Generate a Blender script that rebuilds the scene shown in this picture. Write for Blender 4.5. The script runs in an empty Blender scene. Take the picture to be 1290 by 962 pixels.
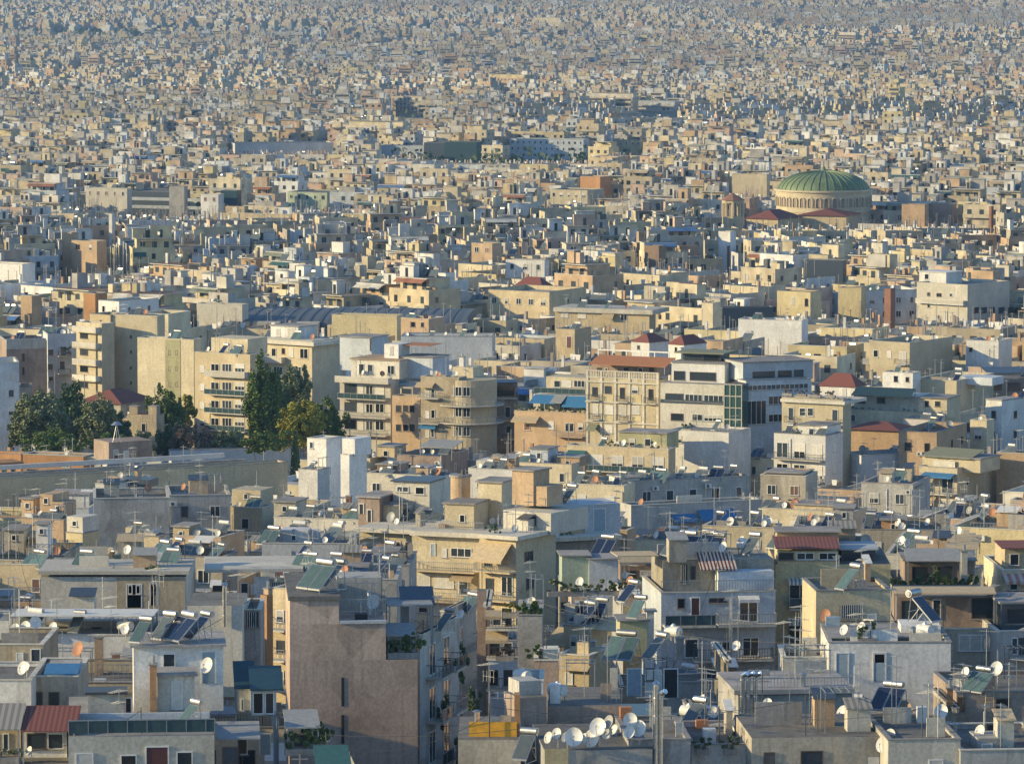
import bpy, math, random
import numpy as np
from math import sin, cos, radians as R, pi, hypot, atan2
random.seed(7); rng = np.random.default_rng(7)
S = bpy.context.scene; COL = S.collection
# ------------------------------------------------------------------ camera, sky, sun, exposure
F = 6200.0; K = F/4300; PW, PH = 1290, 962; CZ = 200.0
PITCH = math.atan2(581, F)
cam = bpy.data.objects.new('camera', bpy.data.cameras.new('camera')); COL.objects.link(cam)
cam.location = (0, 0, CZ); cam.rotation_euler = (pi/2 - PITCH, 0, 0)
cam.data.sensor_fit = 'HORIZONTAL'; cam.data.sensor_width = 36; cam.data.lens = 36*F/PW
cam.data.clip_start = 1; cam.data.clip_end = 60000
S.camera = cam
SUN_EL = R(16); SUN_AZ = R(-100)          # azimuth from +Y (view direction), negative = to the left
to_sun = (sin(SUN_AZ)*cos(SUN_EL), cos(SUN_AZ)*cos(SUN_EL), sin(SUN_EL))
W = bpy.data.worlds.new("World"); S.world = W; W.use_nodes = True
nt = W.node_tree; nt.nodes.clear()
wo = nt.nodes.new('ShaderNodeOutputWorld'); bg = nt.nodes.new('ShaderNodeBackground'); sk = nt.nodes.new('ShaderNodeTexSky')
sk.sky_type = 'NISHITA'; sk.sun_disc = False; sk.sun_elevation = SUN_EL; sk.sun_rotation = SUN_AZ % (2*pi)
sk.altitude = 200; sk.air_density = 1.1; sk.dust_density = 0.4; sk.ozone_density = 4.0
bg.inputs['Strength'].default_value = 0.15
nt.links.new(sk.outputs[0], bg.inputs[0]); nt.links.new(bg.outputs[0], wo.inputs[0])
sl = bpy.data.lights.new('sun', 'SUN'); sl.energy = 4.2; sl.angle = R(0.5); sl.color = (1.0, 0.785, 0.41)
so = bpy.data.objects.new('sun', sl); COL.objects.link(so)
from mathutils import Vector, Matrix
so.rotation_euler = Vector(to_sun).to_track_quat('Z', 'Y').to_euler()
S.view_settings.view_transform = 'Standard'; S.view_settings.look = 'None'; S.view_settings.gamma = 1
S.view_settings.use_curve_mapping = False; S.view_settings.exposure = 0.54
S.cycles.max_bounces = 5; S.cycles.diffuse_bounces = 3; S.cycles.glossy_bounces = 2
S.cycles.volume_bounces = 0; S.cycles.transparent_max_bounces = 8
S.cycles.use_denoising = True

# ------------------------------------------------------------------ projection helpers
FW = (0, cos(PITCH), -sin(PITCH)); UPV = (0, sin(PITCH), cos(PITCH))
def ray(px, py):
    a = (px-645)/F; b = (481-py)/F
    return (a, FW[1]+b*UPV[1], FW[2]+b*UPV[2])
def at(px, py, Y):
    r = ray(px, py); t = Y/r[1]
    return (r[0]*t, Y, CZ + r[2]*t)
def proj(x, y, z):
    z = z-CZ
    dep = y*FW[1]+z*FW[2]
    return 645+F*x/dep, 481-F*(y*UPV[1]+z*UPV[2])/dep
RT_D = [0, 150, 205, 240, 270, 336, 358, 452, 551, 614, 693, 977, 1433, 2200, 3070, 4300, 5400, 7000, 9000]
RT_D = [v*K for v in RT_D]
RT_Z = [-52, -52, -52, -54, -56, -63, -65, -76, -81, -81, -82, -85, -101, -117, -141, -139, -128, -60, 10]
def roofz(d): return CZ + float(np.interp(d, RT_D, RT_Z))
def ground(x, y):
    y = float(y)
    return roofz(y) - 19 - 3*math.exp(-((y/K-180)/60)**2)

# ------------------------------------------------------------------ materials
MATS = {}
def newmat(name):
    m = bpy.data.materials.new(name); m.use_nodes = True; MATS[name] = m
    nt = m.node_tree; return m, nt, nt.nodes['Principled BSDF']
def N(nt, t, **kw):
    n = nt.nodes.new(t)
    for k, v in kw.items(): setattr(n, k, v)
    return n
def plaster(name, col, dirt=0.45, rough=0.9, big=0.35, ao=False):
    m, nt, p = newmat(name); L = nt.links
    tc = N(nt, 'ShaderNodeTexCoord'); oi = N(nt, 'ShaderNodeObjectInfo')
    ad = N(nt, 'ShaderNodeVectorMath', operation='ADD'); ml = N(nt, 'ShaderNodeMath', operation='MULTIPLY'); ml.inputs[1].default_value = 90
    L.new(oi.outputs['Random'], ml.inputs[0]); L.new(tc.outputs['Object'], ad.inputs[0]); L.new(ml.outputs[0], ad.inputs[1])
    n1 = N(nt, 'ShaderNodeTexNoise'); n1.inputs['Scale'].default_value = big; n1.inputs['Detail'].default_value = 6; n1.inputs['Roughness'].default_value = .65
    L.new(ad.outputs[0], n1.inputs['Vector'])
    mp = N(nt, 'ShaderNodeMapping'); mp.inputs['Scale'].default_value = (2.2, 2.2, .16); L.new(ad.outputs[0], mp.inputs[0])
    n2 = N(nt, 'ShaderNodeTexNoise'); n2.inputs['Scale'].default_value = 1.3; n2.inputs['Detail'].default_value = 5; L.new(mp.outputs[0], n2.inputs['Vector'])
    n3 = N(nt, 'ShaderNodeTexNoise'); n3.inputs['Scale'].default_value = 5; n3.inputs['Detail'].default_value = 4; L.new(ad.outputs[0], n3.inputs['Vector'])
    r1 = N(nt, 'ShaderNodeMapRange'); r1.inputs[1].default_value = .42; r1.inputs[2].default_value = .72; L.new(n1.outputs[0], r1.inputs[0])
    r2 = N(nt, 'ShaderNodeMapRange'); r2.inputs[1].default_value = .48; r2.inputs[2].default_value = .78; L.new(n2.outputs[0], r2.inputs[0])
    mx = N(nt, 'ShaderNodeMath', operation='MAXIMUM'); L.new(r1.outputs[0], mx.inputs[0]); L.new(r2.outputs[0], mx.inputs[1])
    m2 = N(nt, 'ShaderNodeMath', operation='MULTIPLY'); m2.inputs[1].default_value = dirt; L.new(mx.outputs[0], m2.inputs[0])
    mix = N(nt, 'ShaderNodeMix', data_type='RGBA'); L.new(m2.outputs[0], mix.inputs[0])
    mix.inputs[6].default_value = (*col, 1); d = tuple(c*f for c, f in zip(col, (.36, .34, .32))); mix.inputs[7].default_value = (*d, 1)
    # a handful of patched repairs and old render lines
    vo = N(nt, 'ShaderNodeTexVoronoi'); vo.inputs['Scale'].default_value = .45; mp2 = N(nt, 'ShaderNodeMapping'); mp2.inputs['Scale'].default_value = (1, 1, .55); L.new(ad.outputs[0], mp2.inputs[0]); L.new(mp2.outputs[0], vo.inputs['Vector'])
    # small value shift from one object to the next
    hs = N(nt, 'ShaderNodeHueSaturation'); L.new(mix.outputs[2], hs.inputs['Color'])
    rr = N(nt, 'ShaderNodeMapRange'); rr.inputs[3].default_value = .84; rr.inputs[4].default_value = 1.14; L.new(oi.outputs['Random'], rr.inputs[0])
    mm = N(nt, 'ShaderNodeMath', operation='MULTIPLY'); L.new(rr.outputs[0], mm.inputs[0])
    r3 = N(nt, 'ShaderNodeMapRange'); r3.inputs[1].default_value = .3; r3.inputs[2].default_value = .7; r3.inputs[3].default_value = .80; r3.inputs[4].default_value = 1.08; L.new(n3.outputs[0], r3.inputs[0])
    sv = N(nt, 'ShaderNodeSeparateColor'); L.new(vo.outputs['Color'], sv.inputs[0]); rv = N(nt, 'ShaderNodeMapRange'); rv.inputs[1].default_value = .75; rv.inputs[2].default_value = .8; rv.inputs[3].default_value = 1.0; rv.inputs[4].default_value = 1.12 if dirt < .5 else .82; L.new(sv.outputs[0], rv.inputs[0]); m5 = N(nt, 'ShaderNodeMath', operation='MULTIPLY'); L.new(r3.outputs[0], m5.inputs[0]); L.new(rv.outputs[0], m5.inputs[1])
    L.new(m5.outputs[0], mm.inputs[1]); L.new(mm.outputs[0], hs.inputs['Value'])
    L.new(hs.outputs[0], p.inputs['Base Color'])
    p.inputs['Roughness'].default_value = rough; p.inputs['Specular IOR Level'].default_value = .2
    bp = N(nt, 'ShaderNodeBump'); bp.inputs['Strength'].default_value = .25; bp.inputs['Distance'].default_value = .04
    L.new(n3.outputs[0], bp.inputs['Height']); L.new(bp.outputs[0], p.inputs['Normal'])
    return m
PAL = {  # plaster colours
 'cream': (.63, .55, .39), 'white': (.73, .72, .69), 'yellow': (.62, .53, .32), 'beige': (.50, .43, .31), 'tan': (.52, .38, .25),
 'orange': (.50, .28, .14), 'grey': (.47, .46, .43), 'pink': (.58, .43, .33), 'brown': (.27, .195, .145), 'bluewhite': (.56, .60, .63),
 'stone': (.50, .455, .37), 'taupe': (.42, .33, .27), 'brick': (.30, .16, .11), 'sand': (.57, .475, .315), 'olive': (.45, .43, .26), 'green': (.40, .47, .36), 'offwhite': (.62, .585, .50), 'blue': (.14, .24, .42), 'mauve': (.64, .49, .39)}
for k, v in PAL.items(): plaster(k, v, dirt=.6 if k in ('grey', 'stone', 'taupe', 'beige', 'mauve') else .36)
plaster('roof_grey', (.23, .22, .20), .6, big=.5); plaster('roof_light', (.38, .37, .34), .6, big=.5); plaster('roof_red', (.33, .17, .11), .5, big=.5); plaster('roof_tan', (.36, .31, .22), .55, big=.5)
plaster('concrete', (.38, .36, .34), .6); plaster('road', (.055, .055, .058), .3, big=.1); plaster('earth', (.10, .09, .07), .4, big=.05)
def simple(name, col, rough=.5, metal=0, spec=.5, rnd=0):
    m, nt, p = newmat(name)
    p.inputs['Base Color'].default_value = (*col, 1); p.inputs['Roughness'].default_value = rough; p.inputs['Metallic'].default_value = metal
    p.inputs['Specular IOR Level'].default_value = spec
    L = nt.links
    tc = N(nt, 'ShaderNodeTexCoord'); n = N(nt, 'ShaderNodeTexNoise'); n.inputs['Scale'].default_value = 3; n.inputs['Detail'].default_value = 4
    oi = N(nt, 'ShaderNodeObjectInfo'); L.new(tc.outputs['Object'], n.inputs['Vector'])
    a = N(nt, 'ShaderNodeMapRange'); a.inputs[1].default_value = .3; a.inputs[2].default_value = .7; a.inputs[3].default_value = .82; a.inputs[4].default_value = 1.1; L.new(n.outputs[0], a.inputs[0])
    b = N(nt, 'ShaderNodeMapRange'); b.inputs[3].default_value = 1-rnd; b.inputs[4].default_value = 1+rnd; L.new(oi.outputs['Random'], b.inputs[0])
    c = N(nt, 'ShaderNodeMath', operation='MULTIPLY'); L.new(a.outputs[0], c.inputs[0]); L.new(b.outputs[0], c.inputs[1])
    h = N(nt, 'ShaderNodeHueSaturation'); h.inputs['Color'].default_value = (*col, 1); L.new(c.outputs[0], h.inputs['Value']); L.new(h.outputs[0], p.inputs['Base Color'])
    return m
simple('glass', (.035, .045, .055), .12, 0, .6, rnd=.8); simple('frame_white', (.72, .72, .70), .5); simple('frame_dark', (.10, .07, .05), .5)
simple('shutter', (.55, .53, .48), .7, rnd=.25); simple('shutter_brown', (.20, .10, .06), .7, rnd=.2)
simple('rail', (.30, .32, .34), .5, .3); simple('rail_dark', (.06, .065, .07), .5)
simple('tank', (.50, .50, .49), .5, 1.0, rnd=.25); simple('tank_white', (.66, .66, .64), .5)
simple('panel_blue', (.015, .022, .05), .15, 0, .8); simple('panel_green', (.085, .14, .135), .25, 0, .6, rnd=.3); simple('panel_grey', (.10, .12, .12), .25, 0, .7, rnd=.3)
simple('steel', (.45, .46, .47), .4, .8); simple('dish_white', (.72, .71, .67), .45, rnd=.12); simple('dish_grey', (.36, .36, .35), .5); simple('dish_rust', (.42, .20, .11), .7)
simple('duct', (.75, .75, .74), .25, 1.0); simple('door_red', (.10, .03, .025), .6); simple('door_blue', (.30, .38, .44), .6); simple('door_dark', (.02, .02, .022), .7)
simple('awn_tan', (.48, .38, .24), .9, rnd=.15); simple('awn_green', (.03, .12, .12), .85); simple('awn_olive', (.22, .23, .15), .9); simple('awn_blue', (.045, .19, .38), .8); simple('awn_white', (.68, .67, .62), .85)
simple('awn_orange', (.42, .18, .08), .85); simple('awn_grey', (.30, .31, .31), .85)
simple('yellow_paint', (.75, .38, .03), .6); simple('teal_metal', (.03, .075, .09), .35, .2); simple('slate_metal', (.075, .095, .12), .4, .3); simple('glazing', (.05, .09, .10), .08, 0, .8)
simple('glass_green', (.04, .10, .09), .1, 0, .8); simple('blue_metal', (.10, .20, .38), .5); simple('soil', (.06, .04, .03), .9)
simple('bark', (.11, .08, .06), .9); simple('twig', (.20, .15, .13), .9)
def striped(name, c1, c2, sc=6, axis=0, rough=.8):
    m, nt, p = newmat(name); L = nt.links
    tc = N(nt, 'ShaderNodeTexCoord'); sx = N(nt, 'ShaderNodeSeparateXYZ'); L.new(tc.outputs['Object'], sx.inputs[0])
    a = N(nt, 'ShaderNodeMath', operation='MULTIPLY'); a.inputs[1].default_value = sc; L.new(sx.outputs[axis], a.inputs[0])
    f = N(nt, 'ShaderNodeMath', operation='FRACT'); L.new(a.outputs[0], f.inputs[0])
    g = N(nt, 'ShaderNodeMath', operation='GREATER_THAN'); g.inputs[1].default_value = .5; L.new(f.outputs[0], g.inputs[0])
    mix = N(nt, 'ShaderNodeMix', data_type='RGBA'); mix.inputs[6].default_value = (*c1, 1); mix.inputs[7].default_value = (*c2, 1)
    L.new(g.outputs[0], mix.inputs[0]); L.new(mix.outputs[2], p.inputs['Base Color']); p.inputs['Roughness'].default_value = rough
striped('awn_stripe', (.70, .68, .62), (.24, .24, .24), 3.2); striped('awn_red', (.62, .55, .45), (.16, .03, .03), 3.5); striped('tiles', (.25, .085, .06), (.15, .055, .045), 3.2)
striped('tiles_grey', (.33, .31, .27), (.20, .19, .17), 2.5); striped('awn_pink', (.60, .48, .40), (.48, .2, .15), 1.6); striped('corrug', (.12, .13, .14), (.085, .095, .105), .5, rough=.6)
plaster('copper', (.25, .33, .18), .5, rough=.5, big=.12)
def leafmat(name, c1, c2):
    m, nt, p = newmat(name); L = nt.links
    g = N(nt, 'ShaderNodeNewGeometry'); mix = N(nt, 'ShaderNodeMix', data_type='RGBA'); L.new(g.outputs['Random Per Island'], mix.inputs[0])
    mix.inputs[6].default_value = (*c1, 1); mix.inputs[7].default_value = (*c2, 1); L.new(mix.outputs[2], p.inputs['Base Color']); p.inputs['Roughness'].default_value = .75
    p.inputs['Specular IOR Level'].default_value = .2
leafmat('leaf_grey', (.11, .14, .07), (.28, .29, .15)); leafmat('leaf_dark', (.05, .09, .04), (.12, .16, .07)); leafmat('leaf_gold', (.20, .20, .03), (.36, .32, .06))
leafmat('leaf_green', (.06, .11, .025), (.17, .21, .06)); leafmat('leaf_dry', (.13, .095, .07), (.22, .16, .12))
# attribute-coloured plaster for the far city
m, nt, p = newmat('far_plaster')
an = N(nt, 'ShaderNodeAttribute'); an.attribute_name = 'Col'
tc = N(nt, 'ShaderNodeTexCoord'); n = N(nt, 'ShaderNodeTexNoise'); n.inputs['Scale'].default_value = .35; n.inputs['Detail'].default_value = 5; nt.links.new(tc.outputs['Object'], n.inputs['Vector'])
a = N(nt, 'ShaderNodeMapRange'); a.inputs[1].default_value = .3; a.inputs[2].default_value = .7; a.inputs[3].default_value = .68; a.inputs[4].default_value = 1.12; nt.links.new(n.outputs[0], a.inputs[0])
h = N(nt, 'ShaderNodeHueSaturation'); nt.links.new(an.outputs['Color'], h.inputs['Color']); nt.links.new(a.outputs[0], h.inputs['Value']); nt.links.new(h.outputs[0], p.inputs['Base Color']); p.inputs['Roughness'].default_value = .9
p.inputs['Specular IOR Level'].default_value = .2

# ------------------------------------------------------------------ mesh builder
class MB:
    def __init__(s): s.v = []; s.f = []; s.m = []; s.names = []
    def mi(s, mat):
        if mat not in s.names: s.names.append(mat)
        return s.names.index(mat)
    def add(s, vs, fs, mat):
        b = len(s.v); s.v += vs; s.f += [tuple(b+i for i in f) for f in fs]; s.m += [s.mi(mat)]*len(fs)
    def box(s, x0, x1, y0, y1, z0, z1, mat, top=None):
        vs = [(x0,y0,z0),(x1,y0,z0),(x1,y1,z0),(x0,y1,z0),(x0,y0,z1),(x1,y0,z1),(x1,y1,z1),(x0,y1,z1)]
        s.add(vs, [(0,3,2,1),(0,1,5,4),(1,2,6,5),(2,3,7,6),(3,0,4,7)], mat); s.add(vs[4:], [(0,1,2,3)], top or mat)
    def hexa(s, vs, mat): s.add(list(vs), [(0,3,2,1),(4,5,6,7),(0,1,5,4),(1,2,6,5),(2,3,7,6),(3,0,4,7)], mat)
    def cyl(s, p0, p1, r, mat, n=8, r1=None, cap=True):
        p0 = Vector(p0); p1 = Vector(p1); d = (p1-p0).normalized(); r1 = r if r1 is None else r1
        u = d.orthogonal().normalized(); w = d.cross(u)
        vs = [];
        for i in range(n):
            a = 2*pi*i/n; o = u*cos(a)+w*sin(a); vs += [tuple(p0+o*r), tuple(p1+o*r1)]
        fs = [(2*i, (2*i+2) % (2*n), (2*i+3) % (2*n), 2*i+1) for i in range(n)]
        if cap: fs += [tuple(range(0, 2*n, 2))[::-1], tuple(range(1, 2*n, 2))]
        s.add(vs, fs, mat)
    def mesh(s, name):
        me = bpy.data.meshes.new(name); me.from_pydata(s.v, [], s.f)
        for n_ in s.names: me.materials.append(MATS[n_])
        me.polygons.foreach_set('material_index', s.m); me.update(); return me
    def build(s, name, parent=None, smooth=False):
        me = s.mesh(name)
        if smooth: me.polygons.foreach_set('use_smooth', [True]*len(me.polygons))
        return link(name, me, parent)
def link(name, me, parent=None, loc=(0,0,0), rz=0, sc=None):
    o = bpy.data.objects.new(name, me); COL.objects.link(o); o.parent = parent; o.location = loc; o.rotation_euler = (0,0,rz)
    if sc: o.scale = sc
    return o
def empty(name, loc, rz=0): return link(name, None, None, loc, rz)
def tag(o, label, cat, group=None, kind=None):
    if label: o['label'] = label
    if cat: o['category'] = cat
    if group: o['group'] = group
    if kind: o['kind'] = kind
    return o
CACHE = {}
def cached(key, fn):
    if key not in CACHE: CACHE[key] = fn()
    return CACHE[key]
def q(v, st=.2): return max(st, round(v/st)*st)

# ------------------------------------------------------------------ windows, doors, balconies (facing local -y, origin bottom centre)
def win_mesh(w, h, st):
    """st: w white french/sash, b brown, s shuttered, d door dark, r red door, l blue door, g big glass, o opening, k barred"""
    b = MB(); x = w/2
    fr = {'b': 'frame_dark', 'o': 'frame_dark', 'k': 'frame_dark'}.get(st, 'frame_white'); t = .07
    if st in 'drl':
        b.box(-x, x, -.04, .0, 0, h, {'d': 'door_dark', 'r': 'door_red', 'l': 'door_blue'}[st]); b.box(-x-.08, -x, -.07, 0, 0, h, 'frame_white'); b.box(x, x+.08, -.07, 0, 0, h, 'frame_white'); b.box(-x-.08, x+.08, -.07, 0, h, h+.08, 'frame_white')
        return b.mesh('door'), None
    b.box(-x, -x+t, -.07, 0, 0, h, fr); b.box(x-t, x, -.07, 0, 0, h, fr); b.box(-x+t, x-t, -.07, 0, 0, t, fr); b.box(-x+t, x-t, -.07, 0, h-t, h, fr)
    b.box(-x-.1, x+.1, -.13, 0, -.07, 0, 'concrete')
    n = max(1, round(w/.75)) if st != 'o' else 1
    for i in range(1, n): cx = -x + w*i/n; b.box(cx-.035, cx+.035, -.065, 0, t, h-t, fr)
    if st == 's': b.box(-x+t, x-t, -.055, 0, h*.45, h-t, 'shutter')
    if st == 'S': b.box(-x+t, x-t, -.055, 0, t, h-t, 'shutter')
    if st == 'B': b.box(-x+t, x-t, -.055, 0, t, h-t, 'shutter_brown')
    if st == 'k':
        for i in range(int(w/.16)): cx = -x+.1+i*.16; b.box(cx-.02, cx+.02, -.12, -.08, 0, h, 'frame_white')
    g = MB()
    if st not in 'SB': g.box(-x+t, x-t, -.03, -.004, t, h*.45 if st == 's' else h-t, 'glass')
    return b.mesh('window'), (g.mesh('pane') if g.v else None)
def place_win(root, lx, ly, lz, w, h, st='w', rz=0, near=True):
    w = q(w, .1); h = q(h, .1)
    if h > 1.85 and st in 'w' and w < 1.2: pass
    fr, gl = cached(('win', w, h, st), lambda: win_mesh(w, h, st))
    o = link('door' if st in 'drl' else 'window', fr, root, (lx, ly, lz), rz)
    if gl: link('pane', gl, o)
    return o
def rail_mesh(w, dp, st):
    b = MB(); h = 1.0
    if st == 'solid':
        b.box(0, w, -dp, -dp+.1, .12, h, 'offwhite'); b.box(0, .1, -dp+.1, 0, .12, h, 'offwhite'); b.box(w-.1, w, -dp+.1, 0, .12, h, 'offwhite'); b.box(0, w, -dp-.03, -dp+.1, h, h+.05, 'frame_white')
    elif st == 'glass':
        b.box(.05, w-.05, -dp+.03, -dp+.05, .2, .95, 'glazing'); b.box(0, w, -dp, -dp+.06, .96, 1.02, 'rail')
        for i in range(int(w/1.2)+2): x = min(w-.05, i*1.2); b.box(x, x+.05, -dp, -dp+.06, .12, .96, 'rail')
    else:
        mt = 'rail' if st == 'bars' else 'rail_dark'
        b.box(0, w, -dp, -dp+.05, .98, 1.03, mt); b.box(0, w, -dp, -dp+.05, .2, .24, mt)
        for x in (0, w-.04): b.box(x, x+.04, -dp+.05, 0, .98, 1.03, mt)
        w = max(w, .3); n = max(1, int(w/.22))
        for i in range(n+1): x = i*(w-.03)/n; b.box(x, x+.03, -dp+.01, -dp+.04, .24, .98, mt)
        for x in (0, w-.03):
            for j in range(1, int(dp/.25)): b.box(x, x+.03, -dp+j*.25, -dp+j*.25+.03, .24, .98, mt)
    return b.mesh('railing')
def place_balcony(root, lx, ly, lz, w, dp=1.2, st='bars', rz=0, mat='offwhite'):
    w = q(w, .2)
    def slab(): b = MB(); b.box(0, w, -dp, 0, 0, .16, mat); return b.mesh('balcony')
    o = link('balcony', cached(('bal', w, dp, mat), slab), root, (lx, ly, lz), rz)
    link('railing', cached(('rail', w, dp, st), lambda: rail_mesh(w, dp, st)), o)
    return o
def awning(root, x0, x1, y, z0, out, drop, mat, name='awning', rz=0):
    b = MB(); w = x1-x0
    b.hexa([(0, -out, -drop-.05), (w, -out, -drop-.05), (w, 0, -.05), (0, 0, -.05), (0, -out, -drop), (w, -out, -drop), (w, 0, 0), (0, 0, 0)], mat)
    b.box(0, w, -out-.02, -out, -drop-.25, -drop, mat)
    o = b.build(name, root); o.location = (x0, y, z0); o.rotation_euler = (0, 0, rz); return o

# ------------------------------------------------------------------ a building
def acu_mesh():
    b = MB(); b.box(-.4, .4, -.38, -.06, 0, .55, 'tank_white'); b.cyl((-.1, -.385, .28), (-.1, -.4, .28), .2, 'rail_dark', 12); b.box(-.3, -.25, -.3, 0, -.08, 0, 'rail'); b.box(.25, .3, -.3, 0, -.08, 0, 'rail'); return b.mesh('air_conditioning_unit')
FOOT = []   # footprints (cx, cy, hw, hd, ang)
CLEAR = []  # (d, x0, x1, ybot)
ALL = []
def corners(f):
    cx, cy, hw, hd, a = f; ca, sa = cos(a), sin(a)
    return [(cx+ca*u-sa*v, cy+sa*u+ca*v) for u, v in ((-hw,-hd),(hw,-hd),(hw,hd),(-hw,hd))]
def sat(f, g):
    if hypot(f[0]-g[0], f[1]-g[1]) > hypot(f[2], f[3])+hypot(g[2], g[3]): return False
    A, B_ = corners(f), corners(g)
    for a in (f[4], g[4]):
        for ax in ((cos(a), sin(a)), (-sin(a), cos(a))):
            pa = [p[0]*ax[0]+p[1]*ax[1] for p in A]; pb = [p[0]*ax[0]+p[1]*ax[1] for p in B_]
            if max(pa) < min(pb)+.05 or max(pb) < min(pa)+.05: return False
    return True
HEROG = None
class Bld:
    def __init__(s, short, label, xl, xc, xr, ytop, d, th, mat, dp=12, par=.9, roof='roof_grey', yb=None, name='apartment_building', cat='building', H=None, world=None, hero=True, group=None, pitched=None, coping=True):
        th = th if world else (th-2 if (abs(th) < 8 and d < 312) else th+8 if (8 <= th < 30 and d >= 320) else th); d = d*K if not world else d; s.short = short; s.label = label; s.hero = hero; s.mat = mat; s.d = d; s.items = []
        if world:
            ox, oy, gz, s.W, s.D, s.H, ang = world
        else:
            t = R(th); P = at(xc, ytop, d)
            def ext(px, dx, dy):
                k = (px-645)/F; dep0 = P[1]*FW[1]+(P[2]-CZ)*FW[2]; dd = dy*FW[1]
                return (k*dep0-P[0])/(dx-k*dd)
            if th >= 0:
                s.W = ext(xl, -cos(t), sin(t)); s.D = ext(xr, sin(t), cos(t)) if (xr-xc > 3 and th > 8) else dp
                ox, oy = P[0]-cos(t)*s.W, P[1]+sin(t)*s.W
            else:
                s.W = ext(xr, cos(t), -sin(t)); s.D = ext(xl, sin(t), cos(t)) if (xc-xl > 3 and th < -8) else dp
                ox, oy = P[0], P[1]
            s.D = min(max(s.D, .7 if name in ('chimney_stack', 'concrete_shaft') else 3), 16 if dp < 20 else 40)
            ang = -t; gz = ground(P[0], d+s.D/2)-1; s.H = P[2]-gz
        s.ang = ang; s.o = (ox, oy, gz); s.ux = (cos(ang), sin(ang)); s.uy = (-sin(ang), cos(ang))
        s.root = empty(name, s.o, ang); tag(s.root, label, cat, group)
        cx, cy = ox+s.ux[0]*s.W/2+s.uy[0]*s.D/2, oy+s.ux[1]*s.W/2+s.uy[1]*s.D/2
        s.c = (cx, cy); s.foot = (cx, cy, s.W/2, s.D/2, ang); FOOT.append(s.foot)
        s.rz = s.H-par; s.lod = d
        pr = [proj(x, y, gz+s.H) for x, y in corners(s.foot)]
        s.px = (min(a for a, b in pr), max(a for a, b in pr)); s.py = min(b for a, b in pr); s.pc = (sum(a for a, b in pr)/4, sum(b for a, b in pr)/4)
        if hero: CLEAR.append((d + s.W*abs(sin(ang)) + .6, s.px[0], s.px[1], (yb if yb else (ytop or 0)+20)))
        b = MB(); W_, D_, H_ = s.W, s.D, s.H
        b.box(0, W_, 0, D_, 0, s.rz, mat, 'roof_grey' if pitched else roof)
        if par > .15 and not pitched:
            t = .22
            b.box(0, W_, 0, t, s.rz, H_, mat); b.box(0, W_, D_-t, D_, s.rz, H_, mat); b.box(0, t, t, D_-t, s.rz, H_, mat); b.box(W_-t, W_, t, D_-t, s.rz, H_, mat)
        s.wall = b.build('wall', s.root)
        if coping and par > .15 and not pitched:
            b = MB(); e = .06; z = H_; cm = 'offwhite' if random.random() < .6 else 'concrete'
            b.box(-e, W_+e, -e, .22+e, z, z+.07, cm); b.box(-e, W_+e, D_-.22-e, D_+e, z, z+.07, cm); b.box(-e, .22+e, .22+e, D_-.22-e, z, z+.07, cm); b.box(W_-.22-e, W_+e, .22+e, D_-.22-e, z, z+.07, cm)
            b.build('coping', s.root)
        if pitched:
            hgt, pm, ov = pitched; b = MB(); rg = min(W_, D_)/2; z = s.rz
            if W_ >= D_: r0, r1 = (rg*.8, D_/2), (W_-rg*.8, D_/2)
            else: r0, r1 = (W_/2, rg*.8), (W_/2, D_-rg*.8)
            vs = [(-ov,-ov,z),(W_+ov,-ov,z),(W_+ov,D_+ov,z),(-ov,D_+ov,z),(*r0,z+hgt),(*r1,z+hgt)]
            fs = [(0,1,5,4),(1,2,5),(2,3,4,5),(3,0,4),(3,2,1,0)] if W_ >= D_ else [(0,1,4),(1,2,5,4),(2,3,5),(3,0,4,5),(3,2,1,0)]
            b.add(vs, fs, pm); b.build('roof', s.root)
        ALL.append(s)
    def loc(s, x, y, z):  # local -> world
        return (s.o[0]+s.ux[0]*x+s.uy[0]*y, s.o[1]+s.ux[1]*x+s.uy[1]*y, s.o[2]+z)
    def plane(s, px, py, off=0.0):  # ray through a photo point meets the plane local y = off -> (x, z)
        r = ray(px, py); ny = s.uy
        den = r[0]*ny[0]+r[1]*ny[1]; t = (s.o[0]*ny[0]+s.o[1]*ny[1]+off)/den
        wx, wy, wz = r[0]*t, r[1]*t, CZ+r[2]*t
        return ((wx-s.o[0])*s.ux[0]+(wy-s.o[1])*s.ux[1], wz-s.o[2])
    def side(s, px, py, right=True, off=0.0):  # meets the plane local x = W (or 0) -> (y, z)
        r = ray(px, py); nx = s.ux; X = (s.W if right else 0)+off
        den = r[0]*nx[0]+r[1]*nx[1]; t = (s.o[0]*nx[0]+s.o[1]*nx[1]+X)/den
        wx, wy, wz = r[0]*t, r[1]*t, CZ+r[2]*t
        return ((wx-s.o[0])*s.uy[0]+(wy-s.o[1])*s.uy[1], wz-s.o[2])
    def win(s, *rects, st='w', off=0.0):
        for r in rects:
            x0, y0, x1, y1 = r[:4]; a, zt = s.plane(x0, y0, off); c, zb = s.plane(x1, y1, off)
            place_win(s.root, (a+c)/2, off, zb, c-a, zt-zb, r[4] if len(r) > 4 else st)
        return s
    def swin(s, *rects, st='w'):
        for r in rects:
            x0, y0, x1, y1 = r[:4]; a, zt = s.side(x0, y0); c, zb = s.side(x1, y1)
            place_win(s.root, s.W, (a+c)/2, zb, c-a, zt-zb, r[4] if len(r) > 4 else st, pi/2)
        return s
    def bal(s, *rects, st='bars', out=1.2, off=0.0, mat='offwhite'):   # (x0, x1, y of slab)
        for x0, x1, y in rects:
            a, z = s.plane(x0, y, off); c, _ = s.plane(x1, y, off); place_balcony(s.root, a, off, z-.16, c-a, out, st, 0, mat)
        return s
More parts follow.
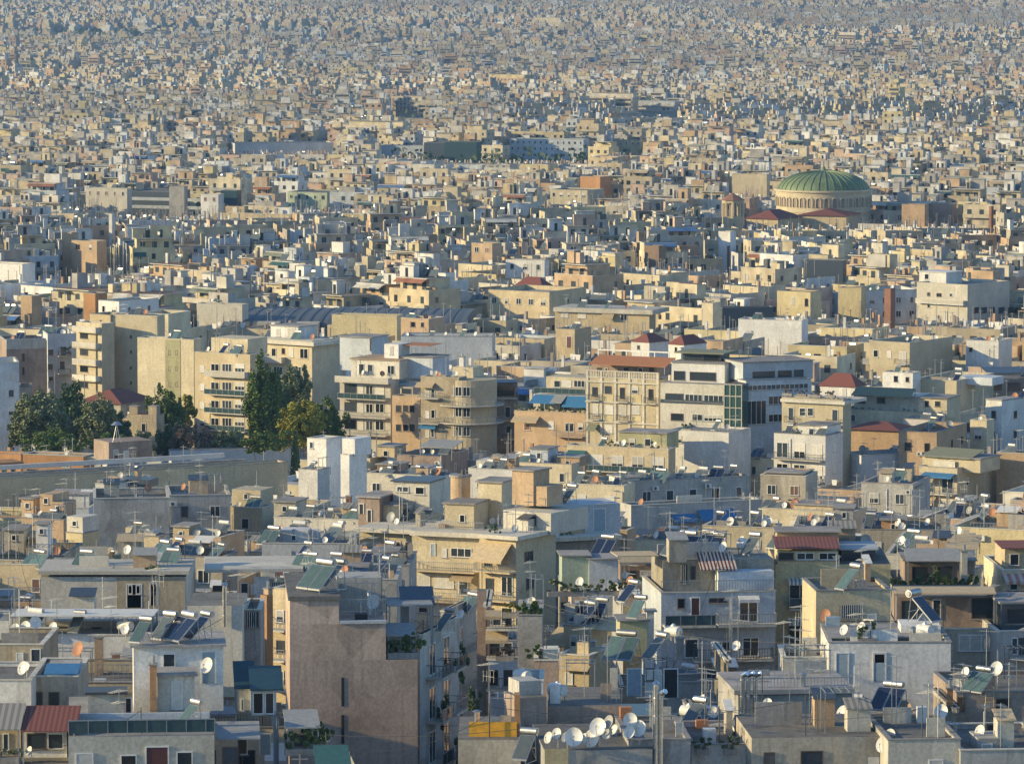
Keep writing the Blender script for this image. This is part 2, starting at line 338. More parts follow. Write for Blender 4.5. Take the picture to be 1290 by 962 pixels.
    def awn(s, *rects, mat='awn_tan', out=1.4, off=0.0):   # (x0, x1, ytop, ybottom)
        for x0, x1, y0, y1 in rects:
            a, z = s.plane(x0, y0, off); c, _ = s.plane(x1, y0, off); _, z1 = s.plane(x0, y1, off-out)
            awning(s.root, a, c, off, z, out, max(.15, z-z1), mat)
        return s
    def hut(s, x0, x1, yt, off=3.0, dep=3.0, mat=None, slab=.15, name='stair_hut', smat='concrete', wins=(), z0=None, ybase=None, st='w', ov=.2):
        a, zt = s.plane(x0, yt, off); c, _ = s.plane(x1, yt, off)
        b = MB(); z = s.rz if z0 is None else z0
        if ybase: z = s.plane(x0, ybase, off)[1]
        b.box(a, c, off, off+dep, z, zt, mat or s.mat); h = b.build(name, s.root)
        if slab and (smat != 'concrete' or random.random() < .55): b = MB(); b.box(a-ov, c+ov, off-ov*1.4, off+dep+ov, zt, zt+slab, smat); b.build('roof_slab', h)
        for w in wins:
            xa, za = s.plane(w[0], w[1], off); xb, zb = s.plane(w[2], w[3], off)
            o = place_win(h, (xa+xb)/2, off, zb, xb-xa, za-zb, w[4] if len(w) > 4 else st)
        return s
    def panelroof(s, x0, x1, y0, y1, off, dep, mat, name='canopy', th_=.08, posts=True):
        """a sloping sheet: back edge at photo height y0, front edge at y1; off = its front plane"""
        a, z1 = s.plane(x0, y1, off); c, _ = s.plane(x1, y1, off); z0 = s.plane(x0, y0, off+dep)[1]
        b = MB(); b.hexa([(a, off, z1-th_), (c, off, z1-th_), (c, off+dep, z0-th_), (a, off+dep, z0-th_), (a, off, z1), (c, off, z1), (c, off+dep, z0), (a, off+dep, z0)], mat)
        o = b.build(name, s.root)
        if posts and z1-th_ > s.rz+.5:
            for x in (a+.1, c-.2):
                for yy, zz in ((off+.05, z1), (off+dep-.14, z0)): b = MB(); b.box(x, x+.09, yy, yy+.09, s.rz, zz-th_-.01, 'rail'); b.build('post', o)
        return s
    def railing(s, off=.1, x0=0, x1=None, st='bars'):
        x1 = s.W if x1 is None else x1
        link('railing', cached(('rail', q(x1-x0), .3, st), lambda: rail_mesh(q(x1-x0), .3, st)), s.root, (x0, off+.3, s.H-.1)); return s
    def chim(s, px, yt, off=4.0, w=.7, mat=None, pots=True, dep=None):
        x, zt = s.plane(px, yt, off); b = MB(); dep = dep or w
        b.box(x-w/2, x+w/2, off, off+dep, s.rz, zt, mat or s.mat); b.box(x-w/2-.07, x+w/2+.07, off-.07, off+dep+.07, zt, zt+.1, 'concrete')
        if pots: b.cyl((x, off+dep/2, zt+.1), (x, off+dep/2, zt+.6), .12, 'steel')
        b.build('chimney', s.root); return s
    def auto(s, rows=2, kind='win', side='win', first=.9, fl=3.05, st=None, bst=None, aw=.35, z1=None):
        """ordinary facade from the top down"""
        ztop = (z1 or s.rz); rnd = random.random
        st0 = st or random.choice(['w', 'w', 's', 'b', 'S', 'B']); bst = bst or random.choice(['bars', 'solid', 'solid', 'dark', 'glass'])
        am = random.choice(['awn_tan', 'awn_tan', 'awn_green', 'awn_olive', 'awn_white', 'awn_orange', 'awn_grey', 'awn_stripe', 'awn_blue' if rnd() < .3 else 'awn_tan'])
        n = max(1, int(s.W/2.7)); pitch = s.W/n
        for r in range(rows):
            zf = ztop - fl*(r+1) + .12
            if zf < .5: break
            if s.lod < 560*K and rnd() < .8:
                for i in range(n):
                    if rnd() < .33: link('air_conditioning_unit', cached('acu', acu_mesh), s.root, (pitch*(i+.5)+random.choice([-1, 1])*pitch*.36, 0, zf+random.choice([.35, 2.3 if kind != 'bal' else .2])))
                if r == 0 and rnd() < .6: xx = random.choice([.15, s.W-.15, pitch]); m_p = MB(); m_p.cyl((xx, -.07, max(0, s.rz-13)), (xx, -.07, s.rz-.1), .05, random.choice(['frame_white', 'rail', 'concrete']), 6); m_p.build('drainpipe', s.root)
            if kind == 'bal':
                place_balcony(s.root, .25, 0, zf-.14, s.W-.5, 1.3, bst)
                for i in range(n):
                    place_win(s.root, pitch*(i+.5), 0, zf+.05, min(pitch*.7, 1.8), 2.2, random.choice([st0, st0, 'w', 's', 'S']))
                if rnd() < aw:
                    i = random.randrange(n); awning(s.root, pitch*i+.2, pitch*(i+1)-.1, 0, zf+2.75, 1.5, .9+.5*rnd(), am)
            elif kind in ('win', 'mix'):
                if kind == 'mix':
                    k = random.Random(s.label).choice([0, n-1]) if n > 1 else 0
                    place_balcony(s.root, pitch*k+.15, 0, zf-.14, pitch-.3, 1.1, bst)
                else: k = -1
                for i in range(n):
                    if i == k: place_win(s.root, pitch*(i+.5), 0, zf+.05, 1.4, 2.2, st0)
                    else: place_win(s.root, pitch*(i+.5), 0, zf+.95, random.choice([1., 1.2, 1.2, .8]), 1.3, random.choice([st0, st0, 'w', 's']))
            if side == 'win' and s.D > 5:
                m_ = max(1, int(s.D/5))
                for i in range(m_):
                    if rnd() < .75:
                        if s.ang < -.05: place_win(s.root, s.W, s.D*(i+.5)/m_, zf+.95, .8, 1.1, st0, pi/2)
                        elif s.ang > .05: place_win(s.root, 0, s.D*(i+.5)/m_, zf+.95, .8, 1.1, st0, -pi/2)
        return s
# ------------------------------------------------------------------ rooftop things
ITEMS = []   # (root object, host, description, noun, px)
def heater_proto(np_, pm, white, tilt=42, L_=2.0, tl=None):
    root = empty('solar_water_heater', (0, 0, 0)); w = 1.05*np_+.05*(np_-1); t = R(tilt)
    for i in range(np_):
        x0 = -w/2+i*1.1; b = MB()
        A = lambda u, v, k: (x0+u, -L_*cos(t)*(1-v)+k*-sin(t)*.0, .35+L_*sin(t)*v+k)
        def slabq(u0, u1, v0, v1, k0, k1, m): b.hexa([A(u0,v0,k0), A(u1,v0,k0), A(u1,v1,k0), A(u0,v1,k0), A(u0,v0,k1), A(u1,v0,k1), A(u1,v1,k1), A(u0,v1,k1)], m)
        slabq(0, 1.05, 0, 1, -.1, 0, 'steel'); slabq(.05, 1.0, .025, .975, .003, .015, pm)
        b.build('collector', root)
    b = MB() if tl != 0 else MB(); tl = tl or (1.1 if np_ == 1 else 1.45); zt = .35+L_*sin(t)+.22; r = .235
    b.cyl((-tl/2, .25, zt), (tl/2, .25, zt), r, 'tank_white' if white else 'tank', 14); b.cyl((-tl/2-.06, .25, zt), (-tl/2, .25, zt), r*.6, 'steel', 10); b.cyl((tl/2, .25, zt), (tl/2+.06, .25, zt), r*.6, 'steel', 10)
    o = b.build('tank', root)
    b = MB()
    for x in (-w/2+.1, w/2-.1):
        b.cyl((x, .35, 0), (x, .15, zt-r), .03, 'steel', 5); b.cyl((x, -L_*cos(t)+.1, 0), (x, -L_*cos(t)+.1, .4), .03, 'steel', 5); b.cyl((x, -L_*cos(t)+.1, .03), (x, .35, .03), .025, 'steel', 5); b.cyl((x, .35, .05), (x, -.6, 1.2), .022, 'steel', 5)
    b.cyl((-w/2+.1, .35, .8), (w/2-.1, .35, .8), .02, 'steel', 5); b.build('stand', root)
    return root
def dish_proto(r, mat):
    root = empty('satellite_dish', (0, 0, 0)); b = MB(); n, k = 18, 4; vs = [(0, 0, 0)]; fs = []
    for j in range(1, k+1):
        rr = r*j/k
        for i in range(n): a = 2*pi*i/n; vs.append((rr*cos(a), -.32*rr*rr/r, rr*sin(a)*1.08))
    for i in range(n): fs.append((0, 1+(i+1) % n, 1+i))
    for j in range(k-1):
        for i in range(n): a0 = 1+j*n+i; a1 = 1+j*n+(i+1) % n; fs.append((a0, a1, a1+n, a0+n))
    T = Matrix.Rotation(R(-22), 4, 'X'); off = Vector((0, 0, 1.0))
    vs1 = [tuple(T @ Vector(v)+off) for v in vs]; vs2 = [tuple(T @ (Vector(v)+Vector((0, .025, 0)))+off) for v in vs]
    b.add(vs1, fs, mat); b.add(vs2, [f[::-1] for f in fs], mat); o = b.build('reflector', root, True)
    b = MB(); tip = T @ Vector((0, -.75*r-.1, -.15*r))+off; bot = T @ Vector((0, -.3*r, -r*1.0))+off
    b.cyl(tuple(bot), tuple(tip), .015, 'steel', 5); b.cyl(tuple(tip), tuple(tip+Vector((0, .1, .03))), .045, 'dish_grey', 6); b.build('feed_arm', root)
    b = MB(); b.cyl((0, .12, 0), (0, .12, 1.1), .035, 'steel', 6); b.cyl((0, .12, 1.0), tuple(off), .05, 'steel', 6); b.build('mast', root)
    return root
def ant_proto(h, kind):
    b = MB(); b.cyl((0, 0, 0), (0, 0, h), .028, 'steel', 5)
    for j in range(1+kind % 2):
        z = h-.15-j*.7; yy = .9 if j == 0 else .6
        b.cyl((0, -yy, z), (0, yy*.6, z), .015, 'steel', 4)
        for i in range(9): y = -yy+i*yy*.19; l = .22+.02*i; b.cyl((-l, y, z), (l, y, z), .011, 'steel', 4)
        if kind == 2: b.cyl((0, 0, z-.4), (.5, 0, z-.4), .012, 'steel', 4)
    if kind >= 2:
        for sx in (-.45, -.15, .15, .45): b.cyl((sx, -.05, h-1.3), (sx, -.05, h-.6), .012, 'steel', 4)
        b.cyl((-.5, -.05, h-.95), (.5, -.05, h-.95), .012, 'steel', 4)
    return b.mesh('aerial')
def ac_proto():
    root = empty('air_conditioner', (0, 0, 0)); b = MB(); b.box(-.42, .42, -.16, .16, .12, .75, 'tank_white'); b.box(-.36, -.28, -.14, .14, 0, .12, 'rail'); b.box(.28, .36, -.14, .14, 0, .12, 'rail'); b.build('casing', root)
    b = MB(); b.cyl((-.1, -.165, .44), (-.1, -.19, .44), .25, 'rail_dark', 14); b.cyl((-.1, -.19, .44), (-.1, -.2, .44), .07, 'rail', 8); b.build('fan_grille', root); return root
def flue_proto(h, r, bend):
    b = MB(); b.cyl((0, 0, 0), (0, 0, h), r, 'duct', 12)
    for z in np.arange(.8, h, 1.1): b.cyl((0, 0, z), (0, 0, z+.05), r*1.12, 'steel', 12)
    if bend: b.cyl((0, 0, h-.02), (.45, 0, h+.2), r, 'duct', 12)
    else: b.cyl((0, 0, h+.12), (0, 0, h+.3), r*1.6, 'duct', 12, r1=.02); b.cyl((0, 0, h), (0, 0, h+.14), r*.6, 'steel', 8)
    return b.mesh('flue_pipe')
def wtank_proto():
    b = MB(); b.cyl((-.55, 0, .75), (.55, 0, .75), .38, 'tank_white', 14); b.cyl((-.1, 0, 1.1), (.1, 0, 1.22), .14, 'tank_white', 8)
    for x in (-.4, .4):
        for y in (-.28, .28): b.box(x-.03, x+.03, y-.03, y+.03, 0, .6, 'rail')
    return b.mesh('water_tank')
DESC = {}
def copytree(p, parent=None):
    c = p.copy(); COL.objects.link(c)
    if parent is not None: c.parent = parent
    for ch in PROTO_CH[p.name]: copytree(ch, c)
    return c
PROTO_CH = {}
def reg(p):
    PROTO_CH[p.name] = list(p.children)
    for c in p.children: reg(c)
PROT = {}
for k_, (n_, pm, wt, dsc, *ex) in {'h3s': (3, 'panel_grey', 0, 'three grey panels', 36, 1.7, .9), 'h3g': (3, 'panel_green', 0, 'three pale green panels', 46, 1.8, 1.7), 'h1t': (1, 'panel_grey', 1, 'small steep grey panel', 55, 1.6, .8), 'h1b': (1, 'panel_blue', 0, 'single dark blue panel'), 'h2b': (2, 'panel_blue', 0, 'two dark blue panels'), 'h1g': (1, 'panel_green', 0, 'single pale green panel'), 'h2g': (2, 'panel_green', 0, 'two pale green panels'), 'h1s': (1, 'panel_grey', 0, 'single grey panel'), 'h2s': (2, 'panel_grey', 1, 'two grey panels')}.items():
    p_ = heater_proto(n_, pm, wt, *ex); reg(p_); PROT[k_] = (p_, 'solar water heater with ' + dsc, 'solar heater', 'solar water heaters on the flat roofs')
for k_, (r_, m_, dsc) in {'dw': (.39, 'dish_white', 'white'), 'dW': (.48, 'dish_white', 'large white'), 'dg': (.5, 'dish_grey', 'grey'), 'dr': (.5, 'dish_rust', 'rust brown')}.items():
    p_ = dish_proto(r_, m_); reg(p_); PROT[k_] = (p_, dsc+' satellite dish', 'satellite dish', 'satellite dishes on the flat roofs')
p_ = ac_proto(); reg(p_); PROT['ac'] = (p_, 'white air conditioner box', 'air conditioner', 'air conditioner boxes')
USED = set(); CNT = {'solar_water_heater': 0, 'satellite_dish': 0, 'aerial': 0, 'air_conditioner': 0, 'flue_pipe': 0, 'water_tank': 0}
def addobj(o, host, desc, cat, group, pos, rz, sc=None):
    o.location = pos; o.rotation_euler = (0, 0, rz)
    if sc: o.scale = (sc, sc, sc)
    o['category'] = cat; o['group'] = group
    ITEMS.append((o, host, desc, proj(pos[0], pos[1], pos[2]+1)))
    return o
FACE = R(-33)   # heaters and dishes look to the left front
def item(host, kind, pos, rz=None, sc=None):
    if rz is None: rz = FACE + random.uniform(-.35, .25)
    sc = (sc or 1)*(random.uniform(.78, 1.0) if kind[0] == 'h' else random.uniform(.75, 1.05)) if kind[0] in 'hd' else sc
    if kind[0] in 'hd' or kind == 'ac':
        p, dsc, cat, grp = PROT[kind]; nm = p.name.split('.')[0]
        if CNT[nm] >= 290: return
        CNT[nm] += 1
        if kind in USED: o = copytree(p)
        else: o = p; USED.add(kind)
        return addobj(o, host, dsc, cat, grp, pos, rz, sc)
    if kind[0] == 'a':
        if CNT['aerial'] >= 290: return
        CNT['aerial'] += 1; k = int(kind[1]); h = [2.2, 3.0, 3.8, 4.6][random.randrange(4)] if len(kind) < 3 else float(kind[2:])
        o = link('aerial', cached(('ant', h, k), lambda: ant_proto(h, k)))
        return addobj(o, host, ['single thin', 'double armed', 'ladder shaped', 'tall'][k]+' television aerial', 'aerial', 'television aerials on the roofs', pos, rz)
    if kind[0] == 'f':
        CNT['flue_pipe'] += 1; h = float(kind[1:]); o = link('flue_pipe', cached(('fl', h), lambda: flue_proto(h, .16, int(h*10) % 2)))
        return addobj(o, host, 'shiny metal flue pipe', 'flue', 'metal flue pipes', pos, rz)
    if kind[0] == 't':
        CNT['water_tank'] += 1; o = link('water_tank', cached('wt', wtank_proto)); return addobj(o, host, 'round white water tank', 'water tank', 'water tanks on roofs', pos, rz)
def roofitem(b, kind, px, py, off, z=None, **kw):
    """stand an item on building b where the photo shows its base; off = metres behind the front wall"""
    x, _ = b.plane(px, py, off)
    if z is None: zz = b.rz
    elif z == 'y': zz = b.plane(px, py, off)[1]
    else: zz = z
    return item(b, kind, b.loc(x, off, zz), **kw)
def clutter(b, nh=1, nd=1, na=1, nt_=0, nf=0, z=None, x0=.8, x1=None, y0=1.2, y1=None):
    if b.d < 470*K: bits(b, int(min(13, 3+b.W*b.D/14)*(.8 if b.hero else 1.1)), z, x0-.3, x1, y0-.6, y1)
    x1 = x1 or b.W-.8; y1 = y1 or b.D-1; z = b.rz if z is None else z
    used = list(getattr(b, 'blk', []))
    if b.d < 500*K and random.random() < .16 and b.W > 4: px_ = random.uniform(1, b.W-1); planter(b, 0, 0, .7, random.uniform(1, 1.8), random.uniform(.7, 1.4), random.choice(['leaf_green', 'leaf_dark', 'leaf_grey']), z=z, n=350, seed=int(px_*99), X=px_)
    def spot(r):
        for _ in range(12):
            x, y = random.uniform(x0, max(x0+.1, x1)), random.uniform(y0, max(y0+.1, y1))
            if all(abs(x-u)> (r+q_)*.8 or abs(y-v) > (r+q_)*.8 for u, v, q_ in used): used.append((x, y, r)); return x, y
    for _ in range(nh):
        p = spot(1.0)
        if p: item(b, random.choice(['h1b', 'h2b', 'h1g', 'h2g', 'h1s', 'h2s', 'h2s', 'h3s', 'h3g', 'h1t']), b.loc(p[0], p[1], z))
    for _ in range(nd):
        p = spot(.4)
        if p: item(b, random.choice(['dw', 'dw', 'dw', 'dW', 'dg', 'dr']), b.loc(p[0], p[1], z), rz=FACE+random.choice([-.3, 0, 0, .4, .9]))
    for _ in range(na):
        p = spot(.3)
        if p: item(b, random.choice(['a0', 'a1', 'a2', 'a1']), b.loc(p[0], p[1], z), rz=random.uniform(-1.5, 1.5))
    for _ in range(nt_):
        p = spot(.5)
        if p: item(b, 't', b.loc(p[0], p[1], z))
    for _ in range(nf):
        p = spot(.3)
        if p: item(b, random.choice(['f2.1', 'f3.0', 'f2.6']), b.loc(p[0], p[1], z))
def bits(b, n, z=None, x0=.5, x1=None, y0=.6, y1=None):
    """fixed rooftop odds and ends, each a part of its building"""
    z = b.rz if z is None else z; x1 = x1 or b.W-.6; y1 = y1 or b.D-.8; ru = random.uniform
    if x1 <= x0+.5 or y1 <= y0+.5: return
    for _ in range(n):
        x, y = ru(x0, x1), ru(y0, y1); k = random.random(); m = MB()
        if k < .27: w = min(ru(1, 3.5), max(.5, x1-x)); m.box(x, x+w, y, y+.15, z, z+ru(.7, 1.5), random.choice(['offwhite', b.mat, 'concrete', 'tan'])); m.build('low_wall', b.root)
        elif k < .37:
            w, d_, h = min(ru(1.4, 3), max(.6, x1-x)), ru(1.2, 2.2), ru(2.0, 2.5); mt = random.choice(['rail', 'rail_dark', 'rail', 'rail'])
            for px in (x, x+w):
                for py in (y, y+d_): m.box(px-.03, px+.03, py-.03, py+.03, z, z+h, mt)
            m.box(x-.1, x+w+.1, y-.03, y+.03, z+h, z+h+.06, mt); m.box(x-.1, x+w+.1, y+d_-.03, y+d_+.03, z+h, z+h+.06, mt)
            for j in range(int(w/.5)+1): m.box(x+j*.5-.02, x+j*.5+.02, y-.1, y+d_+.1, z+h+.06, z+h+.1, mt)
            m.build('pergola_frame', b.root)
        elif k < .55: h = ru(1.5, 4.2); m.cyl((x, y, z), (x, y, z+h), ru(.02, .045), random.choice(['steel', 'rail', 'rail_dark', 'frame_white']), 6); m.build('pole', b.root)
        elif k < .68: h = ru(.8, 1.6); r_ = ru(.1, .22); m.cyl((x, y, z), (x, y, z+h), r_, random.choice(['steel', 'tank_white', 'concrete', 'duct']), 10); m.cyl((x, y, z+h), (x, y, z+h+.12), r_*1.5, 'steel', 10, r1=.03); m.build('vent_pipe', b.root)
        elif k < .82: w, h = ru(.5, 1.3), ru(.4, 1.1); m.box(x-w/2, x+w/2, y, y+ru(.4, .9), z, z+h, random.choice(['tank_white', 'concrete', 'door_blue', 'awn_orange', 'rail', 'door_dark', 'panel_green'])); m.build('roof_box', b.root)
        elif k < .92:
            w = min(ru(1.5, 4), max(.8, x1-x)); m.box(x, x+w, y, y+.04, z+.95, z+1.0, 'rail'); m.box(x, x+w, y, y+.04, z+.5, z+.53, 'rail')
            for j in range(int(w/.35)+1): m.box(x+j*.35, x+j*.35+.03, y, y+.04, z, z+.95, 'rail')
            m.build('roof_fence', b.root)
        else:
            w = min(ru(1.2, 2.5), max(.6, x1-x)); h = ru(1.9, 2.4); m.hexa([(x, y, z+h-.5), (x+w, y, z+h-.5), (x+w, y+1.8, z+h-.05), (x, y+1.8, z+h-.05), (x, y, z+h-.45), (x+w, y, z+h-.45), (x+w, y+1.8, z+h), (x, y+1.8, z+h)], random.choice(['awn_grey', 'awn_tan', 'tiles_grey', 'slate_metal', 'awn_white'])); o = m.build('lean_to_roof', b.root); m = MB(); m.box(x+.1, x+w-.1, y+.3, y+1.7, z, z+h-.5, random.choice(['stone', 'offwhite', 'tan'])); m.build('lean_to', b.root)
# ------------------------------------------------------------------ plants
def leaf_cloud(b, c, rad, n, sz, mat, rs, squash=1.0):
    """n leaf faces filling an ellipsoid made of uneven clumps"""
    cl = []
    for _ in range(max(5, n//90)):
        a = rs.uniform(0, 2*pi); e = rs.uniform(-1, 1); k = rs.uniform(.35, 1.05)
        cl.append((k*cos(a)*math.sqrt(1-e*e), k*sin(a)*math.sqrt(1-e*e), k*e, rs.uniform(.16, .34)))
    vs = []; fs = []
    for i in range(n):
        u = cl[i % len(cl)]; g = [rs.gauss(0, .55) for _ in range(3)]
        l_ = max(1, math.sqrt(sum(t*t for t in g))); p = [c[j]+rad[j]*(u[j]+u[3]*g[j]/l_) for j in range(3)]
        s = sz*rs.uniform(.6, 1.4); d1 = Vector((rs.gauss(0, 1), rs.gauss(0, 1), rs.gauss(0, 1))).normalized(); d2 = d1.orthogonal().normalized()
        P = Vector(p); k = len(vs)
        vs += [tuple(P-d1*s), tuple(P+d2*s*.6), tuple(P+d1*s), tuple(P-d2*s*.6)]; fs.append((k, k+1, k+2, k+3))
    b.add(vs, fs, mat)
def tree(px, ybase, ytop, wpx, d, leaf, label, n=4200, seed=1, gz=None, lobes=8, name='tree', cat='tree', sz=.22, trunkfrac=.3):
    d = d*K; rs = random.Random(seed); P = at(px, ytop, d); s = F/d; w = wpx/s/2*1.18; g = ground(P[0], d)-.3 if gz is None else gz
    zb = at(px, ybase, d)[2]; H = P[2]-g; root = empty(name, (P[0], d, g)); tag(root, label, cat, 'trees among the blocks')
    b = MB(); b.cyl((0, 0, 0), (0, 0, H*.5), .3, 'bark', 8, .2)
    zc0 = max(1.5, zb-g)
    for i in range(7):
        a = rs.uniform(0, 2*pi); b.cyl((0, 0, H*(.25+.04*i)), (cos(a)*w*.6, sin(a)*w*.6, H*(.5+.06*i)), .12, 'bark', 6, .03)
    b.build('trunk', root)
    b = MB()
    for i in range(lobes):
        a = 2*pi*i/lobes+rs.uniform(-.4, .4); k = 0 if i == 0 else rs.uniform(.3, .55); zc = zc0+(H-zc0)*(rs.uniform(.3, .6) if i else .6)
        hz = (H-zc0)*(rs.uniform(.3, .42)) if i else (H-zc0)*.42
        leaf_cloud(b, (cos(a)*w*k, sin(a)*w*k, zc), (w*.62, w*.62, hz), int(n*1.25)//lobes, sz, leaf, rs)
    b.build('crown', root); FOOT.append((P[0], d, min(w*.6, 3), min(w*.6, 3), 0)); CLEAR.append((d-w, px-wpx*.5, px+wpx*.5, ybase-2))
    return root
def planter(host, px, py, off, w, hgt, leaf='leaf_green', label=None, z=None, n=500, seed=3, dep=.5, box=True, desc=None, cap=None, X=None):
    """a trough of leafy plants standing on a roof or terrace"""
    x, zz = host.plane(px, py, off) if X is None else (X, 0); zz = host.rz if z is None else (zz if z == 'y' else z); rs = random.Random(seed)
    root = empty('potted_plants', host.loc(x, off, zz), host.ang); b = MB()
    b.box(-w/2, w/2, -dep/2, dep/2, 0, .4, 'concrete'); b.build('trough', root); b = MB()
    for i in range(max(2, int(w/.8))):
        cx = -w/2+w*(i+.5)/max(2, int(w/.8)); h_ = hgt*rs.uniform(.6, 1.1)
        b.cyl((cx, 0, .3), (cx+rs.uniform(-.1, .1), 0, .4+h_*.5), .03, 'bark', 5); leaf_cloud(b, (cx, 0, .4+h_*.5), (.55, .4, h_*.55), n//max(2, int(w/.8)), .09, leaf, rs)
    b.build('foliage', root); tag(root, None, 'plants', 'plants on the roof terraces'); ITEMS.append((root, host, desc or 'leafy trough plants', proj(*host.loc(x, off, zz+1))))
    return root
HAZE = 1.1e-4
# ================================================================== near row (bottom of the photo)
b = B1 = Bld('the terrace house with slatted sheds', 'grey white house with an open roof terrace, low sheds and a dark red door below', 86, 86, 270, 926, 207, -3, 'offwhite', dp=16, par=.12, roof='roof_light', yb=962)
b.win((185, 941, 211, 975, 'r'), (152, 950, 172, 966), (222, 947, 243, 966), (95, 948, 118, 968, 'S'))
b.hut(90, 264, 899, off=4.2, dep=.25, mat='bluewhite', slab=0, name='parapet_wall'); b.railing(0.1, st='glass')
b.hut(111, 157, 874, off=6, dep=2, mat='offwhite', smat='rail_dark'); b.hut(157.5, 166, 876, off=6.4, dep=1.4, mat='olive', slab=0, name='cupboard', wins=[(158.5, 879, 165, 897, 'd')])
b.hut(198, 245, 851, off=6, dep=2.6, mat='offwhite', wins=[(216, 858, 230, 893, 'S')]); b.hut(168, 281, 815, off=9.5, dep=5.5, mat='white', wins=[(205, 823, 221, 840, 'w'), (255, 821, 271, 860, 'l')], z0=b.rz)
zt = b.plane(200, 813, 9.5)[1]
for k, x, yo in (('h1g', 183, 10.4), ('h1s', 213, 11.6), ('h2b', 236, 10.8), ('h1b', 258, 11.2)): roofitem(b, k, x, 812, yo, z=zt, sc=1.05)
roofitem(b, 'h1g', 245, 915, 2.6, sc=1.1); roofitem(b, 'dW', 262, 858, 6.2, z='y'); roofitem(b, 'dg', 160, 868, 7); roofitem(b, 'a1', 150, 905, 5); roofitem(b, 'a2', 200, 812, 13, z=zt)
b.chim(193, 838, 5.5, .45, 'orange', dep=.8)
b = B2 = Bld('the red tiled pergola house', 'low house with a dark red tiled terrace roof over wide dark windows', -45, 85, 85, 962, 207, 2, 'beige', dp=14, par=.1, yb=962)
b.hut(28, 84, 903, off=3, dep=4, mat='white', name='terrace_room', slab=0, wins=[(34, 922, 58, 943, 'o'), (60, 922, 80, 943, 'w')]); b.panelroof(26, 96, 888, 920, 0.6, 3.6, 'tiles', 'tiled_roof')
b.panelroof(-40, 26, 885, 918, 0.6, 3.4, 'tiles_grey', 'corrugated_roof'); b.hut(-40, 26, 905, off=3.2, dep=4, mat='sand', slab=0, name='terrace_room', wins=[(3, 922, 12, 945), (-14, 922, -4, 945)])
roofitem(b, 'dw', 38, 950, 1.0, sc=.9); planter(b, 10, 945, 1.0, 1.6, .8, 'leaf_grey')
b = B3 = Bld('the buff house at the left edge', 'buff shed house on a terrace with a tall white framed window', -40, 54, 54, 812, 228, 4, 'beige', dp=8, yb=853, par=.3)
b.win((38, 816, 52, 846), (20, 822, 30, 840, 's')); clutter(b, 0, 1, 2)
b = B4 = Bld('the arched white house', 'plain white terrace wall with a low arch', -45, 39, 39, 857, 219, 3, 'white', dp=8, yb=900, par=.25); roofitem(b, 'dW', 30, 852, 1); roofitem(b, 'dw', 33, 856, 2.5)
b = B5 = Bld('the stone coloured house with a blue awning', 'stone coloured house with paired dark windows and a blue awning above', 40, 98, 98, 852, 221, 2, 'stone', dp=8, yb=895, par=.3)
b.win((61, 871, 75, 890, 'b'), (44, 871, 54, 888, 'b')); b.hut(57, 97, 842, off=1.5, dep=4, mat='grey', slab=0); b.panelroof(55, 98, 835, 848, .2, 2.2, 'awn_blue', 'awning'); roofitem(b, 'dr', 100, 836, 4, z='y')
b = B6 = Bld('the long silver roofed pergola block', 'long low block under a silver blue flat canopy on thin posts', -40, 196, 196, 800, 258, 3, 'white', dp=13, yb=812, par=.2, roof='roof_light')
b.panelroof(13, 193, 766, 775, .8, 5, 'awn_white', 'canopy'); b.hut(58, 193, 782, off=5, dep=4, mat='grey', slab=0, wins=[(115, 789, 128, 799, 'o'), (70, 789, 85, 798, 'o'), (150, 786, 162, 798, 'S')])
for x, k in ((20, 'dW'), (33, 'dW'), (68, 'dw'), (158, 'dw')): roofitem(b, k, x, 808, -.2, z='y', sc=1.1)
roofitem(b, 'h1s', 100, 800, 2.2); roofitem(b, 't', 158, 797, 1.4); roofitem(b, 'a1', 140, 800, 2); roofitem(b, 'a2', 72, 800, 1); clutter(b, 1, 0, 3)
b = B7 = Bld('the wide pale panelled block', 'wide pale panelled block with a white roof slab, small white door pair at its right', 51, 234, 234, 724, 292, 2, 'offwhite', dp=13, yb=768, par=.15, roof='roof_light')
b.win((160, 736, 178, 765, 'l'), (161, 737, 167, 748), (171, 737, 177, 748), (190, 735, 197, 762, 'd')); b.hut(147, 233, 727, off=-.04, dep=.05, mat='beige', ybase=772, slab=0, name='render_panel')
b.hut(48, 238, 719, off=-.4, dep=8, mat='offwhite', ybase=723.5, slab=0, name='roof_slab')
clutter(b, 2, 1, 3)
b = B8 = Bld('the block with the barred veranda windows', 'grey brown penthouse with a white wing and barred veranda windows', 262, 379, 379, 722, 300, -2, 'stone', dp=12, yb=760, par=.15, roof='roof_light')
b.win((303, 733, 313, 749), (268, 737, 282, 744, 'o'), (341, 733, 375, 747, 'k'), (316, 735, 322, 748, 'S')); b.hut(258, 382, 717, off=-.6, dep=9, mat='offwhite', ybase=721, slab=0, name='roof_slab'); b.hut(320, 339, 726, off=-.06, dep=.07, mat='white', ybase=762, slab=0, name='render_panel')
clutter(b, 2, 2, 2, 1)
b = B9 = Bld('the plain white shed block', 'plain white rooftop block with a shiny flue on its front', 236, 305, 305, 760, 250, 2, 'offwhite', dp=7, yb=800, par=.15)
roofitem(b, 'f3.0', 283, 789, -.25, z='y'); roofitem(b, 'a0', 300, 762, 2)
b = Bld('the shed with the barred gate', 'low wall with a white barred gate beside the plain white shed', 306, 328, 328, 768, 252, 2, 'grey', dp=6, yb=795, par=.2); b.win((307, 770, 326, 790, 'k'))
b = B10 = Bld('the sunlit tan block with stacked balconies', 'narrow sunlit tan block with stacked balconies beside the orange chimney', 343, 366, 400, 742, 270, 25, 'sand', yb=870)
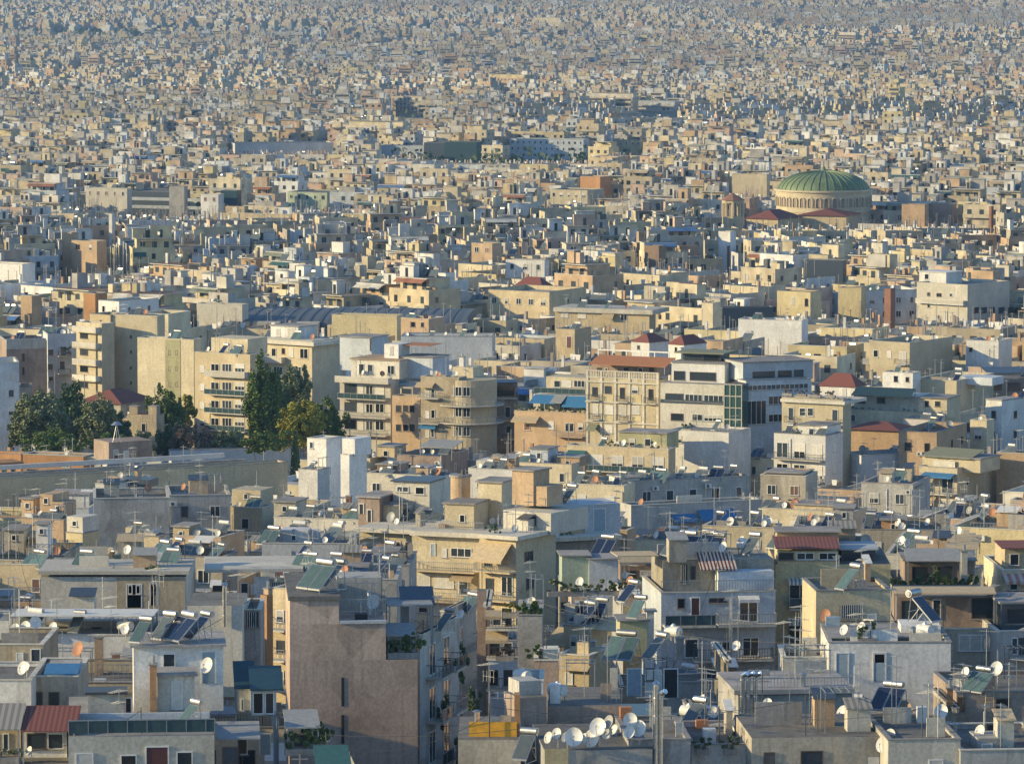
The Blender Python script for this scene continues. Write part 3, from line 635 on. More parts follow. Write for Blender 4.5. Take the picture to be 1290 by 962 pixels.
b.bal((344, 365, 790), (344, 365, 828), (344, 365, 866)); b.win((348, 768, 358, 784, 's'), (348, 806, 358, 822, 'b'), (348, 844, 358, 860))
b = Bld('the tall orange chimney', 'tall narrow orange brown chimney of two joined shafts', 328, 336, 342, 748, 262, 40, 'orange', yb=846, par=.1, name='chimney_stack', cat='chimney', coping=False)
b.chim(335, 742, .4, .5, 'tan')
# conservatory house and its neighbour
b = B11 = Bld('the glass conservatory house', 'white house topped by a small glass conservatory with teal sloped roofs', 290, 351, 351, 903, 212, -3, 'bluewhite', dp=9, yb=962, par=.1)
b.hut(317, 348, 870, off=1.2, dep=2.5, mat='bluewhite', slab=0, name='conservatory', wins=[(318.5, 872, 332, 899, 'w'), (333, 872, 346, 899, 'w')]); b.panelroof(315, 357, 838, 868, .6, 3.4, 'teal_metal', 'glass_roof', posts=False)
b.panelroof(295, 322, 832, 866, 2.8, 3, 'teal_metal', 'glass_roof'); b.hut(297, 316, 866, off=3.5, dep=2, mat='offwhite', slab=0, name='side_room', wins=[(303, 880, 308, 895)]); b.win((300, 925, 312, 950), (328, 925, 340, 950, 'l'))
b = B12 = Bld('the narrow house with ivy under its awning', 'narrow white house with ivy crowding under a grey slatted awning', 352, 412, 412, 952, 209, -4, 'white', dp=10, yb=962, par=.1)
b.hut(362, 404, 915, off=3.2, dep=3, mat='grey', slab=0, name='terrace_room', wins=[(370, 925, 385, 950, 'o')]); b.panelroof(360, 404, 893, 916, 1.2, 3.2, 'awn_grey', 'slatted_awning'); b.railing(.1, st='bars')
planter(b, 385, 950, 1.4, 2.6, 1.6, 'leaf_dark', n=2200, dep=.8, desc='dense dark ivy under the slatted awning'); planter(b, 402, 930, 3.2, 1.2, 1.9, 'leaf_dark', n=900, desc='dark climbing plant at the awning corner')
b = Bld('the low house with the teal awning', 'low house corner under a teal striped awning', 398, 450, 450, 968, 206, -4, 'white', dp=7, yb=962, par=.1); b.panelroof(398, 442, 938, 964, .2, 2.6, 'awn_green', 'striped_awning')
b = Bld('the dark shed under flat glass roofs', 'dark low shed under grey flat sloping sheets', 272, 302, 302, 935, 208, -2, 'taupe', dp=9, yb=962, par=.1); b.win((280, 940, 300, 962, 'o')); b.panelroof(272, 328, 908, 930, 1, 4, 'awn_grey', 'sheet_roof')
# the big blank wall
b = B13 = Bld('the big blank walled block', 'tall block with a huge stained blank wall cut by two slot windows', 365, 365, 526, 830, 227, -2, 'mauve', dp=12, par=.1, yb=962, roof='roof_grey')
b.hut(365, 486, 786, off=0, dep=12, slab=0, name='upper_wall', mat='mauve'); z2 = b.plane(365, 786, 0)[1]
b.hut(365, 427, 756, off=0, dep=12, z0=z2, slab=0, name='top_wall', mat='mauve'); z3 = b.plane(365, 756, 0)[1]
b.hut(363, 429, 751, off=-.15, dep=12.2, z0=z3+.002, slab=0, name='roof_edge', mat='roof_grey')
b.hut(428, 487, 782, off=-.12, dep=.5, z0=z2+.002, slab=0, name='coping', mat='bluewhite')
mb = MB()
for y0, y1 in ((853, 889), (900, 936)): a_, c_ = b.plane(430, y0)[0], b.plane(433.5, y0)[0]; mb.box(a_, c_, -.03, -.003, b.plane(430, y1)[1], b.plane(430, y0)[1], 'door_dark')
mb.build('slot_windows', b.root)
roofitem(b, 'h2g', 408, 752, 2.6, z=z3+.25, sc=1.05); roofitem(b, 'h1s', 426, 752, 3.6, z=z3+.25); roofitem(b, 'a3', 388, 752, 7, z=z3+.25)
x0_, _ = b.plane(429, 786, .2); x1_, _ = b.plane(486, 786, .2)
link('railing', rail_mesh(x1_-x0_, .3, 'bars'), b.root, (x0_, .5, z2+.6)); link('railing', rail_mesh(x1_-x0_, .3, 'bars'), b.root, (x0_, 6.5, z2+.9))
mb = MB(); mb.box(x0_, x1_, 6.8, 10, z2, z2+2.2, 'grey'); mb.build('terrace_room', b.root)
b.hut(487, 524, 800, off=3.5, dep=6, mat='grey', slab=0, name='terrace_room', wins=[(492, 806, 502, 826, 'o')]); b.panelroof(488, 546, 752, 762, 4, 5, 'awn_grey', 'slatted_awning'); b.panelroof(505, 548, 738, 760, 6.5, 3, 'slate_metal', 'slatted_awning')
b.panelroof(487, 524, 784, 800, .6, 3, 'awn_grey', 'slatted_awning')
planter(b, 505, 830, .6, 1.8, 1.3, 'leaf_dark', n=1500, z=b.rz, desc='dark bushy terrace plants behind the parapet notch'); planter(b, 521, 830, .7, .8, 1.9, 'leaf_green', n=900, z=b.rz, desc='taller green plant at the notch corner'); planter(b, 490, 830, 1, .8, 1.2, 'leaf_dark', n=500, z=b.rz, desc='small terrace plant inside the parapet notch')
clutter(b, 1, 2, 2, z=z2, x0=5, x1=6.5, y0=1)
# street canyon
b = B14 = Bld('the balcony block lining the dark street', 'shaded block lining the dark street, its balconies stepping back with trailing plants', 527, 529, 578, 800, 231, 15, 'grey', yb=962, par=.4)
for r_ in range(4):
    for i_ in range(4):
        yy = 1.5+i_*3.6
        if yy+2.6 < b.D:
            place_balcony(b.root, b.W, yy, b.rz-2.9-3.05*r_, 2.8, 1.2, random.choice(['dark', 'bars', 'glass']), pi/2); place_win(b.root, b.W, yy+1.4, b.rz-2.75-3.05*r_, 1.6, 2.2, 'w', pi/2)
for i_, (yy, r_) in enumerate(((2.5, 1), (6.5, 0), (9.5, 2), (6, 2), (3.2, 3), (10, 1))):
    p_ = b.loc(b.W+.8, yy+1, b.rz-3.0-3.05*r_+.1); mb = MB(); leaf_cloud(mb, (0, 0, .3), (.5, 1.0, 1.3), 700, .09, 'leaf_dark', random.Random(i_)); mb.cyl((0, 0, -.1), (0, 0, .8), .04, 'bark', 5)
    o_ = mb.build('hanging_plant'); o_.location = p_; tag(o_, None, 'plants', 'plants hanging from the dark street balconies'); ITEMS.append((o_, b, 'dark plant hanging from a balcony', proj(*p_)))
clutter(b, 1, 1, 1)
b = Bld('the far balcony block of the dark street', 'shaded street block with deep balconies just beyond the stepping plants', 555, 560, 600, 770, 262, 16, 'grey', yb=880); b.auto(5, 'bal', 'win')
for r_ in range(5): place_balcony(b.root, b.W, 1, b.rz-2.9-3.05*r_, min(8, b.D-2), 1.2, 'bars', pi/2); place_win(b.root, b.W, 3, b.rz-2.75-3.05*r_, 1.6, 2.2, 'w', pi/2)
clutter(b, 1, 1, 2)
b = B15 = Bld('the shaded block behind the grey pilaster', 'deeply shaded block with tan awnings on dark balconies above the street', 613, 613, 652, 765, 256, 3, 'taupe', dp=10, yb=905)
b.bal((613, 652, 789), (613, 652, 826), (613, 652, 865), st='dark'); b.awn((612, 640, 793, 806), mat='awn_tan'); b.awn((612, 632, 768, 776), mat='awn_tan'); b.win((620, 770, 632, 788), (636, 772, 645, 788, 'b'), (616, 808, 630, 825, 'o'), (634, 808, 646, 825), (616, 843, 628, 863, 'o'), (634, 843, 646, 863, 'o')); planter(b, 636, 832, -1.0, 1.4, .9, 'leaf_dry', z='y', n=700, desc='dry reddish creeper on a dark balcony')
b = Bld('the tall grey pilaster', 'tall plain grey concrete shaft rising out of the dark street', 601, 612, 612, 742, 258, 4, 'taupe', dp=1.0, par=.1, yb=905, name='concrete_shaft', cat='shaft', coping=False)
b = B16 = Bld('the sunlit cream corner block', 'sunlit cream corner block with crossed railings, wide top window and many balconies', 519, 603, 618, 672, 334, 12, 'cream', yb=790, dp=14, par=.3, roof='roof_tan')
b.hut(516, 606, 668, off=-.9, dep=10, ybase=674, mat='offwhite', slab=0, name='cornice')
b.win((568, 690, 594, 702, 'w'), (557, 690, 563, 702, 'S'), (543, 684, 548, 700, 'l')); b.bal((519, 602, 715), (519, 602, 753), (519, 602, 790), mat='sand'); b.awn((572, 600, 721, 729), mat='awn_tan'); b.win((527, 722, 542, 738, 'S'), (547, 727, 572, 741, 'S'), (578, 730, 590, 750), (527, 757, 540, 772, 's'), (547, 757, 568, 776, 'S'), (580, 760, 590, 786), (530, 796, 545, 812), (560, 796, 580, 820, 's'))
zr = b.rz+.4
for x, yt, x1, off, dp_, m_ in ((560, 634, 597, 2.5, 4, 'cream'), (552, 660, 560, 2, 1, 'tan')): b.hut(x, x1, yt, off=off, dep=dp_, mat=m_, wins=[(579, 647, 586, 658)] if x == 560 else ())
b.railing(1.4); b.hut(602, 632, 607, off=7, dep=4, mat='cream'); roofitem(b, 'dw', 621, 640, 6); roofitem(b, 'dw', 628, 640, 6.2); roofitem(b, 'a2', 600, 640, 8); roofitem(b, 'dw', 636, 665, 5.5)
x_, zt_ = b.plane(580, 600, 9); mb = MB(); mb.cyl((x_, 9, b.rz), (x_, 9, zt_), 1.0, 'tan', 20); mb.cyl((x_, 9, zt_), (x_, 9, zt_+.2), 1.15, 'concrete', 20); mb.cyl((x_+.3, 9, zt_+.2), (x_+.3, 9, zt_+.7), .2, 'rail_dark', 8); mb.build('round_tower', b.root)
b = B16b = Bld('the sunlit block with the big square awning', 'sunlit tan block with one big square beige awning over its top balcony', 604, 650, 700, 676, 328, 24, 'sand', yb=790, par=.3)
b.awn((604, 645, 681, 705), mat='awn_tan', out=2.0); b.bal((604, 650, 716), (604, 650, 752), (604, 650, 788), mat='sand'); b.win((610, 700, 620, 714, 'b'), (632, 725, 646, 751, 'w'), (612, 727, 622, 750, 'b'), (632, 764, 646, 786), (612, 764, 622, 786, 'o')); b.hut(602, 652, 672, off=-.7, dep=10, ybase=677, mat='offwhite', slab=0, name='cornice')
b.hut(634, 694, 642, off=5, dep=7, mat='offwhite', wins=[(668, 650, 676, 662, 'o')]); z_ = b.plane(650, 641, 5)[1]+.16; b.hut(645, 672, 592, off=7, dep=3, mat='tan', z0=z_); b.hut(673, 689, 612, off=7.2, dep=3, mat='tan', slab=0, z0=z_); clutter(b, 0, 2, 3); b.swin((661, 695, 671, 706, 'b'), (663, 728, 672, 740, 'o'))
b = B16c = Bld('the sunlit wing with the truss railing', 'sunlit low wing with a zigzag frieze under its white cornice and a brown railing', 453, 530, 530, 668, 342, 12, 'cream', dp=12, yb=695, par=.3, roof='roof_tan')
b.hut(448, 533, 664, off=-1, dep=10, ybase=669.5, mat='offwhite', slab=0, name='cornice'); b.bal((455, 528, 697), mat='sand', st='dark'); b.win((462, 682, 480, 695, 'S'), (485, 680, 505, 695, 'B'), (510, 682, 524, 695, 'B'))
b.hut(451, 478, 626, off=4, dep=5, mat='taupe', wins=[(453, 635, 458, 647, 'd'), (463, 642, 468, 657, 'd')]); b.hut(495, 541, 606, off=7, dep=4, mat='offwhite', smat='slate_metal', wins=[(500, 612, 515, 620), (523, 613, 535, 623)]); b.hut(478, 502, 636, off=5, dep=3, mat='sand'); clutter(b, 2, 3, 3)
b = B14b = Bld('the white clad hut block', 'white clad rooftop rooms above a broad grey overhanging slab', 655, 690, 782, 684, 338, -20, 'grey', yb=700, par=.2, roof='roof_light'); 
b.hut(700, 781, 637, off=1.5, dep=5, mat='bluewhite', slab=.1, wins=[(724, 644, 729, 668, 'S'), (748, 641, 762, 668, 'l')]); b.hut(682, 699, 637, off=2.5, dep=4, mat='white', slab=.1, wins=[(686, 643, 694, 652)])
roofitem(b, 'h1g', 708, 638, 3, z=b.plane(705, 636, 3)[1]); roofitem(b, 'h1s', 720, 638, 3.4, z=b.plane(715, 636, 3)[1]); roofitem(b, 'f4.6', 704, 672, .8); roofitem(b, 'dW', 700, 675, .5); b.hut(640, 784, 680, off=-1.2, dep=10, mat='offwhite', ybase=685, slab=0, name='roof_slab_edge'); clutter(b, 1, 1, 3)
# centre
b = B17 = Bld('the plain grey shaft house', 'plain grey block stepping down over pale pink and white ledges beside the street', 652, 683, 683, 775, 247, 3, 'grey', dp=8, yb=850, par=.6)
planter(b, 667, 775, .6, 1.8, 1.3, 'leaf_green', n=1500, z=b.rz, desc='bushy green roof garden on the plain grey shaft'); planter(b, 652, 775, 3, 2.2, 1.2, 'leaf_gold', n=1200, z=b.rz, desc='yellow green roof garden behind the plain grey shaft'); clutter(b, 0, 2, 2)
b = Bld('the pink ledged house', 'small pale house with a pink band under its ledge', 673, 703, 703, 832, 240, 3, 'pink', dp=6, yb=858, par=.3); b.hut(684, 703, 818, off=.5, dep=2, mat='offwhite', slab=.08); planter(b, 676, 832, .5, 1.3, 1.2, 'leaf_green', n=700, z=b.rz, desc='green shrub under the pink ledge canopy')
b = Bld('the small white ledge house', 'small white block with a round tank at the edge of the dark street', 653, 684, 684, 858, 228, 3, 'white', dp=5, yb=880, par=.5); roofitem(b, 't', 658, 858, 1)
b = B18 = Bld('the tan house with striped canopies', 'tan house in sun between two sloping cream canopies', 710, 743, 765, 789, 251, 22, 'sand', yb=835, par=.2)
b.panelroof(684, 712, 788, 812, -.3, 3, 'awn_tan', 'canopy', posts=False); b.panelroof(743, 782, 775, 792, .5, 3.5, 'awn_tan', 'canopy'); b.win((718, 800, 728, 815, 's'))
b.chim(718, 762, 1.5, .8, 'grey'); roofitem(b, 'h2b', 742, 788, 2); roofitem(b, 'h1b', 757, 786, 3); clutter(b, 0, 1, 2)
b = Bld('the sloping canopy terrace', 'low sunlit terrace house under a long sloping cream canopy', 702, 742, 770, 826, 246, 22, 'sand', yb=872, par=.3); b.panelroof(701, 740, 812, 842, -.6, 3, 'awn_tan', 'canopy', posts=False); b.win((712, 846, 722, 862, 'S')); clutter(b, 0, 1, 3)
b = B19 = Bld('the rough plastered rooftop house', 'rough beige rooftop house with a broken dark doorway and pale blue door', 775, 918, 918, 832, 238, -2, 'stone', dp=9, yb=880, par=.2)
b.win((791, 843, 807, 876, 'l'), (813, 842, 824, 857, 'o'), (812, 842, 834, 878, 'S'), (837, 842, 853, 878, 'd'), (886, 841, 902, 854, 'o')); b.hut(781, 815, 782, off=4.5, dep=3, mat='olive', slab=.08)
roofitem(b, 'h2g', 788, 832, 1.6, sc=1.05); roofitem(b, 'h1s', 832, 828, 1.8, sc=1.05); roofitem(b, 'h1g', 806, 778, 5, z=b.plane(800, 780, 5)[1]); roofitem(b, 't', 848, 808, 4, z='y'); b.chim(857, 805, 2, .5, 'concrete'); roofitem(b, 'h1b', 797, 760, 9, z='y'); b.hut(815, 824, 770, off=5, dep=1, mat='white', slab=.08); clutter(b, 0, 1, 4)
b = B19b = Bld('the clutter roofed house with teal sheets', 'low house whose roof carries teal sheets, red boxes and tanks', 778, 888, 888, 917, 220, -2, 'grey', dp=12, yb=930, par=.25)
b.panelroof(782, 842, 886, 904, 6, 4, 'panel_green', 'sheet_roof'); b.panelroof(843, 880, 902, 914, 1, 3, 'panel_green', 'sheet_roof'); mb = MB(); mb.box(0, 1.1, 0, .5, 0, .6, 'door_red'); mb.box(.1, 1, .05, .45, .6, .9, 'awn_orange'); o_ = mb.build('storage_box'); x_, z_ = b.plane(812, 916, .6); o_.location = b.loc(x_, .6, b.rz); tag(o_, 'dark red storage box on the roof with teal sheets', 'box'); roofitem(b, 't', 868, 905, 4); roofitem(b, 'h1s', 880, 914, 1.5); clutter(b, 0, 2, 3)
b = B20 = Bld('the blue white veranda block', 'blue white block with a railed top veranda and rows of shuttered windows', 833, 833, 977, 747, 263, -5, 'bluewhite', dp=10, yb=832, par=.25)
b.win((853, 753, 863, 766, 'b'), (871, 753, 881, 777, 'r'), (893, 753, 904, 759, 'b'), (905, 753, 916, 759, 'b'), (931, 752, 955, 783, 'w'), (862, 805, 880, 828, 'w'), (898, 808, 920, 820, 'w'), (935, 803, 956, 826, 'w')); b.bal((835, 900, 786), st='glass'); b.bal((902, 974, 785)); b.bal((872, 972, 829), st='dark'); b.awn((930, 956, 750, 755), mat='awn_white', out=.5)
b.hut(835, 975, 706, off=3, dep=6, mat='stone', wins=[(856, 712, 866, 735, 'k'), (870, 712, 876, 730, 'o')], slab=.2); b.panelroof(883, 929, 695, 717, 1, 2.4, 'awn_red', 'striped_awning', posts=False); b.panelroof(778, 830, 694, 700, 3, 4, 'awn_tan', 'canopy', posts=False); b.railing(.1)
b.hut(905, 975, 720, off=1.2, dep=1.6, mat='bluewhite', slab=.08, name='store_room'); z_ = b.plane(850, 704, 4)[1]
for k, x, o_ in (('h1s', 852, 5), ('h2b', 866, 5.5), ('h1s', 892, 6), ('h1b', 905, 5), ('t', 938, 6), ('h1s', 950, 5)): roofitem(b, k, x, 704, o_, z=z_)
roofitem(b, 'dw', 912, 708, 2.8, z=z_); clutter(b, 0, 1, 3, z=z_)
b = B21 = Bld('the blue railed middle house', 'shaded lower house with cluttered balconies under the veranda block', 840, 840, 978, 860, 252, -4, 'grey', dp=4, yb=870, par=.8); b.win((930, 862, 955, 875, 'b')); clutter(b, 0, 1, 2)
b = B22 = Bld('the yellow block with the red tiled penthouse', 'yellow block with striped awnings, green glass windows and a red tiled penthouse', 977, 1122, 1122, 708, 268, 2, 'yellow', dp=11, yb=828, par=.15)
b.hut(980, 1056, 694, off=.03, dep=5, mat='yellow', slab=0, name='penthouse', wins=[(981, 696, 1000, 705, 'o'), (1003, 696, 1026, 705, 'w'), (1031, 696, 1054, 705, 'w')]); b.panelroof(977, 1058, 675, 690, -.5, 4, 'tiles', 'tiled_roof', posts=False); b.hut(979, 1057, 670, off=4.2, dep=3, mat='tan', slab=.1)
b.hut(1060, 1103, 692, off=2, dep=4, mat='slate_metal', slab=.15, smat='bluewhite', name='penthouse', wins=[(1062, 696, 1100, 707, 'o')]); 
b.win((994, 735, 1021, 758, 'g'), (1022, 735, 1045, 752, 'o'), (1050, 735, 1103, 745, 'g'), (994, 787, 1027, 812, 'o'), (994, 830, 1027, 850, 'o')); b.awn((993, 1104, 728, 733), mat='awn_stripe', out=.9); b.awn((993, 1030, 779, 784), mat='awn_stripe', out=.9); b.bal((994, 1028, 765), (994, 1028, 815), st='glass', out=.7)
clutter(b, 1, 1, 2, y0=7)
b = B23 = Bld('the beige hut with a barred window', 'beige rooftop house with a wide barred window and pipe rails round it', 1028, 1028, 1123, 744, 252, -3, 'sand', dp=7, yb=792, par=.2)
b.win((1058, 762, 1084, 778, 'k'), (1093, 772, 1104, 786, 's')); roofitem(b, 'h1g', 1076, 744, .8, sc=1.05); b.bal((1046, 1128, 793), st='dark', out=1.6); roofitem(b, 'dr', 1040, 790, -.6, z='y'); roofitem(b, 'ac', 1095, 792, -.7, z='y'); clutter(b, 0, 0, 2)
b = B24 = Bld('the wide white shed with two doors', 'wide white rooftop house with a pale blue door and a half dark door', 1044, 1198, 1198, 809, 238, 2, 'white', dp=9, yb=862, par=.2, roof='roof_light')
b.win((1054, 823, 1068, 860, 'l'), (1101, 823, 1115, 858, 'l'), (1102, 823, 1114, 834, 'd')); b.hut(1046, 1160, 803, off=2, dep=6, mat='grey', slab=.08); b.hut(1135, 1185, 787, off=4, dep=3, mat='white', slab=.1, wins=[(1164, 786, 1174, 791, 'o')]); roofitem(b, 'h1b', 1155, 788, 5, z=b.plane(1150, 786, 5)[1], sc=1.3, rz=R(50)); roofitem(b, 't', 1165, 800, 2.5); roofitem(b, 'dw', 1064, 803, 1); roofitem(b, 'dw', 1086, 803, 1.4); clutter(b, 0, 1, 3)
b = B24b = Bld('the low white yard wall', 'low white yard wall joined to the left of the wide white shed', 986, 1043, 1043, 828, 239, 2, 'offwhite', dp=6, yb=862, par=.5); clutter(b, 0, 0, 2)
b = B25 = Bld('the grey house with one black fan unit', 'grey house with barred white windows, an air conditioner and a sunlit left edge', 930, 930, 1074, 873, 222, -4, 'grey', dp=9, yb=918, par=.15, roof='roof_light')
b.hut(925, 1077, 869, off=-.35, dep=8, ybase=875, mat='concrete', slab=0, name='roof_slab'); b.win((949, 895, 963, 911, 'w'), (1020, 894, 1047, 914, 'k')); b.railing(.4, st='bars'); roofitem(b, 'ac', 1040, 916, -.4, z='y'); roofitem(b, 'ac', 1046, 916, -.1, z='y'); roofitem(b, 'dW', 1063, 920, -1.6, z='y', sc=1.05); roofitem(b, 'dw', 964, 920, -1.2, z='y')
for x in (935, 942, 951): roofitem(b, 'f5.5', x, 955, -1.2, z='y')
clutter(b, 0, 0, 3)
b = Bld('the terrace with black solar panels', 'low grey terrace whose big black solar panels face the street', 1075, 1205, 1205, 893, 224, -2, 'stone', dp=9, yb=925, par=.3); roofitem(b, 'h2b', 1124, 893, 1.0, sc=1.05); b.chim(1136, 886, .3, .8, 'stone'); roofitem(b, 'dW', 1186, 915, -.6, z='y', sc=1.05); b.win((1165, 905, 1188, 920, 'S')); clutter(b, 0, 1, 3)
b.chim(1197, 868, 1, .4, 'orange')
b = B26 = Bld('the rough brown front block', 'rough brown block at the bottom edge with poster covered window and rusty roof', 947, 947, 1118, 926, 208, -2, 'stone', dp=9, yb=962, par=.15)
b.win((962, 947, 976, 975, 'o'), (1008, 946, 1037, 975, 'o'), (1093, 952, 1108, 975, 'S')); clutter(b, 0, 1, 4); roofitem(b, 'dW', 1113, 958, -.8, z='y', sc=1.05); roofitem(b, 'dW', 1122, 945, -.2, z='y')
b = Bld('the front wall with the small sign', 'plain pale wall at the bottom edge with a thin white pipe', 1119, 1119, 1210, 932, 206, -2, 'offwhite', dp=9, yb=962, par=.2); clutter(b, 0, 0, 4); b.win((1170, 955, 1188, 970, 'S'))
b = B27 = Bld('the brown terrace house with a ladder', 'brown terrace house with a leaning ladder and shelf full doorway', 1205, 1205, 1330, 872, 226, -3, 'taupe', dp=9, yb=925, par=.2)
b.win((1206, 878, 1215, 896, 'o'), (1254, 880, 1272, 918, 'o')); roofitem(b, 'h2g', 1238, 872, .8, sc=1.05); roofitem(b, 'dW', 1256, 860, 2.5, z='y'); roofitem(b, 'dw', 1217, 862, 1.2, z='y'); roofitem(b, 'ac', 1194, 922, -.6, z='y'); clutter(b, 0, 0, 3)
mb = MB()
for x in (0, .55): mb.cyl((x, 0, 0), (x, .5, 3.0), .03, 'awn_tan', 5)
for i_ in range(10): mb.cyl((0, .05*i_, .25+.29*i_), (.55, .05*i_, .25+.29*i_), .022, 'awn_tan', 5)
o_ = mb.build('ladder'); x_, z_ = b.plane(1242, 922, -.8); o_.location = b.loc(x_, -.8, z_); tag(o_, 'wooden ladder leaning on the brown terrace house wall', 'ladder')
b = Bld('the front right corner roof', 'low front roof with a red tiled strip at the right edge', 1210, 1210, 1330, 945, 206, -3, 'grey', dp=10, yb=962, par=.3); b.panelroof(1262, 1325, 936, 950, 1, 3, 'tiles', 'tiled_roof'); b.hut(1232, 1262, 930, off=1.5, dep=3, mat='grey', wins=[(1236, 936, 1250, 960, 'S')]); clutter(b, 0, 1, 3)
b = B28 = Bld('the canopied terrace block', 'block whose top terrace is shaded by a row of buff canopies and furnished in white', 1127, 1252, 1252, 792, 258, 2, 'stone', dp=10, yb=832, par=.9)
b.hut(1130, 1250, 752, off=3.2, dep=5, mat='taupe', slab=0, name='terrace_room', wins=[(1224, 753, 1253, 779, 'o'), (1176, 756, 1184, 780, 'd'), (1135, 756, 1165, 782, 'o')]); b.panelroof(1128, 1255, 738, 747, 1.5, 2.5, 'awn_tan', 'canopy'); b.win((1208, 799, 1250, 820, 'S')); 
b = B29 = Bld('the right edge block with blue windows', 'grey block at the right edge with tall blue glass windows', 1256, 1256, 1330, 795, 256, -3, 'grey', dp=9, yb=850); b.win((1274, 803, 1282, 824), (1283, 803, 1300, 824, 'o')); b.bal((1272, 1320, 826)); b.hut(1262, 1320, 760, off=2, dep=5, mat='slate_metal', wins=[(1268, 766, 1300, 785, 'o')]); clutter(b, 0, 1, 3)
b = Bld('the pink striped balcony block', 'pale block with pink striped awnings over white balconies at the right edge', 1262, 1262, 1330, 718, 280, -2, 'cream', dp=9, yb=752); b.awn((1263, 1325, 722, 732), (1263, 1325, 744, 752), mat='awn_pink'); b.win((1272, 734, 1282, 743)); b.hut(1266, 1320, 690, off=2, dep=5, mat='sand', slab=0, wins=[(1272, 697, 1284, 712)]); b.panelroof(1262, 1320, 680, 690, 1, 4, 'tiles', 'tiled_roof', posts=False)
b = B30 = Bld('the garden terrace block', 'dark terrace full of bushes under a pale blue awning', 1125, 1232, 1232, 738, 276, 2, 'grey', dp=10, yb=740, par=.9)
b.hut(1140, 1228, 706, off=3.5, dep=5, mat='taupe', slab=.1, name='terrace_room', wins=[(1148, 712, 1170, 734, 'o'), (1180, 712, 1200, 734, 'o')]); b.panelroof(1142, 1212, 690, 706, 1.5, 3, 'awn_grey', 'awning'); z_ = b.rz
for x, hh, lf in ((1131, 1.5, 'leaf_gold'), (1145, 1.2, 'leaf_green'), (1160, 1.3, 'leaf_dark'), (1178, 2.2, 'leaf_green'), (1190, 1.4, 'leaf_gold'), (1207, 1.5, 'leaf_dark'), (1222, 1.6, 'leaf_green')): planter(b, x, 738, .7, 1.1, hh, lf, n=700, z=z_, seed=x, desc={'leaf_gold': 'yellow green', 'leaf_green': 'fresh green', 'leaf_dark': 'dark green'}[lf]+' terrace bush')
b.chim(1215, 695, 1, .5, 'offwhite'); clutter(b, 1, 2, 2, y0=5)
b = Bld('the rooftop terrace with slate panels', 'pale terrace block with a gabled beige canopy and tilted slate panels', 1116, 1210, 1260, 700, 296, 10, 'offwhite', yb=706, par=.4); b.panelroof(1190, 1232, 672, 690, 1, 4, 'awn_tan', 'canopy'); roofitem(b, 'h2s', 1160, 700, 2, sc=1.05); roofitem(b, 'dW', 1143, 690, 5); roofitem(b, 't', 1170, 700, 5); roofitem(b, 'h2g', 1150, 700, 6); clutter(b, 1, 2, 3)
b = B31 = Bld('the roof garden block with white posts', 'low white block under a planted roof with dark windows', 694, 785, 785, 744, 272, -2, 'white', dp=10, yb=778, par=.5)
b.win((706, 757, 720, 770, 'o'), (740, 750, 772, 776, 'S')); 
for x in (702, 722, 742, 762, 780): planter(b, x, 744, .8, 1.6, .9, 'leaf_grey' if x % 4 else 'leaf_green', n=600, z=b.rz, seed=x, desc='grey green roof garden shrub')
b.hut(708, 742, 700, off=4.5, dep=3, mat='green', slab=.08); b.hut(742, 778, 704, off=4.2, dep=3, mat='bluewhite', slab=.08); clutter(b, 0, 2, 2); roofitem(b, 'dW', 731, 728, 3, z=b.rz)
b = B32 = Bld('the canopy shaded flat', 'orange buff canopy shading a dark veranda room', 780, 832, 832, 735, 280, -2, 'beige', dp=9, yb=748, par=.5); b.hut(782, 830, 712, off=3, dep=4, mat='taupe', slab=0, wins=[(788, 718, 802, 733, 'o'), (806, 718, 826, 733, 's')]); b.panelroof(780, 828, 697, 708, 1, 3, 'awn_tan', 'canopy'); planter(b, 798, 735, .7, 1.6, .9, 'leaf_green', n=500, z=b.rz, desc='leafy trough under the buff canopy'); roofitem(b, 'h2b', 765, 700, 5, z='y')
b = B33 = Bld('the brown back wall below the dishes', 'plain brown back wall behind a crowd of dishes', 690, 783, 783, 887, 216, 2, 'taupe', dp=8, yb=925, par=.1); clutter(b, 0, 0, 3); b.hut(693, 706, 862, off=1, dep=1, mat='white', slab=.08); roofitem(b, 't', 702, 876, 2)
b = B33b = Bld('the brown wall behind the yellow panel', 'tall plain brown wall with a sunlit orange left edge', 648, 655, 689, 877, 215, -20, 'taupe', dp=6, yb=962, par=.1); b.hut(654, 682, 858, off=1, dep=2, mat='grey', slab=0); 
b = B34 = Bld('the low house with the yellow panel', 'low grey house with a bright yellow parapet panel behind its edge', 577, 656, 656, 929, 208, 2, 'stone', dp=9, yb=962, par=.12); b.hut(591, 651, 909, off=1.2, dep=.12, mat='yellow_paint', slab=0, name='parapet_panel'); b.hut(648, 655, 875, off=1.4, dep=1.2, mat='orange', slab=0, name='chimney'); mb = MB(); mb.cyl((0,0,0),(0,0,1.3),.03,'rail_dark',5); clutter(b, 0, 0, 1)
b = B35 = Bld('the bottom dish roof', 'low cream and grey house at the bottom edge carrying a crowd of white dishes', 686, 686, 822, 943, 206, -2, 'grey', dp=10, yb=962, par=.1)
b.hut(686, 716, 943, off=-.05, dep=.055, ybase=975, mat='yellow', slab=0, name='render_panel')
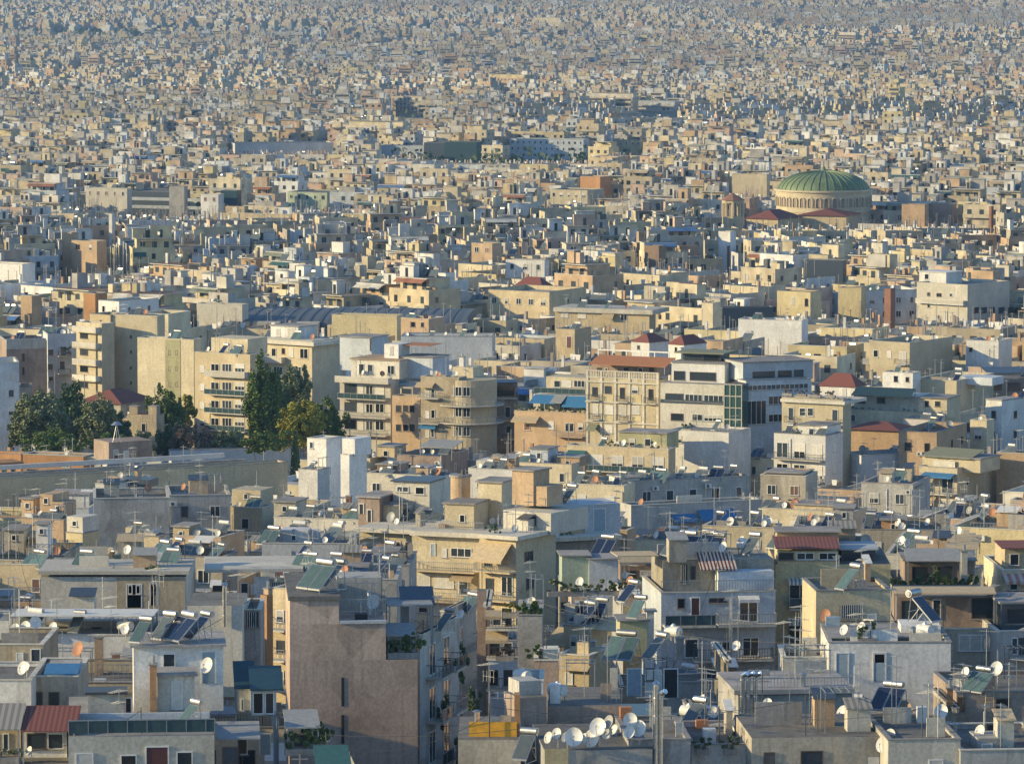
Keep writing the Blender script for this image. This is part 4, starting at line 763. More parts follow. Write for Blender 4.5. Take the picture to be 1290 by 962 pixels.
for i_, (x, y, k, s_) in enumerate(((692, 944, 'dW', 1.05), (702, 942, 'dw', 1.0), (714, 946, 'dw', 1.0), (723, 952, 'dW', 1.25), (737, 946, 'dw', 1.0), (747, 953, 'dW', 1.2), (754, 938, 'dW', 1.15), (764, 938, 'dW', 1.05), (775, 935, 'dw', 1.0), (794, 938, 'dW', 1.05), (805, 938, 'dW', 1.1), (794, 925, 'dW', .95), (768, 926, 'dg', .9))): roofitem(b, k, x, y, .2+.25*(i_ % 3), z='y', sc=s_*.92, rz=R(-50+22*((i_*5) % 4)/1.5))
roofitem(b, 'h1s', 665, 958, -.8, z='y', sc=1.05)
b = B36 = Bld('the front wall between the flues', 'bare grey wall at the bottom edge between a ladder and shiny flues', 792, 792, 870, 932, 207, -2, 'concrete', dp=9, yb=962, par=.2); roofitem(b, 'f6.0', 826, 985, -.5, z='y'); roofitem(b, 'f5.5', 832, 985, -.5, z='y'); clutter(b, 0, 0, 3)
b = Bld('the front yard with palm pots', 'low white yard walls at the bottom edge holding spiky potted palms', 871, 871, 945, 938, 210, -2, 'white', dp=9, yb=962, par=.3); planter(b, 885, 950, -.5, .8, .8, 'leaf_dark', z='y', n=300); planter(b, 920, 950, -.5, .8, .9, 'leaf_dark', z='y', n=300, desc='spiky potted palm'); clutter(b, 0, 0, 2)
# ================================================================== second belt, y 560 to 700
b = M1 = Bld('the long low arcade roof', 'long low building with a broad flat roof and shaded ochre eave band', -70, -60, 362, 606, 430, -28, 'sand', yb=616, dp=24, par=.25, roof='roof_light')
b.hut(137, 192, 557, off=14, dep=5, mat='taupe', slab=.2, wins=[(143, 566, 149, 578, 's'), (155, 567, 162, 584, 'S')]); b.hut(-20, 30, 592, off=19, dep=4, mat='orange', slab=.15); 
mb = MB(); mb.box(2, b.W-4, 4, 4.6, b.rz, b.rz+.5, 'roof_light'); mb.box(2, b.W-4, 11, 11.5, b.rz, b.rz+.6, 'white'); mb.build('roof_strips', b.root)
b = Bld('the orange arched annex', 'sunlit orange annex with dark arched openings at the left edge', -30, 26, 32, 572, 486, 14, 'orange', dp=9, yb=600); b.win((2, 582, 8, 600, 'o'), (14, 582, 19, 600, 'o'))
b = Bld('the orange low annex', 'low sunlit orange annex with a cream top band behind the long roof', 29, 105, 118, 575, 480, 12, 'orange', dp=9, yb=598); b.win((34, 590, 48, 597, 'b'), (56, 592, 65, 597, 'b'), (78, 584, 88, 589, 's')); b.hut(29, 137, 572, off=1, dep=5, mat='cream', slab=.1); clutter(b, 0, 1, 2)
b = M2 = Bld('the painted boundary wall', 'long pale blue grey boundary wall with a white coping in front of the trees', 213, 216, 366, 567, 505, -12, 'bluewhite', dp=3, par=.1, yb=582, name='boundary_wall', cat='wall'); 
b = Bld('the white chimney cluster', 'cluster of tall white windowless blocks', 387, 411, 430, 553, 446, 30, 'white', yb=600, par=.3); b.win((390, 556, 395, 565)); b.hut(398, 420, 551, off=1.5, dep=3, mat='white', slab=0)
b = Bld('the white stepped tower', 'stepped white tower next to the windowless white cluster', 429, 440, 462, 573, 440, 30, 'white', yb=602, par=.3); b.hut(431, 447, 552, off=1, dep=4, mat='white', slab=0)
b = Bld('the small white cabins', 'two small white cabins with a metal roof', 376, 400, 412, 592, 420, 20, 'white', yb=612); clutter(b, 3, 2, 1)
specs = [ # short, label, xl, xc, xr, ytop, d, th, mat, roof, rows, kind, nh, nd, na, hut
 ('the tan twin chimney block', 'tan block with two tall square stair towers', 27, 80, 92, 655, 372, 14, 'tan', 'roof_grey', 1, 'blank', 1, 2, 3, [(27, 42, 628, 3, 3, 'tan'), (50, 66, 622, 2, 4, 'tan'), (66, 80, 632, 2, 3, 'tan')]),
 ('the blue grey shed row', 'blue grey sheds with a pale roof beside the tan towers', 62, 112, 118, 640, 395, 6, 'bluewhite', 'roof_light', 1, 'win', 0, 1, 2, [(64, 112, 622, 4, 4, 'white')]),
 ('the yellow stair tower', 'bright yellow stair tower with a glazed top storey', 83, 104, 119, 672, 352, 22, 'yellow', 'roof_grey', 2, 'win', 0, 1, 2, [(84, 104, 650, .3, 3, 'offwhite')]),
 ('the dull grey box', 'dull grey windowless box with a pale blue right half', 118, 118, 213, 628, 384, -5, 'grey', 'roof_grey', 0, 'blank', 0, 1, 3, []),
 ('the dark walled box', 'low dark grey box with a long dark opening', 213, 213, 290, 624, 398, -6, 'grey', 'roof_light', 1, 'win', 0, 2, 3, []),
 ('the peaked white studio', 'white studio with a window band under a dark flat canopy', 120, 150, 190, 610, 420, 10, 'white', 'roof_light', 1, 'win', 1, 1, 3, [(125, 150, 606, 1, 3, 'cream'), (152, 188, 603, 3, 3, 'slate_metal')]),
 ('the tan hut row', 'tan hut with a grey shuttered wing and two big dishes', 218, 278, 308, 677, 350, 12, 'tan', 'roof_grey', 1, 'win', 1, 3, 2, [(218, 238, 663, 1, 3, 'sand')]),
 ('the cream villa roof', 'low cream roofed room with arched openings', 152, 200, 212, 676, 356, 10, 'cream', 'roof_tan', 1, 'win', 1, 2, 3, [(158, 176, 664, 2, 3, 'cream')]),
 ('the solar cluster roof', 'flat roof crowded with tilted panels and a tan hut', 185, 280, 300, 702, 330, 8, 'stone', 'roof_grey', 1, 'win', 4, 3, 3, [(238, 270, 690, 4, 3, 'sand')]),
 ('the scaffolded white cabins', 'small white cabins on a fenced roof', 0, 80, 90, 700, 335, 6, 'beige', 'roof_grey', 1, 'win', 1, 3, 4, [(45, 60, 660, 3, 2, 'white'), (5, 30, 668, 4, 4, 'stone')]),
 ('the green trimmed eave block', 'sunlit low block with a green trimmed eave', -30, 70, 78, 712, 318, 10, 'sand', 'roof_tan', 1, 'win', 1, 1, 3, []),
 ('the pergola block with vines', 'pale block with a vine covered pergola and black panels', 288, 330, 345, 640, 405, 12, 'cream', 'roof_light', 1, 'win', 3, 2, 2, [(292, 328, 616, 2, 4, 'cream')]),
 ('the blue trimmed terrace', 'pale terrace block with bright blue door and panels', 345, 452, 462, 655, 372, 8, 'offwhite', 'roof_light', 1, 'win', 4, 2, 3, [(345, 372, 632, 2, 4, 'stone'), (420, 450, 642, 3, 3, 'bluewhite')]),
 ('the pale shaded penthouse', 'shaded pale penthouse with grey tilted panels', 330, 440, 452, 685, 336, 4, 'bluewhite', 'roof_light', 1, 'win', 4, 3, 3, [(352, 388, 668, 3, 3, 'white')]),
 ('the flat grey deck', 'flat grey deck with a stack of hidden sheds', 430, 515, 520, 712, 312, 3, 'grey', 'roof_grey', 1, 'bal', 3, 4, 4, [(470, 500, 695, 3, 3, 'bluewhite')]),
 ('the teal tank roof', 'shaded roof with teal tubs and round tanks', 388, 500, 508, 730, 290, 3, 'grey', 'roof_light', 1, 'win', 2, 3, 3, [(440, 462, 714, 3, 2, 'blue')]),
 ('the greenish glass lean to block', 'pale block with greenish panels along a white parapet', 462, 560, 575, 600, 450, 14, 'offwhite', 'roof_light', 1, 'win', 4, 3, 2, [(475, 500, 585, 3, 4, 'taupe'), (520, 540, 588, 3, 3, 'white')]),
 ('the dark canopy cafe block', 'pale brown room under a white pointed canopy', 500, 556, 590, 575, 500, 16, 'taupe', 'roof_light', 1, 'win', 1, 2, 2, [(475, 497, 562, 1, 4, 'sand')]),
 ('the graffiti walled shed', 'white shed with scribbled walls behind the orange block', 590, 650, 665, 592, 460, 12, 'white', 'roof_light', 1, 'win', 2, 3, 2, [(600, 640, 580, 3, 4, 'offwhite')]),
 ('the twin white parapet block', 'low white block with two square pale huts', 600, 720, 735, 585, 480, 14, 'cream', 'roof_light', 1, 'win', 2, 3, 3, [(668, 690, 565, 2, 4, 'bluewhite'), (700, 730, 575, 3, 3, 'tan')]),
 ('the panel covered office roof', 'grey roofed office crowded with dark and green panels', 716, 786, 800, 612, 412, 12, 'cream', 'roof_grey', 1, 'win', 7, 1, 1, []),
 ('the long panel roof', 'grey block with blue awning, green door and rows of panels', 787, 800, 945, 606, 415, -22, 'grey', 'roof_grey', 1, 'win', 8, 1, 2, [(783, 806, 603, 0.2, 4, 'white')]),
 ('the lower blue awning block', 'grey parapet block with two long blue awnings', 782, 795, 960, 637, 395, -22, 'grey', 'roof_grey', 1, 'blank', 0, 2, 2, []),
 ('the tan box beside the slate roof', 'tan block with a pale blue shed roof', 740, 790, 800, 668, 345, 10, 'tan', 'roof_grey', 1, 'win', 2, 2, 3, [(742, 780, 655, 3, 3, 'sand')]),
 ('the orange tarp roof', 'cream roof with an orange tarp and flat skylights', 800, 880, 890, 682, 335, 8, 'cream', 'roof_tan', 1, 'win', 2, 2, 4, []),
 ('the slate panel terrace', 'cream walled terrace with glass fencing', 885, 975, 985, 665, 350, 8, 'cream', 'roof_light', 1, 'win', 3, 3, 4, []),
 ('the brown shed with two openings', 'dark brown room with black openings and a big rust dish', 958, 1015, 1030, 600, 450, 10, 'stone', 'roof_grey', 1, 'win', 2, 3, 3, [(965, 1012, 595, 1, 5, 'brown')]),
 ('the white faced grey block', 'grey block with a sunlit white left face', 1060, 1085, 1146, 574, 500, 62, 'white', 'roof_grey', 0, 'blank', 1, 2, 2, []),
 ('the white slab roof with dishes', 'grey roof with a white slab and three large dishes', 960, 1075, 1092, 645, 385, 14, 'cream', 'roof_grey', 1, 'win', 2, 5, 3, [(1000, 1050, 635, 1, 4, 'sand')]),
 ('the shed with metal scaffolds', 'tall grey box with a white flap roof and open scaffolding', 1085, 1150, 1172, 610, 430, 10, 'grey', 'roof_grey', 1, 'win', 2, 4, 3, [(1120, 1155, 612, 1, 4, 'stone')]),
 ('the green gabled house', 'cream apartment house with a green gabled awning and long balconies', 1158, 1206, 1256, 590, 462, 32, 'cream', 'roof_tan', 3, 'bal', 1, 2, 2, [(1162, 1235, 574, 1.5, 6, 'cream')]),
 ('the tall orange wall', 'tall windowless orange wall at the right edge', 1256, 1330, 1335, 573, 465, 14, 'tan', 'roof_tan', 0, 'blank', 1, 1, 1, []),
 ('the salmon corner', 'plain salmon wall corner at the right edge', 1273, 1330, 1335, 632, 400, 10, 'pink', 'roof_tan', 0, 'blank', 1, 1, 1, []),
 ('the ochre cornice block', 'ochre block with a long bright cornice and thin poles', 1197, 1290, 1330, 668, 345, 14, 'yellow', 'roof_tan', 1, 'win', 2, 3, 4, []),
 ('the pink hut pair', 'pale pink hut with round dishes', 1160, 1215, 1270, 655, 375, 14, 'pink', 'roof_tan', 1, 'win', 3, 3, 2, []),
 ('the deep grey workshop', 'deep grey workshop roof with orange leaning doors', 1085, 1195, 1200, 668, 350, 6, 'stone', 'roof_grey', 1, 'win', 2, 4, 3, [(1110, 1140, 655, 3, 3, 'orange')]),
 ('the white vaulted shed', 'white shed with a dark doorway beside the red tiled penthouse', 1000, 1060, 1075, 665, 352, 6, 'offwhite', 'roof_light', 1, 'win', 1, 3, 3, [(1052, 1075, 640, 3, 3, 'grey')]),
 ('the sunlit cream ledge block', 'sunlit cream block below the cluster of panels', 940, 980, 990, 578, 500, 25, 'cream', 'roof_light', 1, 'win', 1, 2, 2, []),
 ('the pale terraced flats', 'pale flats with two white balconies at the road bend', 975, 1040, 1062, 549, 486, 30, 'white', 'roof_light', 3, 'bal', 2, 2, 2, [(1005, 1040, 535, 2, 5, 'white')]),
]
for sp in specs:
    sh, lb, xl, xc, xr, yt, d_, th_, mt, rf, rows, kd, nh, nd, na, huts = sp
    b = Bld(sh, lb, xl, xc, xr, yt, d_, th_, mt, dp=10, roof=rf, par=.6, yb=yt+22+rows*6)
    if rows and kd != 'blank': b.auto(rows, kd, 'win')
    b.blk = []
    for h_ in huts:
        a_, _ = b.plane(h_[0], h_[2], h_[3]); c_, _ = b.plane(h_[1], h_[2], h_[3]); b.blk.append(((a_+c_)/2, h_[3]+h_[4]/2, abs(c_-a_)/2)); xm = (h_[0]+h_[1])/2
        b.hut(h_[0], h_[1], h_[2], off=h_[3], dep=h_[4], mat=h_[5], wins=[(xm-3, h_[2]+5, xm+3, h_[2]+13)] if h_[5] != 'slate_metal' else ())
    clutter(b, nh, nd, na)
    if sh == 'the lower blue awning block': b.awn((845, 875, 648, 657), (878, 925, 642, 655), mat='awn_blue')
    if sh == 'the green gabled house': b.panelroof(1160, 1222, 561, 574, 1, 4.5, 'awn_olive', 'gabled_awning', posts=False); b.awn((1165, 1204, 594, 599), mat='awn_blue')
    if sh == 'the dark canopy cafe block': b.panelroof(528, 570, 552, 562, .5, 4, 'awn_grey', 'canopy')
    if sh == 'the orange tarp roof': b.panelroof(860, 876, 667, 674, 3, 2.5, 'yellow_paint', 'tarp', posts=False)
    if sh == 'the white slab roof with dishes': roofitem(b, 'dr', 1030, 634, 2)
# ================================================================== third belt, y 400 to 560
b = Bld('the pale blue left edge flats', 'pale blue flats at the left edge with plain square windows', -40, -38, 24, 457, 575, -10, 'bluewhite', dp=10, yb=560, name='apartment_building'); b.auto(6, 'win', 'none', st='S')
b = Bld('the grey rooftop wing', 'low grey wing beside the pale blue left edge flats', 24, 24, 40, 488, 580, -6, 'grey', dp=8, yb=520)
b = Bld('the dirty brown walled flats', 'brown blank walled flats with a dark vertical recess', 6, 8, 59, 430, 600, -12, 'taupe', dp=12, yb=487); b.win((28, 445, 31, 455, 'o'), (28, 462, 31, 472, 'o')); b.hut(8, 58, 427, off=-.1, dep=.4, mat='grey', ybase=440, slab=0, name='stained_parapet'); clutter(b, 2, 2, 2)
b = Bld('the shaded blue white flats', 'shaded blue white flats with small plant filled balconies', 58, 60, 96, 421, 612, -12, 'bluewhite', dp=12, yb=487); b.win((60, 440, 68, 448), (60, 458, 67, 466), (75, 455, 82, 465), (61, 474, 67, 480)); b.bal((73, 88, 448), (73, 88, 470), st='dark'); b.win((76, 436, 84, 448)); planter(b, 83, 446, -.8, 2, 1.6, 'leaf_dark', z='y', n=500, desc='dark shrub on a small balcony'); clutter(b, 2, 2, 2)
b = C4 = Bld('the cream balcony tower', 'tall cream block with four stacked balconies and one huge blank side', 96, 128, 138, 408, 590, 42, 'cream', yb=488, par=.9, dp=9); b.bal(*[(97, 127, y) for y in (416, 436, 457, 477)], st='solid', mat='cream'); b.win(*[(101, y, 111, y+8, 'o') for y in (419, 440, 461, 481)], *[(121, y, 123, y+12, 'b') for y in (421, 441, 462, 482)])
b = Bld('the cream tower service shaft', 'narrow peach strip wall with tiny square windows beside the cream balcony tower', 113, 139, 142, 397, 594, 40, 'sand', yb=490, par=.4, dp=5); b.win(*[(134, y, 137, y+4, 'o') for y in (412, 433, 453, 474)], (126, 403, 128, 408, 'o'))
b = Bld('the cream tower blank side', 'huge blank cream grey side wall half covered by a neighbour shadow', 139, 198, 205, 398, 592, 14, 'cream', yb=505, par=.4, dp=9); b.win(*[(164, y, 166, y+4, 'o') for y in (422, 441, 461, 480)]); b.hut(153, 175, 397, off=3, dep=4, mat='grey'); clutter(b, 1, 1, 1)
b = Bld('the blank upper cream wing', 'upper cream wing joined behind the huge blank side', 176, 212, 240, 396, 612, 16, 'cream', yb=425, dp=10)
b = C5 = Bld('the blank yellow tower', 'blank sunlit yellow tower wall with one shaded recess of small windows', 173, 244, 250, 428, 572, 16, 'cream', yb=500, par=.3, dp=10); b.win(*[(212, y, 215, y+6, 'o') for y in (441, 461, 481)], *[(221, y, 224, y+6, 'o') for y in (441, 461, 481)]); b.hut(208, 227, 427.5, off=-.06, dep=.07, mat='olive', ybase=505, slab=0, name='recess_panel'); clutter(b, 1, 1, 1)  # no real recess: a flat panel with the recess shade put into its olive colour
b = C6 = Bld('the balcony flats behind the tall trees', 'wide cream flats with long glazed balconies partly hidden by trees', 245, 315, 322, 447, 560, 22, 'sand', yb=560, par=.5, dp=10, roof='roof_tan')
for y in (472, 495, 518, 540): b.bal((262, 313, y), st='glass' if y > 480 else 'solid', mat='offwhite'); b.win((266, y-14, 276, y-3, 'g'), (280, y-14, 292, y-3, 'w'), (296, y-14, 308, y-3, 's'), (252, y-12, 258, y-3, random.choice(['s', 'b', 'S'])))
planter(b, 255, 470, 0.6, 1.6, 1.2, 'leaf_green', z='y', n=300, desc='corner balcony shrubs'); clutter(b, 2, 2, 2)
b.hut(266, 312, 425, off=3, dep=6, mat='cream', wins=[(283, 434, 293, 446, 'S'), (301, 436, 307, 446)], z0=b.rz)
b = C6b = Bld('the upper cream penthouse flats', 'cream penthouse flats with three windows and a broad brown blank right side', 315, 393, 430, 430, 572, 28, 'cream', yb=500, par=.4, roof='roof_light')
b.win((342, 438, 348, 449), (355, 438, 359, 446, 'o'), (364, 438, 370, 450, 'S'), (378, 439, 388, 452, 'w'), (322, 436, 330, 448)); b.bal((316, 360, 453), st='solid'); b.hut(313, 395, 426, off=-.8, dep=8, mat='offwhite', ybase=431, slab=0, name='cornice'); b.hut(341, 376, 410, off=4, dep=5, mat='white', wins=[(348, 413, 353, 424, 'S'), (362, 412, 372, 424, 'S')]); clutter(b, 2, 3, 2)
for y in (475, 497): b.bal((318, 388, y)); b.win((325, y-14, 335, y-2), (345, y-14, 356, y-2, 'g'), (368, y-14, 380, y-2))
b = C7 = Bld('the four balcony cream flats', 'cream grey flats with four long railed balconies and a set back penthouse', 428, 492, 502, 478, 552, 18, 'offwhite', yb=560, par=.1, dp=12, roof='roof_light')
for y in (500, 523, 545): b.bal((430, 490, y), st='glass' if y < 510 else 'bars', out=1.4); b.win((434, y-17, 449, y-4, 'o'), (451, y-16, 458, y-3, 'S'), (461, y-15, 470, y-3, 'w'), (473, y-15, 484, y-3, random.choice('wsS')))
b.bal((427, 494, 479), st='solid', out=1.5); b.hut(442, 503, 452, off=2, dep=8, mat='offwhite', wins=[(452, 458, 459, 472), (463, 459, 470, 472), (488, 460, 497, 472)], smat='tan'); b.hut(484, 502, 433, off=4.5, dep=4, mat='white', wins=[(491, 436, 495, 447, 'S')], z0=b.plane(450, 452, 4)[1]+.2)
x_ = b.plane(520, 440, 5)[0]; b.panelroof(503, 540, 430, 434, 6, 5, 'awn_orange', 'red_canopy', posts=False); b.hut(503, 545, 449, off=5, dep=6, mat='bluewhite', slab=.1); b.hut(428, 468, 424, off=12.5, dep=6, mat='bluewhite', wins=[(466, 426, 467.5, 442, 'o')]); clutter(b, 0, 4, 2)
b = C8a = Bld('the orange shuttered low wing', 'tan low wing with orange shutters joined to the cream flats', 494, 529, 536, 500, 548, 18, 'tan', yb=560, par=.8, dp=8, roof='roof_light'); b.win(*[(x, y, x+6, y+9, 'b') for y in (510, 534) for x in (499, 508, 516)]); b.hut(504, 520, 487, off=3, dep=4, mat='stone', name='glazed_room', wins=[(506, 489, 518, 498, 'o')])
# rounded corner building
b = C8 = Bld('the rounded corner building', 'beige building with a rounded corner of curved balconies', 530, 578, 582, 476, 540, 16, 'beige', yb=560, par=.5, dp=12, roof='roof_light')
rr = 4.2; cx_ = b.W+.2
mb = MB(); n_ = 20; vs = []; 
mb.cyl((cx_, rr-.1, 0), (cx_, rr-.1, b.H-.4), rr, 'cream', 36); mb.build('round_corner', b.root)
for y in (510, 532):
    z_ = b.plane(560, y)[1]; mb = MB(); mb.cyl((cx_, rr-.1, z_-.15), (cx_, rr-.1, z_), rr+1.2, 'offwhite', 36); o_ = mb.build('balcony', b.root); mb = MB()
    for i_ in range(48):
        a_ = pi*1.0+pi*1.2*i_/47; mb.box(cx_+cos(a_)*(rr+1.1)-.02, cx_+cos(a_)*(rr+1.1)+.02, rr-.1+sin(a_)*(rr+1.1)-.02, rr-.1+sin(a_)*(rr+1.1)+.02, z_, z_+1.0, 'rail')
        if i_: a2 = pi+pi*1.2*(i_-1)/47; mb.cyl((cx_+cos(a_)*(rr+1.1), rr-.1+sin(a_)*(rr+1.1), z_+1.0), (cx_+cos(a2)*(rr+1.1), rr-.1+sin(a2)*(rr+1.1), z_+1.0), .03, 'rail', 4)
    mb.build('railing', o_)
for y in (489, 515, 539):
    for k_, a_ in enumerate((-1.95, -1.62, -1.3)):
        z_ = b.plane(560, y+9)[1]; o_ = place_win(b.root, cx_+cos(a_)*(rr+.0), rr-.1+sin(a_)*(rr+.0), z_, 1.2, 1.5, 'w', a_+pi/2)
    b.win((536, y+2, 541, y+12, 'S'), (543, y+1, 548, y+12, 'w'))
b.bal((531, 556, 500), (531, 556, 532), st='bars'); b.awn((531, 552, 532, 538), mat='awn_blue', out=1.2); b.awn((526, 548, 481, 486), mat='awn_tan', out=1); b.hut(570, 596, 462, off=5, dep=4, mat='cream'); b.chim(581, 450, 6, .8, 'white'); clutter(b, 0, 3, 2)
b = C8b = Bld('the brown balcony wing', 'beige wing with dark open top floor and orange blinds beside the rounded corner', 604, 606, 652, 482, 546, -8, 'taupe', dp=11, yb=560, par=.3, roof='roof_light')
b.win((610, 487, 648, 499, 'o'), (614, 514, 623, 523, 'b'), (636, 512, 643, 526), (614, 538, 625, 548, 'B'), (637, 536, 644, 545)); b.bal((632, 651, 529), (632, 651, 553), (607, 651, 501), st='dark'); b.panelroof(608, 652, 478, 482, -1, 3, 'slate_metal', 'canopy', posts=False); clutter(b, 1, 2, 2)
b = C9 = Bld('the blue awning garden building', 'tan building with bright blue awnings over a planted terrace', 648, 738, 742, 521, 528, 16, 'tan', yb=552, par=.5, roof='roof_tan', dp=13)
b.win((691, 530, 698, 541, 'S'), (712, 532, 723, 544, 'w'), (728, 533, 735, 542, 's'), (660, 534, 668, 542, 'B')); b.bal((700, 737, 548), st='bars', mat='tan'); b.awn((648, 680, 523, 530), mat='awn_tan', out=1.4)
for x, lf in ((654, 'leaf_grey'), (667, 'leaf_dark'), (680, 'leaf_green'), (694, 'leaf_grey'), (708, 'leaf_green'), (722, 'leaf_dark'), (734, 'leaf_green')): planter(b, x, 521, .5, 1.6, 1.1, lf, n=420, seed=x, z=b.rz, desc={'leaf_grey': 'grey green', 'leaf_dark': 'dark', 'leaf_green': 'fresh green'}[lf]+' terrace shrub under the blue awnings')
b.hut(672, 738, 496, off=4, dep=7, mat='offwhite', slab=0, name='terrace_room', wins=[(680, 505, 692, 517), (705, 505, 720, 517)]); b.panelroof(666, 698, 496, 507, 1.5, 2.5, 'awn_blue', 'blue_awning', posts=False); b.panelroof(707, 739, 498, 512, 1.5, 2.5, 'awn_blue', 'blue_awning', posts=False); b.panelroof(692, 707, 497, 507, 1.7, 2.3, 'awn_grey', 'grey_awning', posts=False)
z_ = b.plane(680, 496, 4)[1]; b.hut(688, 739, 474, off=6.5, dep=5, mat='cream', z0=z_, name='penthouse', wins=[(698, 479, 706, 488), (708, 479, 720, 488, 'S'), (723, 479, 737, 488, 'w')]); xa, _ = b.plane(673, 496, 4.3); xb, _ = b.plane(738, 496, 4.3); link('railing', rail_mesh(xb-xa, .3, 'glass'), b.root, (xa, 4.4, z_))
b = C10 = Bld('the neoclassical balustrade house', 'cream neoclassical house with yellow panels, balustrades and a rust red roof canopy', 739, 830, 834, 478, 520, 18, 'cream', yb=552, par=.1, dp=12, roof='roof_tan')
mb = MB(); Lx = [b.plane(x, 480)[0] for x in (740, 757, 758.5, 776, 777.5, 791, 792.5, 809, 810.5, 829)]
zt_ = b.rz
for x in np.linspace(0, b.W-.3, 6): mb.box(x, x+.3, -.12, .15, zt_, zt_+1.15, 'offwhite')
mb.box(0, b.W, -.15, .18, zt_+1.0, zt_+1.15, 'offwhite'); mb.box(0, b.W, -.1, .12, zt_, zt_+.15, 'offwhite')
for x in np.arange(.3, b.W-.3, .28): mb.box(x, x+.12, -.05, .07, zt_+.15, zt_+1.0, 'offwhite')
mb.build('balustrade', b.root); mb = MB()
for x in np.linspace(0, b.W-.35, 6): mb.box(x, x+.35, -.14, -.003, 0, zt_, 'offwhite')
for y in (480.5, 506, 531): z_ = b.plane(760, y)[1]; mb.box(-.1, b.W+.1, -.3, -.14, z_-.12, z_+.1, 'offwhite')
mb.build('pilasters', b.root); mb = MB()
for x0, x1 in ((760, 773), (795, 808)):
    for y0, y1 in ((496, 507), (523, 530)): mb.box(b.plane(x0, y0)[0], b.plane(x1, y0)[0], -.06, -.003, b.plane(x0, y1)[1], b.plane(x0, y0)[1], 'yellow')
mb.build('yellow_panels', b.root)
b.win((762, 486, 770, 496, 'b'), (746, 487, 753, 499, 'b'), (781, 488, 787, 502, 'b'), (796, 487, 804, 496, 's'), (817, 490, 823, 504, 'b'), (747, 508, 754, 523, 'S'), (763, 510, 773, 522, 'S'), (781, 510, 789, 524, 'S'), (796, 511, 806, 522, 'S'), (762, 535, 772, 546, 'S')); b.bal((742, 757, 503), (778, 793, 505), (813, 828, 507), (744, 757, 527), (778, 793, 529), st='dark', out=.8); b.awn((742, 754, 533, 541), mat='awn_olive')
b.hut(745, 828, 458, off=4, dep=6, mat='taupe', slab=0, name='penthouse', wins=[(752, 463, 758, 472, 'o'), (762, 463, 766, 472), (786, 463, 792, 472, 'o'), (804, 463, 810, 472), (818, 463, 824, 472, 'o')]); b.panelroof(741, 838, 446, 458, .8, 4, 'awn_orange', 'red_canopy'); 
z_ = b.plane(760, 447, 5)[1]; xa, _ = b.plane(753, 447, 6); xb, _ = b.plane(843, 447, 6); mb = MB(); mb.box(xa, xb, 6, 6.15, z_+.6, z_+.8, 'white'); [mb.box(x, x+.15, 6, 6.15, z_-1, z_+.6, 'white') for x in np.linspace(xa, xb-.15, 6)]; mb.build('roof_railing', b.root)
b = C11 = Bld('the white modern office', 'white modern office with ribbon windows and a glazed corner', 832, 912, 914, 484, 512, 14, 'offwhite', yb=535, par=.1, dp=14, roof='roof_light')
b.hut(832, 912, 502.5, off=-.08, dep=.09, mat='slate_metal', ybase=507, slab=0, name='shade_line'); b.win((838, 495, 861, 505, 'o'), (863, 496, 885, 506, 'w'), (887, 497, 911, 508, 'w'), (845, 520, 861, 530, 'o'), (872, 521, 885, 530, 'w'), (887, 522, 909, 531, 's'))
b.hut(846, 913, 456, off=2.6, dep=9, mat='white', slab=.1, name='top_floor', wins=[(849, 467, 863, 479, 'o'), (869, 468, 902, 480, 'o')])
b2 = Bld('the glass corner of the office', 'green tinted glass corner bay gridded in white', 912, 935, 937, 484, 508, 12, 'glass_green', yb=537, par=.1, dp=9, name='glass_bay', cat='building')
mb = MB(); 
for x in np.linspace(0, b2.W-.12, 4): mb.box(x, x+.12, -.1, -.003, 0, b2.H, 'offwhite')
for k_ in range(8): mb.box(0, b2.W, -.08, -.004, b2.H-.15-1.75*k_, b2.H-1.75*k_, 'offwhite')
mb.build('mullions', b2.root)
b2 = Bld('the shaded office wing', 'blue grey office wing with deep openings and a lit upper band', 935, 940, 1022, 480, 510, -22, 'bluewhite', yb=532, par=.3, roof='roof_light'); b2.hut(936, 1024, 457, off=3, dep=8, mat='bluewhite', slab=.1, name='top_floor', wins=[(948, 468, 976, 478, 'o'), (980, 467, 997, 477, 'o'), (1000, 466, 1012, 476, 'o')])
b2.win((968, 499, 986, 509, 'w'), (968, 522, 986, 531, 'w'), (990, 499, 1016, 508, 'w'), (990, 521, 1016, 530, 'w'), (942, 485, 1018, 489, 'g'), (940, 505, 965, 534, 'g')); mb = MB()
z_ = b.plane(880, 456, 3)[1]+.11; b.hut(860, 908, 444, off=5.5, dep=4, mat='slate_metal', slab=.2, smat='awn_olive', name='glass_penthouse', z0=z_, ov=.9, wins=[(862, 446, 884, 457, 'o'), (886, 446, 906, 457, 'o')])
for x in (860, 880, 905, 925): pass
b = C12 = Bld('the cream paired window house', 'cream house with paired windows, projecting bays and a planted roof edge', 985, 1062, 1068, 504, 500, 20, 'cream', yb=535, par=.3, dp=10, roof='roof_tan'); b.win((993, 513, 1000, 530), (1007, 513, 1015, 524), (1017, 513, 1025, 524), (1048, 515, 1056, 531)); b.hut(983, 1064, 502, off=-.6, dep=8, mat='offwhite', ybase=506, slab=0, name='cornice'); b.bal((990, 1003, 531), (1043, 1060, 535), st='dark', out=.8)
for x in (992, 1010, 1028, 1046): planter(b, x, 503, .4, 1.6, .8, 'leaf_dry', n=300, z=b.H+.2, seed=x, desc='dry brown hedge along the roof edge')
b = Bld('the white awning shed block', 'white low block with a sloping pale sheet roof and a tall bare grey side wall', 843, 918, 946, 545, 496, 20, 'white', yb=560, par=.2, roof='roof_light'); b.panelroof(868, 918, 538, 551, .5, 5, 'awn_grey', 'sheet_roof'); b.win((851, 548, 859, 558, 's')); clutter(b, 1, 1, 2)
